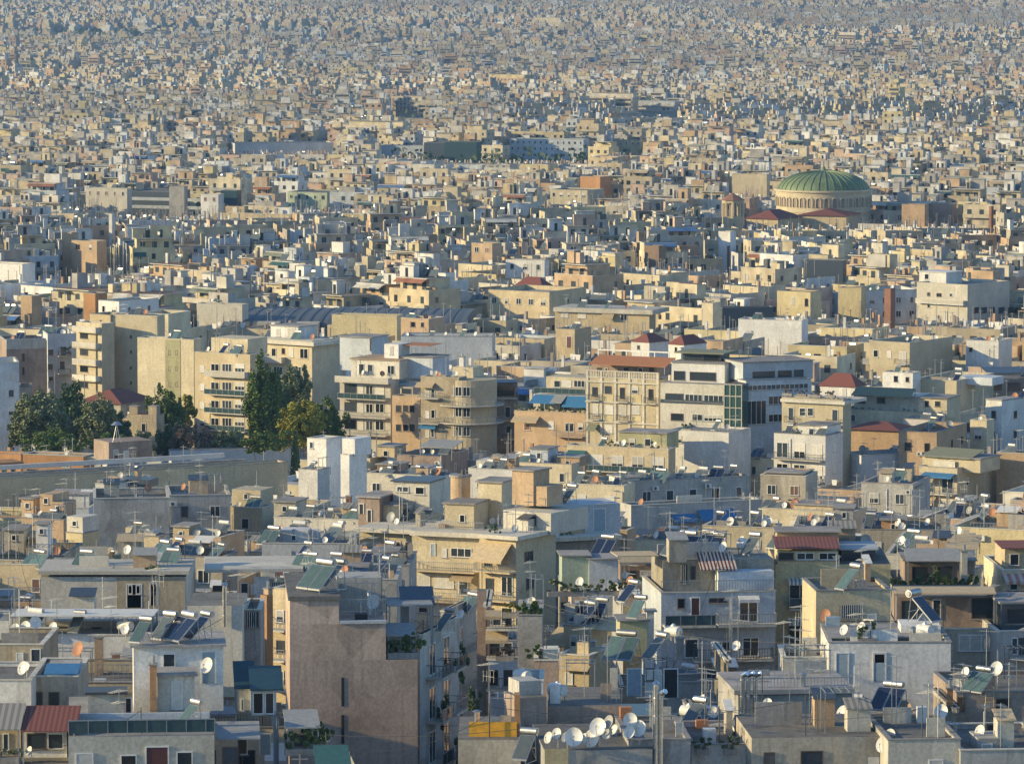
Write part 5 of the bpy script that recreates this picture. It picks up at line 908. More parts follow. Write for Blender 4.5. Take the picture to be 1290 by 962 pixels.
b = Bld('the ochre veranda block', 'low ochre block with a dark planted veranda under a long cream slab', 714, 842, 848, 566, 490, 14, 'sand', yb=582, par=.5, roof='roof_tan', dp=10); b.hut(780, 840, 544, off=3, dep=5, mat='olive', wins=[(793, 552, 800, 562, 's'), (812, 552, 820, 562)]); b.auto(1, 'bal', 'win'); planter(b, 770, 562, 1, 3, 1.2, 'leaf_green', n=500, z=b.rz, desc='green bushes on the ochre veranda'); clutter(b, 1, 2, 2)
b = Bld('the awning terrace flats', 'cream flats with a long plant filled terrace under beige awnings', 1063, 1182, 1210, 520, 515, 16, 'cream', yb=532, par=.9, dp=12, roof='roof_tan'); b.win((1070, 522, 1078, 531, 'w')); b.hut(1075, 1160, 496, off=4, dep=6, mat='offwhite', slab=0, name='terrace_room', wins=[(1080, 500, 1090, 508, 'o'), (1105, 500, 1115, 508, 'o')]); b.panelroof(1072, 1146, 486, 497, 1.5, 3, 'awn_olive', 'awning'); b.hut(1157, 1193, 501, off=1, dep=6, mat='cream', wins=[(1165, 504, 1170, 512, 'b'), (1178, 505, 1184, 512, 'b')])
for x in (1073, 1085, 1098, 1112, 1140, 1150): planter(b, x, 519, .8, 1.4, 1.0, 'leaf_green' if x % 2 else 'leaf_grey', n=300, z=b.rz, seed=x, desc='green terrace plants under the beige awnings')
b = Bld('the white gable house', 'white house with a dark red half gable roof', 1033, 1077, 1090, 487, 545, 20, 'white', yb=505, par=.1, pitched=(2.0, 'tiles', .3)); b.win((1061, 489, 1066, 500, 'S'))
b = Bld('the dark red roofed shop', 'low building under a broad dark red roof with a ribbed red terrace below', 1068, 1132, 1150, 542, 508, 14, 'tan', yb=556, par=.1, pitched=(1.0, 'tiles', .5), dp=9)
b = Bld('the white band annex', 'white annex with a sunlit parapet and twin black panels', 1138, 1178, 1190, 529, 512, 16, 'white', yb=542); roofitem(b, 'h2b', 1184, 541, .2, sc=1.05); clutter(b, 1, 1, 1)
b = Bld('the ochre rounded annex', 'ochre annex with a rounded orange gable wall', 1132, 1180, 1218, 545, 500, 14, 'tan', yb=565); b.auto(1, 'win'); clutter(b, 1, 1, 2)
b = Bld('the stepped white right flats', 'stepped white flats in half shade near the right edge', 1242, 1262, 1330, 505, 520, 40, 'white', yb=560); b.auto(3, 'win'); clutter(b, 2, 2, 1); b.hut(1244, 1262, 503, off=.5, dep=5, mat='white')
b = Bld('the tall white shaft block', 'narrow sunlit white block with tiny windows near the right edge', 1222, 1243, 1252, 530, 510, 20, 'cream', yb=560); b.auto(2, 'win'); clutter(b, 0, 1, 1)
b = Bld('the pale gabled roof terrace', 'pale flats with a ridge shaped cream canopy', 1150, 1205, 1255, 480, 560, 20, 'cream', yb=505, roof='roof_tan'); b.panelroof(1148, 1205, 473, 485, 1, 5, 'awn_tan', 'canopy'); b.hut(1205, 1250, 474, off=4, dep=5, mat='bluewhite'); clutter(b, 2, 2, 2)
b = Bld('the brown blank rear wall', 'mid brown blank wall beside a cream front with a small balcony', 1095, 1146, 1200, 432, 610, 34, 'cream', yb=470, roof='roof_light'); b.auto(1, 'mix', 'none'); clutter(b, 1, 3, 2)
b = Bld('the round logo white wall', 'low white house with a round grey dish disc on its wall', 1217, 1258, 1275, 430, 615, 18, 'white', yb=450); b.win((1221, 437, 1225, 443, 'o')); clutter(b, 1, 4, 2)
b = Bld('the white house with a small black window', 'white house with small black window right of the red half gable', 1112, 1150, 1160, 470, 560, 20, 'white', yb=486); b.win((1126, 473, 1131, 481, 'o'), (1141, 475, 1145, 481, 'o')); clutter(b, 1, 1, 1)
b = Bld('the dark pergola right edge block', 'block with a blue grey pergola roof over dark open terraces', 1245, 1250, 1330, 478, 570, -8, 'taupe', yb=505, par=.4); b.panelroof(1244, 1320, 462, 470, 1, 5, 'slate_metal', 'pergola'); b.win((1250, 482, 1262, 492, 'o'), (1270, 482, 1285, 492, 'o')); clutter(b, 1, 1, 1)
# red roofed huts
b = Bld('the left red roofed hut', 'small white gabled hut with a red roof above the neoclassical house', 795, 818, 842, 431, 600, 42, 'white', yb=446, par=.1, pitched=(1.5, 'tiles', .2)); b.win((803, 435, 806, 440, 'o'))
b = Bld('the second red roofed hut', 'small white gabled hut with a red roof right of its twin', 842, 862, 890, 434, 605, 40, 'white', yb=446, par=.1, pitched=(1.6, 'tiles', .2)); b.win((850, 437, 853, 443, 'o'))
b = Bld('the low long grey roof house', 'long low house with a grey eave, beige awning and cream windows', 699, 818, 826, 392, 700, 14, 'sand', yb=408, par=.1, roof='roof_light', dp=10); b.hut(697, 822, 387, off=-.8, dep=10, ybase=392.5, mat='offwhite', slab=0, name='eave'); b.win((707, 392, 716, 400, 'S'), (728, 393, 738, 401, 'S'), (782, 396, 790, 404, 'w')); b.awn((760, 775, 392, 400), mat='awn_tan'); clutter(b, 2, 2, 1)
b = Bld('the tan square tower hut', 'plain tan square hut tower right of the long grey eave', 884, 898, 908, 382, 690, 30, 'cream', yb=402); 
b = Bld('the slate glazed penthouse', 'dark slate glazed penthouse with a pale parapet', 905, 910, 975, 388, 700, -14, 'slate_metal', yb=402, par=.2); 
b = Bld('the long white parapet block', 'long white parapet block under the slate glazed penthouse', 930, 1010, 1018, 404, 660, 10, 'white', yb=414, roof='roof_light'); clutter(b, 2, 3, 1)
b = Bld('the twin window tan cabin', 'tan cabin with a red door under a striped shutter band', 700, 724, 745, 415, 640, 22, 'sand', yb=440); b.win((714, 424, 720, 438, 'r')); clutter(b, 1, 1, 1)
b = Bld('the yellow cottage block', 'bright yellow cottage block with a grey sloping roof', 979, 1021, 1035, 368, 735, 24, 'yellow', yb=390, par=.2); b.win((997, 374, 1001, 384, 'S'), (1014, 376, 1018, 386, 'o'))
b = Bld('the buff square tower', 'plain buff square tower between the yellow cottage and the blue flats', 1056, 1085, 1090, 363, 745, 16, 'yellow', yb=393, par=.2)
b = Bld('the blue shaded flats', 'blue shaded flats with small windows behind the brick chimney', 1088, 1090, 1157, 366, 755, -14, 'bluewhite', yb=395); b.auto(2, 'win'); clutter(b, 1, 3, 1)
b = Bld('the square brick chimney', 'tall square red brown brick chimney', 1114, 1122, 1128, 363, 690, 35, 'brick', yb=400, par=.1, name='chimney_stack', cat='chimney', coping=False)
b = C18 = Bld('the long white two floor block', 'long white block with sunlit left face and shaded ribbon windows', 1155, 1219, 1285, 359, 735, 40, 'offwhite', yb=398, roof='roof_light', par=.5); b.hut(1158, 1192, 342, off=4, dep=6, mat='white', wins=[(1165, 345, 1170, 352)], smat='white'); b.win((1168, 368, 1172, 373, 'b'), (1180, 369, 1186, 374, 'b'), (1196, 369, 1200, 374), (1168, 383, 1172, 388)); b.swin(*[(x, 387, x+7, 394, 'o') for x in (1226, 1236, 1246, 1258, 1270)]); b.bal((1157, 1217, 380), mat='white', st='solid')
b = Bld('the low red roofed long house', 'long tan house with a small red hipped roof hut', 615, 692, 740, 368, 720, 22, 'sand', yb=388, roof='roof_light'); b.auto(1, 'win'); 
b = Bld('the red hipped roof hut', 'small cream hut with a dark red hipped roof on the long tan house', 650, 682, 694, 361, 735, 24, 'cream', yb=370, par=.1, pitched=(2, 'tiles', .5))
b = Bld('the peach block at the hall', 'peach low block with small windows left of the wire fenced roof', 505, 540, 560, 402, 655, 22, 'tan', yb=418); b.win((517, 405, 523, 412, 'o'), (530, 406, 534, 412, 'o')); clutter(b, 1, 2, 2)
b = Bld('the acid yellow parapet', 'long bright yellow parapet wall with a dark shed behind it', 418, 500, 508, 398, 665, 8, 'yellow', yb=412, dp=6, par=1.5)
b = Bld('the blue green glazed rooftops', 'long pale blue green wall of faded panels', 505, 620, 626, 424, 640, 4, 'bluewhite', yb=440, dp=8); clutter(b, 2, 3, 3)
# hall with a vaulted metal roof
P0 = at(300, 391, 700*K); root = empty('market_hall', (P0[0], 690*K, ground(0, 700*K)), R(-4)); tag(root, 'long hall with a dark ribbed metal roof and three square end bays', 'hall'); HH = P0[2]-root.location.z; Lh = 46
mb = MB(); mb.box(0, Lh, 0, 34, 0, HH-2, 'stone'); mb.build('wall', root); mb = MB(); vs = []; fs = []; n_ = 16
for i_ in range(n_+1):
    a_ = pi*i_/n_; y_ = 17-18*cos(a_); z_ = HH-2+1.9*sin(a_)**.8 if 0 < i_ < n_ else HH-2
    vs += [(-1, y_, z_), (Lh+1, y_, z_)]
for i_ in range(n_): fs.append((2*i_, 2*i_+1, 2*i_+3, 2*i_+2))
fs += [tuple(range(0, 2*n_+2, 2)), tuple(range(1, 2*n_+2, 2))[::-1]]
mb.add(vs, fs, 'corrug'); mb.build('roof', root); mb = MB()
for i_ in range(3): mb.box(5+i_*8, 9.5+i_*8, -3, 0, HH-5, HH-1, 'offwhite')
mb.build('end_bays', root); FOOT.append((P0[0]+cos(R(-4))*Lh/2+1, 690*K+17, Lh/2, 17, R(-4))); CLEAR.append((690*K, 280, 560, 396))
for x_ in np.arange(1, Lh, 2.4):
    mb = MB()
    for i_ in range(1, n_): a_ = pi*i_/n_; a2 = pi*(i_-1)/n_; mb.cyl((x_, 17-18*cos(a_), HH-1.95+1.9*sin(a_)**.8), (x_, 17-18*cos(a2), HH-1.95+1.9*sin(a2)**.8), .07, 'slate_metal', 4, cap=False)
    mb.build('roof_rib', root)
b = Bld('the curved end hall', 'pale hall end wall with a curved cream roof edge', 248, 305, 312, 384, 690, 14, 'offwhite', yb=400, par=.2, roof='roof_light'); clutter(b, 0, 1, 1)
# ================================================================== trees
tree(52, 562, 492, 66, 512, 'leaf_grey', 'broad grey green tree, leftmost of the dark grove by the low orange annexes', n=15000, seed=2, sz=.24)
tree(92, 556, 484, 56, 526, 'leaf_dark', 'darker tree rising at the middle of the left grove', n=12000, seed=3, sz=.24)
tree(122, 566, 498, 50, 508, 'leaf_grey', 'grey green tree in front of the red roofed villa', n=11000, seed=4, sz=.22)
tree(150, 570, 520, 38, 515, 'leaf_dark', 'low dark tree beside the villa wall', n=6000, seed=5)
tree(28, 562, 520, 40, 520, 'leaf_grey', 'low tree at the outer left of the grove', n=6000, seed=15)
tree(206, 560, 488, 44, 535, 'leaf_green', 'green tree in front of the blank yellow tower', n=8000, seed=6)
tree(233, 540, 498, 28, 540, 'leaf_gold', 'small yellow green tree between the yellow tower and the balcony flats', n=4000, seed=16)
tree(222, 578, 530, 46, 516, 'leaf_dark', 'dark low tree under the yellow tower', n=6000, seed=17)
tree(331, 562, 448, 44, 520, 'leaf_green', 'tall green tree covering the balcony flats', n=14000, seed=7, sz=.22)
tree(348, 562, 470, 50, 532, 'leaf_dark', 'dark tree between the tall tree and the yellow one', n=9000, seed=8)
tree(374, 520, 452, 38, 545, 'leaf_grey', 'tall grey tree against the brown blank side wall', n=8000, seed=9)
tree(378, 566, 502, 50, 505, 'leaf_gold', 'round yellow green tree beside the cream balcony flats', n=13000, seed=10, sz=.2)
tree(410, 560, 504, 44, 512, 'leaf_green', 'bushy green tree touching the four balcony flats', n=9000, seed=11)
tree(232, 576, 526, 40, 508, 'leaf_dry', 'bare twiggy tree behind the painted boundary wall', n=2400, seed=12, sz=.13)
tree(256, 574, 532, 36, 510, 'leaf_dry', 'second bare twiggy tree further along the boundary wall', n=1800, seed=13, sz=.13)
tree(290, 572, 540, 60, 512, 'leaf_grey', 'low palms and shrubs in the yard of the balcony flats', n=5000, seed=14)
tree(180, 574, 540, 34, 506, 'leaf_grey', 'small palm like tree at the villa corner', n=2500, seed=18)
P = at(372, 544, 488*K); root = empty('cypress_tree', (P[0], 488*K, ground(0, 488*K))); tag(root, 'slim dark cypress beside the white windowless cluster', 'tree', 'trees among the blocks'); hz = P[2]-root.location.z; mb = MB(); rs = random.Random(5)
for i_ in range(3500):
    t_ = rs.random(); z_ = hz*(.25+.75*t_); r_ = .95*math.sin(min(1, (1-t_)*1.6+.08)*pi/2)*rs.uniform(.6, 1); a_ = rs.uniform(0, 2*pi); p_ = Vector((cos(a_)*r_, sin(a_)*r_, z_)); d1 = Vector((rs.gauss(0,.5), rs.gauss(0,.5), 1)).normalized()*.2; d2 = d1.orthogonal().normalized()*.12
    mb.add([tuple(p_-d1), tuple(p_+d2), tuple(p_+d1), tuple(p_-d2)], [(0,1,2,3)], 'leaf_dark')
mb.build('crown', root); mb = MB(); mb.cyl((0,0,0),(0,0,hz*.6),.2,'bark',8,.1); mb.build('trunk', root); FOOT.append((P[0], 488*K, 1, 1, 0)); CLEAR.append((487*K, 366, 378, 588))
tree(68, 572, 536, 70, 500, 'leaf_green', 'low shrubs at the foot of the left grove', n=5000, seed=21, sz=.18)
tree(140, 574, 545, 50, 500, 'leaf_green', 'low green shrubs before the villa porch', n=3500, seed=22, sz=.18)
tree(340, 572, 540, 60, 500, 'leaf_green', 'undergrowth at the foot of the tall tree', n=4500, seed=23, sz=.18)
# villa
b = Bld('the red roofed villa', 'old stone villa with red hipped roofs and a crenellated porch among trees', 100, 152, 190, 508, 548, 18, 'stone', yb=512, par=.1, pitched=(2, 'tiles', .5))
b = Bld('the villa porch', 'pale stone porch wing with rounded parapet knobs and one window', 160, 197, 201, 522, 530, 12, 'beige', yb=560, par=.1, dp=8, roof='tiles'); b.win((178, 533, 184, 545)); b.chim(168, 512, .3, 1.4, 'beige', pots=False); b.chim(192, 512, .3, 1.4, 'beige', pots=False)
P = at(147, 542, 446*K); mb = MB(); mb.cyl((0,0,0),(0,0,1.6),.06,'steel',6); mb.cyl((-.5,0,0),(0,0,2.4),.05,'steel',5); mb.cyl((.5,0,0),(0,0,2.4),.05,'steel',5); mb.cyl((0,0,2.3),(0,0,2.7),.75,'steel',14,r1=.3); o_ = mb.build('roof_siren'); o_.location = (P[0], 446*K, at(147, 557, 446*K)[2]); tag(o_, 'small disc topped siren on thin legs above the shaded stair hut', 'siren')
# ================================================================== domed church and far landmarks
d = 1000*K; P = at(1041, 268, d); s_ = F/d; gz = ground(P[0], d); rad = 60/s_; root = empty('domed_church', (P[0], d+rad, gz), 0); tag(root, 'large round church with a ribbed green copper dome above an arched drum', 'church')
z0 = P[2]-gz; z1 = at(1041, 243, d)[2]-gz; ztop = at(1041, 215, d+rad)[2]-gz
mb = MB(); mb.cyl((0,0,0),(0,0,z1), rad, 'cream', 96); mb.build('drum', root); mb = MB(); mb.cyl((0,0,z1),(0,0,z1+.5), rad+.6, 'cream', 96); mb.cyl((0,0,z1-6.0),(0,0,z1-5.6), rad+.3, 'cream', 96); mb.build('cornice', root)
proto = None
def arch_mesh():
    m_ = MB(); w, h = .55, 2.1; vs = [(-w,-.12,0),(w,-.12,0)]+[(w*cos(pi*i/8), -.12, h+w*sin(pi*i/8)) for i in range(9)]; n = len(vs); vs2 = [(x, .2, z) for x, _, z in vs]; m_.add(vs+vs2, [tuple(range(n))]+[(i, i+n, (i+1) % n+n, (i+1) % n) for i in range(n)], 'taupe'); return m_.mesh('arched_window')
am_ = arch_mesh()
def surround():
    m_ = MB(); w, h = .6, 2.1
    for i in range(8): a0, a1 = pi*i/8, pi*(i+1)/8; m_.hexa([(w*cos(a0),-.35,h+w*sin(a0)),((w+.25)*cos(a0),-.35,h+(w+.25)*sin(a0)),((w+.25)*cos(a0),.1,h+(w+.25)*sin(a0)),(w*cos(a0),.1,h+w*sin(a0)),(w*cos(a1),-.35,h+w*sin(a1)),((w+.25)*cos(a1),-.35,h+(w+.25)*sin(a1)),((w+.25)*cos(a1),.1,h+(w+.25)*sin(a1)),(w*cos(a1),.1,h+w*sin(a1))], 'cream')
    m_.box(-w-.25, -w, -.35, .1, 0, h, 'cream'); m_.box(w, w+.25, -.35, .1, 0, h, 'cream'); return m_.mesh('surround')
sm_ = surround()
for i_ in range(36):
    a_ = 2*pi*i_/36; o_ = link('arched_window', am_, root, (cos(a_)*(rad+.02), sin(a_)*(rad+.02), z1-4.4), a_+pi/2); link('surround', sm_, o_)
mb = MB(); vs = []; fs = []; nn, kk = 72, 14; R0 = rad-.6; Hd = ztop-z1-.5
for j in range(kk+1):
    t_ = j/kk; rr_ = R0*cos(t_*pi/2)**.92 if j < kk else .6; zz_ = z1+.5+Hd*sin(t_*pi/2)**1.12
    for i in range(nn): a_ = 2*pi*i/nn; vs.append((rr_*cos(a_), rr_*sin(a_), zz_))
for j in range(kk):
    for i in range(nn): fs.append((j*nn+i, j*nn+(i+1) % nn, (j+1)*nn+(i+1) % nn, (j+1)*nn+i))
mb.add(vs, fs, 'copper'); dm = mb.build('dome', root)
mb = MB()
for i in range(0, nn, 2):
    a_ = 2*pi*i/nn
    for j in range(kk-1):
        f0, f1 = [(R0*cos(k/kk*pi/2)**.92+.1, z1+.55+Hd*sin(k/kk*pi/2)**1.12) for k in (j, j+1)]
        mb.cyl((f0[0]*cos(a_), f0[0]*sin(a_), f0[1]), (f1[0]*cos(a_), f1[0]*sin(a_), f1[1]), .1, 'copper', 4, cap=False)
mb.build('ribs', dm); mb = MB(); mb.cyl((0,0,ztop-.4),(0,0,ztop+1.2),.9,'copper',12,r1=.4); mb.cyl((0,0,ztop+1.2),(0,0,ztop+3.2),.1,'steel',6); mb.box(-.5,.5,-.08,.08,ztop+2.4,ztop+2.55,'steel'); mb.build('finial', root)
FOOT.append((P[0], d+rad, rad, rad, 0)); CLEAR.append((d, 975, 1108, 273)); CLEAR.append((984*K, 940, 1115, 281))
for (xl, xc, xr, yt, th_, d_, pt, lb) in ((940, 980, 1010, 276, 24, 985, (2.4, 'tiles', .6), 'wide red tiled wing at the left foot of the domed church'), (1004, 1066, 1092, 272, 10, 992, (1.7, 'tiles', .6), 'low red tiled wing in front of the drum')):
    Bld('the '+lb.split(' at ')[0], lb, xl, xc, xr, yt, d_, th_, 'sand', yb=yt+5, par=.1, pitched=pt, name='church_wing', cat='church wing', dp=14)
P = at(923, 252, 975*K); g_ = ground(0, 975*K); root = empty('bell_tower', (P[0], 975*K, g_)); tag(root, 'octagonal bell tower with open arches and a red pointed roof left of the dome', 'tower'); H_ = P[2]-g_; mb = MB(); rr_ = 3.0
mb.cyl((0,0,0),(0,0,H_-4.6),rr_,'sand',8)
for i_ in range(8): a_ = 2*pi*i_/8; mb.cyl((cos(a_)*(rr_-.35), sin(a_)*(rr_-.35), H_-4.6), (cos(a_)*(rr_-.35), sin(a_)*(rr_-.35), H_-.8), .5, 'sand', 6)
mb.cyl((0,0,H_-.8),(0,0,H_),rr_+.1,'sand',8); mb.cyl((0,0,H_-4.6),(0,0,H_-.8),1.0,'taupe',8); mb.build('belfry', root); mb = MB(); mb.cyl((0,0,H_),(0,0,H_+2.0),rr_+.5,'brick',8,r1=.2); mb.cyl((0,0,H_+2),(0,0,H_+3),.08,'steel',4); mb.build('roof', root); FOOT.append((P[0], 975*K, 3, 3, 0)); CLEAR.append((975*K, 905, 941, 278))
far = [ # short,label,xl,xc,xr,yt,d,th,mat,yb,rows,kind
 ('the long glass office', 'white gabled end of the long dark glass office in the middle distance', 108, 160, 166, 238, 1120, 18, 'offwhite', 258, 1, 'win'),
 ('the dark glass office', 'long dark glass office with pale window bands', 162, 213, 300, 242, 1130, 14, 'slate_metal', 268, 0, 'blank'),
 ('the white office annex', 'small white framed annex at the right of the dark glass office', 253, 275, 282, 245, 1112, 12, 'white', 262, 1, 'win'),
 ('the teal office end', 'teal glazed end of the dark glass office', 278, 298, 304, 240, 1116, 12, 'teal_metal', 268, 0, 'blank'),
 ('the long white shed', 'long low white shed with a pale blue wall at upper centre', 266, 296, 420, 181, 1620, -14, 'white', 188, 0, 'blank'),
 ('the long blue slab', 'long pale blue slab beside the dark glass institute', 480, 534, 540, 184, 1650, 10, 'bluewhite', 193, 0, 'blank'),
 ('the wide pale parking block', 'wide pale block with dark strips right of the far tan tower', 790, 850, 856, 128, 2150, 14, 'bluewhite', 142, 2, 'bal'),
 ('the teal far slab', 'small teal slab far off near the dark tree band', 657, 668, 672, 70, 3600, 14, 'teal_metal', 80, 0, 'blank'),
 ('the blue far slab', 'broad blue slab far off near the dark tree band', 815, 842, 846, 66, 3600, 14, 'slate_metal', 78, 0, 'blank'),
 ('the dark office stair core', 'tall grey glazed stair core of the dark glass office', 213, 232, 236, 235, 1118, 10, 'grey', 268, 0, 'blank'),
 ('the orange brick block', 'vivid orange block standing out of the pale town', 731, 756, 770, 223, 1180, 32, 'orange', 247, 0, 'blank'),
 ('the thin white stack', 'thin white stack rising left of the middle', 137, 141, 143, 270, 950, 30, 'white', 302, 0, 'blank'),
 ('the tan school block', 'tan block with a taller square tower at its left', 90, 122, 134, 304, 860, 22, 'tan', 324, 1, 'win'),
 ('the tan school tower', 'square tan tower of the tan school block', 78, 90, 95, 293, 864, 22, 'tan', 324, 0, 'blank'),
 ('the pale green flats', 'pale green flats with a long blue shaded right face', 362, 412, 446, 243, 1160, 30, 'green', 260, 1, 'win'),
 ('the large grey institute', 'large grey institute with rows of dark windows', 642, 735, 742, 176, 1650, 10, 'bluewhite', 200, 3, 'win'),
 ('the glass blue institute', 'dark blue glazed slab left of the large grey institute', 534, 560, 590, 180, 1640, 12, 'slate_metal', 196, 0, 'blank'),
 ('the green glazed atrium', 'dark green glazed block left of the large grey institute', 560, 600, 608, 179, 1635, 12, 'glazing', 200, 0, 'blank'),
 ('the far twin window slab', 'cream slab with four balcony lines far off', 493, 532, 536, 122, 2250, 22, 'cream', 142, 3, 'bal'),
 ('the far tan tower', 'tan tower standing tall in the far town', 577, 595, 600, 86, 2900, 26, 'tan', 106, 0, 'blank'),
 ('the far white flats', 'white flats pair right of the far tan tower', 598, 606, 622, 92, 2850, 26, 'white', 106, 0, 'blank'),
 ('the far yellow block', 'yellow block right of the large grey institute', 778, 808, 812, 177, 1700, 18, 'yellow', 190, 1, 'win'),
 ('the pale wide warehouse', 'pale long warehouse with a flat cream roof', 693, 740, 760, 240, 1120, 18, 'cream', 250, 1, 'win'),
 ('the peach middle block', 'peach block with a dark right face in the middle distance', 594, 620, 632, 307, 840, 30, 'tan', 322, 1, 'win'),
 ('the four window white house', 'white house with four square windows in the middle distance', 637, 686, 690, 328, 800, 14, 'white', 342, 1, 'win'),
 ('the brick chimney by the church', 'thin dark brick chimney below the bell tower', 916, 919, 921, 310, 900, 30, 'brick', 340, 0, 'blank'),
 ('the right brick chimney', 'thin brick chimney right of the church', 1246, 1249, 1251, 260, 980, 30, 'brick', 286, 0, 'blank'),
 ('the brown block beside the church', 'brown windowless block right of the dome', 1168, 1200, 1205, 257, 1010, 10, 'taupe', 278, 0, 'blank'),
 ('the red canopy hut', 'hut with a red canopy right of the dome', 1136, 1165, 1170, 258, 1000, 16, 'tan', 266, 0, 'blank'),
 ('the cream blank block by the bell tower', 'cream windowless block behind the bell tower', 922, 966, 970, 220, 1170, 14, 'cream', 240, 0, 'blank'),
 ('the left edge blue gabled warehouse', 'white warehouse with a yellow roof strip and blue end at the left edge', -20, 28, 44, 333, 790, 24, 'white', 345, 0, 'blank'),
 ('the orange tower left', 'orange stair tower left of the white cabin cluster', 105, 120, 135, 370, 690, 35, 'orange', 400, 0, 'blank'),
 ('the twin tan tower', 'pair of tan shafts near the left edge', 26, 40, 52, 373, 680, 35, 'tan', 400, 0, 'blank'),
 ('the white cabin cluster', 'white cabins with tiny windows above the cream tower', 124, 150, 200, 380, 665, 38, 'white', 396, 1, 'win'),
 ('the brown round towered block', 'brown block with a rounded stair tower', 812, 830, 838, 310, 850, 28, 'brown', 330, 0, 'blank'),
 ('the white boxy pair', 'white boxy pair below the bell tower', 905, 920, 926, 292, 900, 25, 'white', 306, 0, 'blank'),
 ('the low grey ridge roof', 'dark grey ridged roof below the domed church', 1012, 1062, 1066, 328, 800, 12, 'slate_metal', 338, 0, 'blank'),
]
for sh, lb, xl, xc, xr, yt, d_, th_, mt, yb_, rows, kd in far:
    b = Bld(sh, lb, xl, xc, xr, yt, d_, th_, mt, dp=1.5 if 'chimney' in sh or 'stack' in sh else 11, yb=yb_, par=.3, name='chimney_stack' if 'chimney' in sh or 'stack' in sh else 'apartment_building', cat='chimney' if 'chimney' in sh or 'stack' in sh else 'building')
    if rows: b.auto(rows, kd, 'win')
    if sh == 'the dark glass office': b.hut(162, 300, 248, off=-.1, dep=.11, mat='bluewhite', ybase=252, slab=0, name='window_band'); b.hut(162, 300, 258, off=-.1, dep=.11, mat='bluewhite', ybase=262, slab=0, name='window_band')
# ================================================================== the rest of the town
HERO_N = sum(1 for o in COL.objects if o.name.startswith('apartment_building'))
NFILL = 292 - HERO_N
def smooth(x, y, s, k=0):
    return (sin(x/s+k*1.7)+sin(y/s*1.3+k)+sin((x+y)/s*.7+k*2.3)+sin((x-y)/s*1.9+k*.6))/4
def cells():
    """lattice points of all districts: (x, y, th, W, D)"""
    out = []
    ys = [175*K, 330*K, 420*K, 560*K, 700*K, 850*K]
    while ys[-1] < 7300*K: ys.append(ys[-1]+max(160, ys[-1]*.16))
    for yi in range(len(ys)-1):
        ya, yb = ys[yi], ys[yi+1]; half = .5*PW/F*yb*1.16+25; n = max(1, int(round(half*2/(260+ya*.05)))); ya_ = ya; ya = ya/K; n = max(1, n)
        if ya < 420: n = 1
        for k in range(n):
            xa, xb = -half+2*half*k/n, -half+2*half*(k+1)/n
            if ya < 330: th = -1
            elif ya < 420: th = 14
            elif ya < 700: th = 24 if (xa+xb)/2 < 40 or n == 1 else 30
            else: th = random.choice([14, 18, 22, 26, 30, 34, 38, 20, -10, 44])
            big = 1.0 if ya < 1500 else 1.12 if ya < 3500 else 1.25
            pw, pd = (12.0, 11.) if ya < 800 else (11.5, 9.5) if ya < 1300 else (12., 9.5) if ya < 2400 else (14., 11.); t = R(-th); ca, sa = cos(t), sin(t); cx, cy = (xa+xb)/2, (ya_+yb)/2
            m = int(hypot(xb-xa, yb-ya_)/2/min(pw, pd))+2
            xo = 0; cols = []
            for i in range(-m, m+1): cols.append(i*pw+(i//4)*6.0)
            rows = [j*pd+(j//3)*4.5 for j in range(-m, m+1)]
            for u in cols:
                for v in rows:
                    x = cx+ca*u-sa*v; y = cy+sa*u+ca*v
                    if xa <= x < xb and ya_ <= y < yb and abs(x) < .5*PW/F*y*1.13+14:
                        out.append((x, y, th+random.uniform(-.6, .6), pw*random.uniform(.86, .995), pd*random.uniform(.84, .995)))
    out.sort(key=lambda c: c[1])
    return out
CELLS = cells()
FC = ['cream', 'cream', 'cream', 'white', 'offwhite', 'offwhite', 'beige', 'sand', 'sand', 'tan', 'grey', 'pink', 'bluewhite', 'yellow', 'stone', 'taupe', 'cream', 'sand', 'stone', 'offwhite']
WORDC = {'offwhite': 'off white', 'bluewhite': 'blue white', 'sand': 'sandy', 'stone': 'stone grey', 'taupe': 'greyish brown'}
GRIDH = {}
for f in FOOT: GRIDH.setdefault((int(f[0]//40), int(f[1]//40)), []).append(f)
def hits(f):
    gx, gy = int(f[0]//40), int(f[1]//40)
    return any(sat(f, g) for a in (-1, 0, 1) for b_ in (-1, 0, 1) for g in GRIDH.get((gx+a, gy+b_), ()))
HALL = [f for f in FOOT if max(f[2], f[3]) > 14]
def ceiling_for(f, H, gz, extra=2.6):
    """lower H so that the block does not stand in front of something the photo shows"""
    cs = corners(f); pr = [proj(x, y, gz+H) for x, y in cs]; x0, x1 = min(p[0] for p in pr), max(p[0] for p in pr); dd = min(y for x, y in cs)
    lim = 0
    for (d, a, b_, yb) in CLEAR:
        if d > dd+1 and x1 > a+3 and x0 < b_-3: lim = max(lim, yb)
    near = min([d-dd for (d, a, b_, yb) in CLEAR if d > dd+1 and x1 > a+3 and x0 < b_-3]+[999])
    if dd < 206*K: lim = max(lim, 1000)
    if lim:
        cx, cy = f[0], f[1]
        zmax = at(0, lim+3, cy+f[3])[2]-gz-extra*.35
        if H < zmax and near < 34 and dd > 203*K: H = min(zmax, H+6)
        H = min(H, zmax)
        return H, H+6.5 > zmax
    return H, False
FILL = []; REST = []
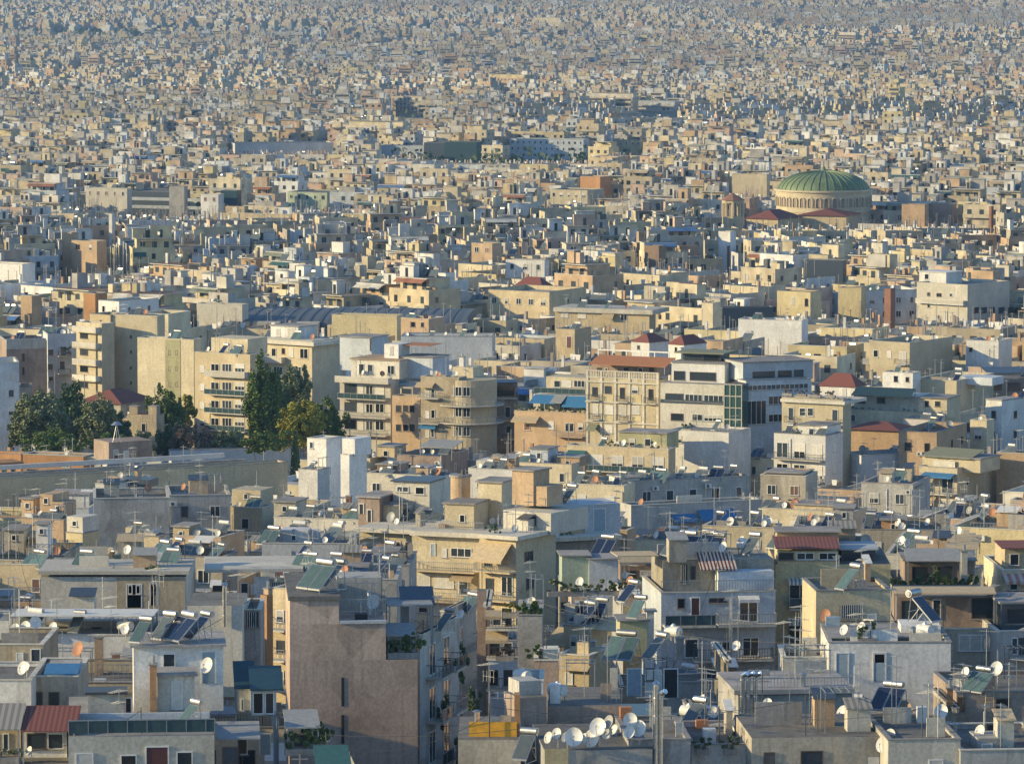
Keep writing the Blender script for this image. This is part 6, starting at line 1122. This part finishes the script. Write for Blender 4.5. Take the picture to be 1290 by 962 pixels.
for (x, y, th, w, dp_) in CELLS:
    t = R(-th); f = (x, y, w/2, dp_/2, t)
    if y < 1400*K and (hits(f) or any(sat(f, g) for g in HALL)):
        f = (x, y, w*.32, dp_*.32, t)
        if y > 760*K or hits(f) or any(sat(f, g) for g in HALL): continue
        w *= .64; dp_ *= .64
    gz = ground(x, y)-1; lv = random.choice([-3, -1.5, -1.5, 0, 0, 0, 0, 0, 1.5, 3]); 
    H = roofz(y)-gz+lv+smooth(x, y, 90)*1.8+random.uniform(-.8, .8)
    if y/K > 1000: H += random.gauss(0, 1.2+min(1.8, y/K/1800))
    if y/K > 1500 and random.random() < .45: w *= random.uniform(.45, .8)
    if y/K > 850 and random.random() < .022 and not (y/K < 1700 and proj(x, y, gz+H)[0] > 850): w *= random.uniform(2, 3.2); H += random.uniform(.2, 1.5)
    cap = False
    if y < 2300*K: H, cap = ceiling_for(f, H, gz); cap = cap or y < 226*K
    if H < 3.2: continue
    pc = proj(x, y, gz+H)
    if y < 760*K and len(FILL) < NFILL and -30 < pc[0] < 1320 and pc[1] < 985: FILL.append((x, y, th, w, dp_, H, gz, f, cap))
    else: REST.append((x, y, th, w, dp_, H, gz, cap))
def cut(t):
    if len(t.split()) <= 5: return t
    for w_ in (' with ', ' in ', ' above ', ' beside ', ' behind ', ' below ', ' lining ', ' over ', ' under ', ' between ', ' of the ', ' by the ', ' at the ', ' right '):
        if w_ in t and len(t.split(w_)[0].split()) >= 3: return t.split(w_)[0]
    return t
_b = {}
for s in ALL:
    if s.short: _b.setdefault(cut(s.short), []).append(s)
for k_, l_ in _b.items():
    for s in l_: s.brief = k_ if len(l_) == 1 else s.short
LAND = [(s.brief, s.pc, s.d) for s in ALL]
for (x, y, th, w, dp_, H, gz, f, cap) in FILL:
    t = R(-th); ca, sa = cos(t), sin(t); ox, oy = x-ca*w/2+sa*dp_/2, y-sa*w/2-ca*dp_/2
    mt = random.choice(FC); rf = random.choice(['roof_grey', 'roof_light', 'roof_light', 'roof_tan', 'roof_grey', 'roof_red'])
    b = Bld('', None, 0, 0, 0, 0, y, th, mt, roof=rf, world=(ox, oy, gz, w, dp_, H, t), hero=False, group='flat roofed apartment blocks packed together'); b.label = str(x)
    b.mat = mt; kind = random.choice(['bal', 'bal', 'win', 'mix', 'bal', 'mix'])
    b.blk = []; feat = ''
    pen = random.random() < .55 and w > 7 and not cap
    b.auto(3, kind, 'win', aw=.6)
    if y < 420*K and not pen and random.random() < .6: b.railing(.15, st=random.choice(['bars', 'dark', 'bars']))
    if pen:
        a_, c_ = random.uniform(.5, 1.5), w-random.uniform(.5, 3.0); mb = MB(); zt = b.rz+2.9; m2 = random.choice([mt, mt, 'white', 'offwhite'])
        mb.box(a_, c_, 2.2, dp_-1.0, b.rz, zt, m2); hh = mb.build('penthouse', b.root); mb = MB(); mb.box(a_-.4, c_+.4, 1.3, dp_-.8, zt, zt+.18, 'offwhite'); mb.build('roof_slab', hh)
        n = max(1, int((c_-a_)/2.4))
        for i in range(n): place_win(hh, a_+(c_-a_)*(i+.5)/n, 2.2, b.rz+.1, 1.4, 2.1, random.choice('wwsSob'))
        if random.random() < .45:
            am = random.choice(['awn_tan', 'awn_green', 'awn_olive', 'awn_white', 'awn_grey', 'awn_stripe', 'awn_orange']); awning(hh, a_+.3, c_-.5, 1.3, zt, 1.3, .8, am); feat = {'awn_tan': 'tan', 'awn_green': 'teal', 'awn_olive': 'olive', 'awn_white': 'white', 'awn_grey': 'grey', 'awn_stripe': 'striped', 'awn_orange': 'rust'}[am]+' awning'
        zc = zt+.18; hx = random.uniform(a_+1.5, max(a_+1.6, c_-1.5)); mb = MB(); mb.box(hx-1.3, hx+1.3, dp_*.55, dp_*.55+2.2, zc, zc+2.3, m2, 'roof_grey'); mb.build('stair_hut', b.root)
        b.blk = [(hx, dp_*.55+1.1, 1.6)]; clutter(b, random.randint(0, 2), random.randint(0, 1), 1 if y < 480*K else random.randint(0, 1), z=zc, x0=a_+.6, x1=c_-.6, y0=3, y1=dp_-1.8)
    elif cap: clutter(b, 1, 1, 0)
    else:
        m2 = random.choice([mt, 'white', 'tan', 'offwhite']); hw = random.uniform(1.2, 2.0); hx = random.uniform(hw+.5, max(hw+.6, w-hw-.5)); hy = random.uniform(2.5, max(2.6, dp_-4)); mb = MB()
        mb.box(hx-hw, hx+hw, hy, hy+2.6, b.rz, b.rz+2.6, m2); hh = mb.build('stair_hut', b.root); mb = MB(); (mb.box(hx-hw-.2, hx+hw+.2, hy-.4, hy+2.8, b.rz+2.6, b.rz+2.75, 'concrete'), mb.build('roof_slab', hh)) if random.random() < .5 else None
        place_win(hh, hx, hy, b.rz+.05, .9, 2.0, random.choice('dSlo')); b.blk = [(hx, hy+1.3, hw+.6)]
        clutter(b, random.randint(1, 3), random.randint(0, 2), random.randint(1, 2) if y < 480*K else random.randint(0, 1), random.random() < .12, random.random() < .12)
    if random.random() < .6:
        cxh, cyh = random.uniform(.5, w-.6), random.uniform(dp_*.4, dp_-.8); mb = MB(); hc = random.uniform(1.2, 2.8) + (2.9 if pen else 0); mb.box(cxh-.3, cxh+.3, cyh-.3, cyh+.3, b.rz, b.rz+hc, random.choice(['tan', mt, 'brick'])); mb.box(cxh-.38, cxh+.38, cyh-.38, cyh+.38, b.rz+hc, b.rz+hc+.1, 'concrete'); mb.build('chimney', b.root)
    b.feat = feat; b.kind = kind; b.pen = pen
NEARH = [s for s in ALL if s.d < 330*K and 20 < s.pc[0] < 1270 and s.pc[1] < 960]
for i in range(26):
    s = NEARH[(i*7) % len(NEARH)]; cand = [h for h in NEARH if 6 < hypot(h.c[0]-s.c[0], h.c[1]-s.c[1]) < 26]
    if not cand: continue
    e = random.choice(cand); p0 = Vector(s.loc(s.W*.5, 1.0, s.H+random.uniform(.6, 2.2))); p1 = Vector(e.loc(e.W*.5, 1.0, e.H+random.uniform(.6, 2.2))); sag = random.uniform(.5, 1.6); mb = MB(); o0 = p0.copy()
    pts = [p0.lerp(p1, t/14)-Vector((0, 0, sag*4*(t/14)*(1-t/14))) for t in range(15)]
    for a, c in zip(pts, pts[1:]): mb.cyl(tuple(a-o0), tuple(c-o0), .022, 'rail_dark', 4, cap=False)
    for p in (p0, p1): mb.cyl(tuple(p-o0-Vector((0, 0, 2.4))), tuple(p-o0+Vector((0, 0, .2))), .035, 'rail_dark', 5)
    o = mb.build('overhead_cable'); o.location = o0; o['category'] = 'cable'; o['group'] = 'cables sagging between roofs'; ITEMS.append((o, s, 'thin black sagging cable starting', proj(*o0)))
# unique labels for the fill: colour + landmark + order
ORD = ['nearest', 'second nearest', 'third nearest', 'fourth nearest', 'fifth nearest', 'sixth nearest', 'seventh nearest', 'eighth nearest', 'ninth nearest', 'tenth nearest']
grp = {}
fills = [s for s in ALL if not s.hero and s.root.get('group', '').startswith('flat roofed')]
for s in fills:
    best = min(LAND, key=lambda l: hypot(l[1][0]-s.pc[0], 1.6*(l[1][1]-s.pc[1])))
    dx, dy = s.pc[0]-best[1][0], s.pc[1]-best[1][1]
    rel = ('right of' if dx > 0 else 'left of') if abs(dx) > 1.4*abs(dy) else ('below' if dy > 0 else 'behind')
    grp.setdefault((s.mat, rel, best[0]), []).append((hypot(dx, dy), s))
for (mt, rel, sh), lst in grp.items():
    lst.sort(key=lambda t: t[0])
    for i, (_, s) in enumerate(lst):
        c = WORDC.get(mt, mt); base = c+(' block with '+s.feat if s.feat and len(sh.split()) < 7 else ' flat roofed block')
        s.short = 'the %s block %s %s' % (c, rel, sh)
        s.root['label'] = (base.replace(' flat roofed', '' if len(sh.split()) > 7 else ' flat roofed')+' '+rel+' '+sh) if len(lst) == 1 else (ORD[min(i, 9)]+' '+(base.replace(' flat roofed', '') if len(sh.split()) > 6 else base)+' '+rel+' '+sh) #(' '+rel+' '+sh) if len(lst) == 1 else (ORD[min(i, 9)]+' '+base+' '+rel+' '+sh)
        if len(lst) > 1: s.short = 'the %s %s block %s %s' % (ORD[min(i, 9)], c, rel, sh)
# labels of rooftop things: what they stand on, and their order there
NTH = ['leftmost', 'second from left', 'third from left', 'fourth from left', 'fifth from left', 'sixth from left', 'seventh from left', 'eighth from left', 'ninth from left', 'tenth from left', 'eleventh from left', 'twelfth from left', 'thirteenth from left']
SHORTD = {'solar water heater with ': 'solar heater, '}
gr = {}
for o, host, dsc, p in ITEMS: gr.setdefault((getattr(host, 'brief', host.short) if len(host.short.split()) > 7 else host.short, dsc), []).append((p[0], o))
for (sh, dsc), lst in gr.items():
    lst.sort(key=lambda t: t[0])
    for i, (_, o) in enumerate(lst):
        d_ = dsc; pre = '' if len(lst) == 1 else NTH[min(i, 12)]+', '
        words_ = (pre+d_+' on '+sh).split()
        if len(words_) > 16: pre = pre.replace(' from left', ''); d_ = d_.replace('solar water heater with ', 'heater, ').replace('television ', ''); words_ = (pre+d_+' on '+sh).split()
        if len(words_) > 16: words_ = [w_ for w_ in words_ if w_ != 'the']
        if len(words_) > 16: print('LONG', ' '.join(words_))
        if len(words_) > 16:
            w2 = sh.split(' block '); words_ = (pre+d_+' on '+(w2[0]+' block '+w2[1] if len(w2) > 1 else sh)).replace(' with ', ' ').replace('flat roofed ', '').split()
        o['label'] = ' '.join(words_[:16]); 
for k, (p, *_r) in PROT.items():
    if k not in USED:
        for c in list(p.children): bpy.data.objects.remove(c)
        bpy.data.objects.remove(p)

# ------------------------------------------------------------------ far town: one object, built as many solid boxes
HX = []; HC = []; HT = []; HM = []   # 8 local corners, side colour, top colour, material (0 plaster, 1 glass, 2 metal, 3 panel)
def frame_of(x, y, t): return (x, y, cos(t), sin(t))
CUR = None
def fb(x0, x1, y0, y1, z0, z1, c, top=None, m=0):
    ox, oy, oz, ca, sa = CUR
    HX.append([(ox+ca*a-sa*b_, oy+sa*a+ca*b_, oz+z) for (a, b_, z) in ((x0,y0,z0),(x1,y0,z0),(x1,y1,z0),(x0,y1,z0),(x0,y0,z1),(x1,y0,z1),(x1,y1,z1),(x0,y1,z1))]); HC.append(c); HT.append(top or c); HM.append(m)
def fh(pts, c, m=0):
    ox, oy, oz, ca, sa = CUR
    HX.append([(ox+ca*a-sa*b_, oy+sa*a+ca*b_, oz+z) for (a, b_, z) in pts]); HC.append(c); HT.append(c); HM.append(m)
FPAL = [PAL[k] for k in ['cream', 'cream', 'cream', 'cream', 'white', 'white', 'pink', 'offwhite', 'offwhite', 'offwhite', 'sand', 'sand', 'tan', 'beige', 'beige', 'pink', 'yellow', 'yellow', 'tan', 'grey', 'bluewhite', 'stone', 'stone', 'tan']]
RPAL = [(.26, .25, .22), (.36, .35, .31), (.20, .20, .18), (.40, .39, .36), (.34, .29, .20), (.30, .26, .19), (.24, .15, .11), (.16, .20, .22)]
DK = (.03, .035, .04); rr = random.random
def jit(c, a=.12): k = 1+random.uniform(-a, a); return tuple(min(.85, v*k) for v in c)
nfar = 0; TREES = []
for (x, y, th, w, dp_, H, gz, cap) in REST:
    pc = proj(x, y, gz+H); Y = y/K
    treeband = smooth(x, y, 260, 2)
    pt = .035 if Y < 1800 else .09 if Y < 2600 else .14
    if Y > 1600 and treeband > .40: pt += .5
    if Y > 720 and smooth(x, y, 75, 5) > .5: pt += .75
    if 2900 < Y < 4600: pt += .3
    if rr() < pt:
        TREES.append((x, y, gz+random.uniform(8, 15))); continue
    nfar += 1
    t = R(-th); ca, sa = cos(t), sin(t); CUR = (x-ca*w/2+sa*dp_/2, y-sa*w/2-ca*dp_/2, gz, ca, sa)
    c = jit(random.choice(FPAL)); rc = jit(random.choice(RPAL)); L0 = Y < 1500; L1 = Y < 2600; s_ = F/y
    zr = H-.8; fb(0, w, 0, dp_, max(0, H-22), zr, c, rc)
    if Y < 1900:
        fb(0, w, 0, .22, zr, H, c); fb(0, .22, .22, dp_, zr, H, c); fb(w-.22, w, .22, dp_, zr, H, c)
        if rr() < .4: fb(-.06, w+.06, -.06, .26, H, H+.09, (.7, .68, .62))
    # set back top floor
    zc = zr; a_, b2 = 0, w
    if rr() < .6 and not cap:
        a_, b2 = random.uniform(0, 2.5), w-random.uniform(.3, 3.5); c2 = c if rr() < .6 else jit(random.choice(FPAL)); y0 = random.uniform(1.6, 3.0); zc = zr+2.9
        fb(a_, b2, y0, dp_-1, zr, zc, c2, rc)
        if Y < 2200: fb(a_-.3, b2+.3, y0-.9, dp_-.9, zc, zc+.18, (.62, .60, .55), rc); zc += .18
        if L0:
            n = max(1, int((b2-a_)/2.6))
            for i in range(n):
                cx = a_+(b2-a_)*(i+.5)/n; fb(cx-.6, cx+.6, y0-.05, y0, zr+.1+(.9 if rr() < .3 else 0), zr+2.2, DK, m=1)
            if rr() < .3: k = random.choice([(.45, .36, .24), (.06, .14, .14), (.6, .58, .5), (.35, .16, .1), (.1, .2, .4), (.25, .27, .2)]); fh([(a_, y0-2.3, zc-1.0), (b2, y0-2.3, zc-1.0), (b2, y0-.9, zc-.25), (a_, y0-.9, zc-.25), (a_, y0-2.3, zc-.94), (b2, y0-2.3, zc-.94), (b2, y0-.9, zc-.19), (a_, y0-.9, zc-.19)], k)
    # huts and shafts
    for _ in range(0 if cap else random.choice([1, 1, 2, 2, 3]) if Y < 2600 else 1):
        hw = random.choice([.6, 1.0, 1.5, 2.0, 2.8])*random.uniform(.8, 1.1); hx = random.uniform(hw, max(hw+.1, w-hw)); hy = random.uniform(2, max(2.1, dp_-3.2)); hh = random.uniform(1.8, 3.2); c3 = random.choice([c, c, (.70, .69, .66), jit(random.choice(FPAL)), jit((.45, .43, .40))])
        fb(hx-hw, hx+hw, hy, hy+random.uniform(1.6, 3), zc+.01, zc+hh, c3, rc)
        if L1 and rr() < .3: fb(hx-hw-.2, hx+hw+.2, hy-.3, hy+2.6, zc+hh+.01, zc+hh+.15, (.5, .49, .46))
        if L0 and rr() < .5: fb(hx-.4, hx+.4, hy-.04, hy, zc+.05, zc+2.0 if hh > 2.2 else zc+1.6, DK if rr() < .6 else (.5, .52, .5), m=1 if rr() < .5 else 0)
    if Y < 3300 and not cap:
        for _ in range(random.choice([2, 3, 4, 5]) if Y < 2400 else 2):
            hx, hy = random.uniform(.5, w-1.5), random.uniform(.8, dp_-1.6); zz = zc if a_ < hx < b2-1.5 and hy > 3.2 else zr; hw = random.uniform(.4, 1.6); k = jit(random.choice(FPAL), .3) if rr() < .7 else (.12, .13, .13)
            fb(hx, hx+hw, hy, hy+random.uniform(.4, 1.5), zz+.012, zz+random.choice([.7, 1.1, 1.8, 2.4]), k)
        for _ in range(random.choice([0, 1, 2])):
            hx, hy = random.uniform(.4, w*.5), random.uniform(.6, dp_-1.2); fb(hx, min(w-.3, hx+random.uniform(2, 6)), hy, hy+.16, zr+.014, zr+random.uniform(.9, 1.5), jit(c, .2))
        if rr() < .5:
            hx, hy, zz = random.uniform(.2, w*.5), random.uniform(-.2, 1.2), zr+random.uniform(2.1, 2.6); x2 = min(w+.2, hx+random.uniform(2.5, 6)); k = random.choice([(.6, .58, .53), (.3, .3, .29), (.42, .34, .23), (.14, .16, .17), (.07, .13, .12)])
            fb(hx, x2, hy, hy+2.4, zz, zz+.1, k)
            if Y < 1300:
                for px_ in (hx+.05, x2-.15): fb(px_, px_+.1, hy+.05, hy+.15, zr, zz, (.4, .4, .39))
    # facade openings
    fl = 3.05; nf = 3 if Y < 900 else 2 if Y < 1500 else 3 if Y < 2600 else 0
    bal = rr() < .55
    if Y < 1900:
        n = max(2, int(w/3.0)); m_ = max(1, int(dp_/4.2)); ws = random.uniform(.45, .7)
        for r_ in range(nf):
            zf = zr-fl*(r_+1)+.15
            if bal: fb(.2, w-.2, -1.2, -.001, zf-.16, zf, (.6, .58, .53)); fb(.2, w-.2, -1.2, -1.14, zf, zf+.9, c if rr() < .5 else (.45, .45, .43))
            for i in range(n):
                cx = w*(i+.5)/n; fb(cx-ws, cx+ws, -.05, 0, zf+(.1 if bal else .9), zf+2.25, DK if rr() < .72 else (.5, .49, .45), m=1 if rr() < .7 else 0)
            for i in range(m_):
                if rr() < .55:
                    cy = dp_*(i+.5)/m_; X = (w, w+.05) if th > 0 else (-.05, 0); fb(X[0], X[1], cy-.45, cy+.45, zf+.9, zf+2.1, DK, m=1)
            if bal and rr() < .2: i = random.randrange(n); k = random.choice([(.45, .36, .24), (.06, .14, .14), (.5, .48, .42)]); fb(w*i/n+.2, w*(i+1)/n-.2, -1.28, -1.21, zf+1.5, zf+2.7, k)
    elif Y < 4200:
        n = max(2, int(w/3.6))
        for r_ in range(nf or 2):
            zf = zr-fl*(r_+1)+.15
            if bal: fb(.4, w-.4, -1.1, -.001, zf-.1, zf+.85, jit(c, .05)); fb(.6, w-.6, -.05, 0, zf+.85, zf+2.3, (.10, .10, .10))
            else:
                for i in range(n): cx = w*(i+.5)/n; fb(cx-.7, cx+.7, -.05, 0, zf+.9, zf+2.2, DK, m=1)
    # tanks, panels, chimneys, poles
    def spot(): return random.uniform(a_+1, max(a_+1.1, b2-1)), random.uniform(3, max(3.1, dp_-1.5))
    if Y < 3000:
        for _ in range(0 if cap and rr() < .6 else random.choice([0, 0, 1, 1, 2]) if Y < 1300 else random.choice([0, 0, 0, 1])):
            hx, hy = spot(); pz = zc+.3; L_ = 1.3; wd = random.choice([.55, 1.05]); dx_, dy_ = sin(R(33)+t*0-t), -cos(R(33)-t)
            # panel leaning, looking to the left front
            ux_, uy_ = cos(-R(33)-t), sin(-R(33)-t); vx_, vy_ = uy_*-1, ux_
            P_ = lambda a, b_, z: (hx+ux_*a+vx_*b_, hy+uy_*a+vy_*b_, pz+z)
            k = random.choice([(.03, .035, .06), (.12, .22, .2), (.12, .14, .14)])
            fh([P_(-wd, -1.3, 0), P_(wd, -1.3, 0), P_(wd, 0, 1.25), P_(-wd, 0, 1.25), P_(-wd, -1.33, .06), P_(wd, -1.33, .06), P_(wd, -.03, 1.31), P_(-wd, -.03, 1.31)], k, 3)
            tw = random.choice([.35, .45, .65]); tk = random.uniform(.3, .7)
            fh([P_(-tw, .05, 1.35), P_(tw, .05, 1.35), P_(tw, .5, 1.35), P_(-tw, .5, 1.35), P_(-tw, .14, 1.7), P_(tw, .14, 1.7), P_(tw, .41, 1.7), P_(-tw, .41, 1.7)], (tk, tk, tk), 2 if rr() < .3 else 0)
    if Y < 1700:
        for _ in range(random.choice([0, 1, 2])): hx, hy = spot(); fb(hx-.25, hx+.25, hy, hy+.5, zc, zc+random.uniform(1, 2.8), random.choice([(.5, .32, .2), (.7, .68, .64), (.35, .3, .27)]))
    if Y < 1250:
        for _ in range(random.choice([1, 2, 3])): hx, hy = spot(); r_ = .045; hh = random.uniform(2.5, 5); fb(hx-r_, hx+r_, hy-r_, hy+r_, zc, zc+hh, (.3, .3, .3)); (fb(hx-.5, hx+.5, hy-r_, hy+r_, zc+hh-.3, zc+hh-.24, (.3, .3, .3)) if rr() < .6 else None)
        if rr() < .6:
            hx, hy = spot(); n = 8; r_ = random.choice([.45, .6]); CURs = CUR
            ux_, uy_ = cos(-R(33)-t), sin(-R(33)-t); q_ = .7*r_
            pts = lambda k, e: [(hx+ux_*a+uy_*k, hy+uy_*a-ux_*k, zc+1.2+z) for a, z in ((-q_*e, -r_*e), (q_*e, -r_*e), (r_*e, q_*e), (-r_*e, q_*e))]
            fh(pts(0, .7)+pts(.12, 1), (.7, .68, .64), 4)
HX = np.array(HX, dtype=np.float32); n = len(HX); print('far boxes', n, 'far buildings', nfar, 'trees', len(TREES), 'fill', len(FILL), 'hero', HERO_N)
FQ = np.array([(0,3,2,1),(4,5,6,7),(0,1,5,4),(1,2,6,5),(2,3,7,6),(3,0,4,7)], dtype=np.int32)
def bulk(name, sel):
    P_ = HX[sel]; k = len(P_); idx = (np.arange(k)[:, None, None]*8+FQ[None]).reshape(-1); me = bpy.data.meshes.new(name)
    me.vertices.add(k*8); me.vertices.foreach_set('co', P_.reshape(-1)); me.loops.add(k*24); me.loops.foreach_set('vertex_index', idx.astype(np.int32)); me.polygons.add(k*6); me.polygons.foreach_set('loop_start', np.arange(k*6, dtype=np.int32)*4); me.polygons.foreach_set('loop_total', np.full(k*6, 4, dtype=np.int32))
    mi = np.repeat(np.array(HM, dtype=np.int32)[sel], 6); me.polygons.foreach_set('material_index', mi)
    col = np.ones((k, 6, 4), dtype=np.float32); col[:, :, :3] = np.array(HC, dtype=np.float32)[sel][:, None, :]; col[:, 1, :3] = np.array(HT, dtype=np.float32)[sel]
    for m_ in ('far_plaster', 'glass', 'tank', 'panel_grey', 'tank_white'): me.materials.append(MATS[m_])
    me.polygons.foreach_set('use_smooth', np.zeros(k*6, dtype=bool)); me.update(calc_edges=True); at_ = me.attributes.new('Col', 'FLOAT_COLOR', 'FACE'); at_.data.foreach_set('color', col.reshape(-1)); me.validate()
    return link(name, me)
HMa = np.array(HM)
o = bulk('distant_town', np.arange(n)); tag(o, 'dense sea of distant flat roofed blocks filling the plain', 'town', None, 'stuff')
# far trees: masses of leaf faces
mb = MB(); rs = np.random.default_rng(3); V = []; 
for (x, y, h_) in TREES:
    k = 26 if y < 3000*K else 16; sz = 1.0+y/5000; c_ = rs.normal(0, 1, (k, 3))*np.array([3.6, 3.6, h_*.16])+np.array([x, y, ground(x, y)+h_*.72-1]) if False else None
    gz = ground(x, y); c_ = rs.normal(0, 1, (k, 3))*np.array([3.6, 3.6, 2.6])+np.array([x, y, h_-3])
    d1 = rs.normal(0, 1, (k, 3)); d1 /= np.linalg.norm(d1, axis=1, keepdims=True); r2 = rs.normal(0, 1, (k, 3)); d2 = np.cross(d1, r2); d2 /= np.linalg.norm(d2, axis=1, keepdims=True)
    V.append(np.stack([c_-d1*sz, c_+d2*sz*.8, c_+d1*sz, c_-d2*sz*.8], 1))
V = np.concatenate(V).astype(np.float32); k = len(V); me = bpy.data.meshes.new('distant_trees'); me.vertices.add(k*4); me.vertices.foreach_set('co', V.reshape(-1)); me.loops.add(k*4); me.loops.foreach_set('vertex_index', np.arange(k*4, dtype=np.int32)); me.polygons.add(k); me.polygons.foreach_set('loop_start', np.arange(k, dtype=np.int32)*4); me.polygons.foreach_set('loop_total', np.full(k, 4, dtype=np.int32)); me.materials.append(MATS['leaf_dark']); me.update(calc_edges=True)
tag(link('distant_trees', me), 'dark clumps of trees scattered between the far blocks', 'trees', None, 'stuff')
# ground sheet
ysg = [-300]+[K*v for v in [0, 100, 150, 205, 240, 270, 300, 336, 358, 400, 452, 500, 551, 614, 693, 800, 977, 1200, 1433, 1800, 2200, 2600, 3070, 3600, 4300, 4800, 5400, 6200, 7000, 8000, 9200]]
xsg = np.linspace(-3400, 3400, 29); vs = [(float(x), float(y), ground(0, y) if y > 150*K else ground(0, 150*K)) for y in ysg for x in xsg]; nx = len(xsg)
me = bpy.data.meshes.new('ground'); me.from_pydata(vs, [], [(j*nx+i, j*nx+i+1, (j+1)*nx+i+1, (j+1)*nx+i) for j in range(len(ysg)-1) for i in range(nx-1)]); me.materials.append(MATS['earth']); me.update()
tag(link('ground', me), None, None, None, 'structure')
# air: one even box of haze
zs = [v[2] for v in vs]; z0, z1 = min(zs)-1.5, CZ+8
m = bpy.data.materials.new('haze'); m.use_nodes = True; nt = m.node_tree; nt.nodes.clear(); ou = nt.nodes.new('ShaderNodeOutputMaterial'); pv = nt.nodes.new('ShaderNodeVolumePrincipled')
pv.inputs['Color'].default_value = (.22, .37, .58, 1); pv.inputs['Density'].default_value = HAZE; pv.inputs['Anisotropy'].default_value = .3; nt.links.new(pv.outputs[0], ou.inputs['Volume'])
mb = MB(); mb.names = []; me = bpy.data.meshes.new('haze'); X = 3500
me.from_pydata([(-X,-400,z0),(X,-400,z0),(X,9400*K,z0),(-X,9400*K,z0),(-X,-400,z1),(X,-400,z1),(X,9400*K,z1),(-X,9400*K,z1)], [], [(0,3,2,1),(4,5,6,7),(0,1,5,4),(1,2,6,5),(2,3,7,6),(3,0,4,7)]); me.materials.append(m); me.update()
tag(link('haze', me), None, None, None, 'stuff')
print('objects', len(bpy.data.objects), CNT)

from collections import Counter
_c = Counter(o['label'] for o in bpy.data.objects if o.parent is None and o.get('label')); print('DUP', sum(v for v in _c.values() if v > 1))
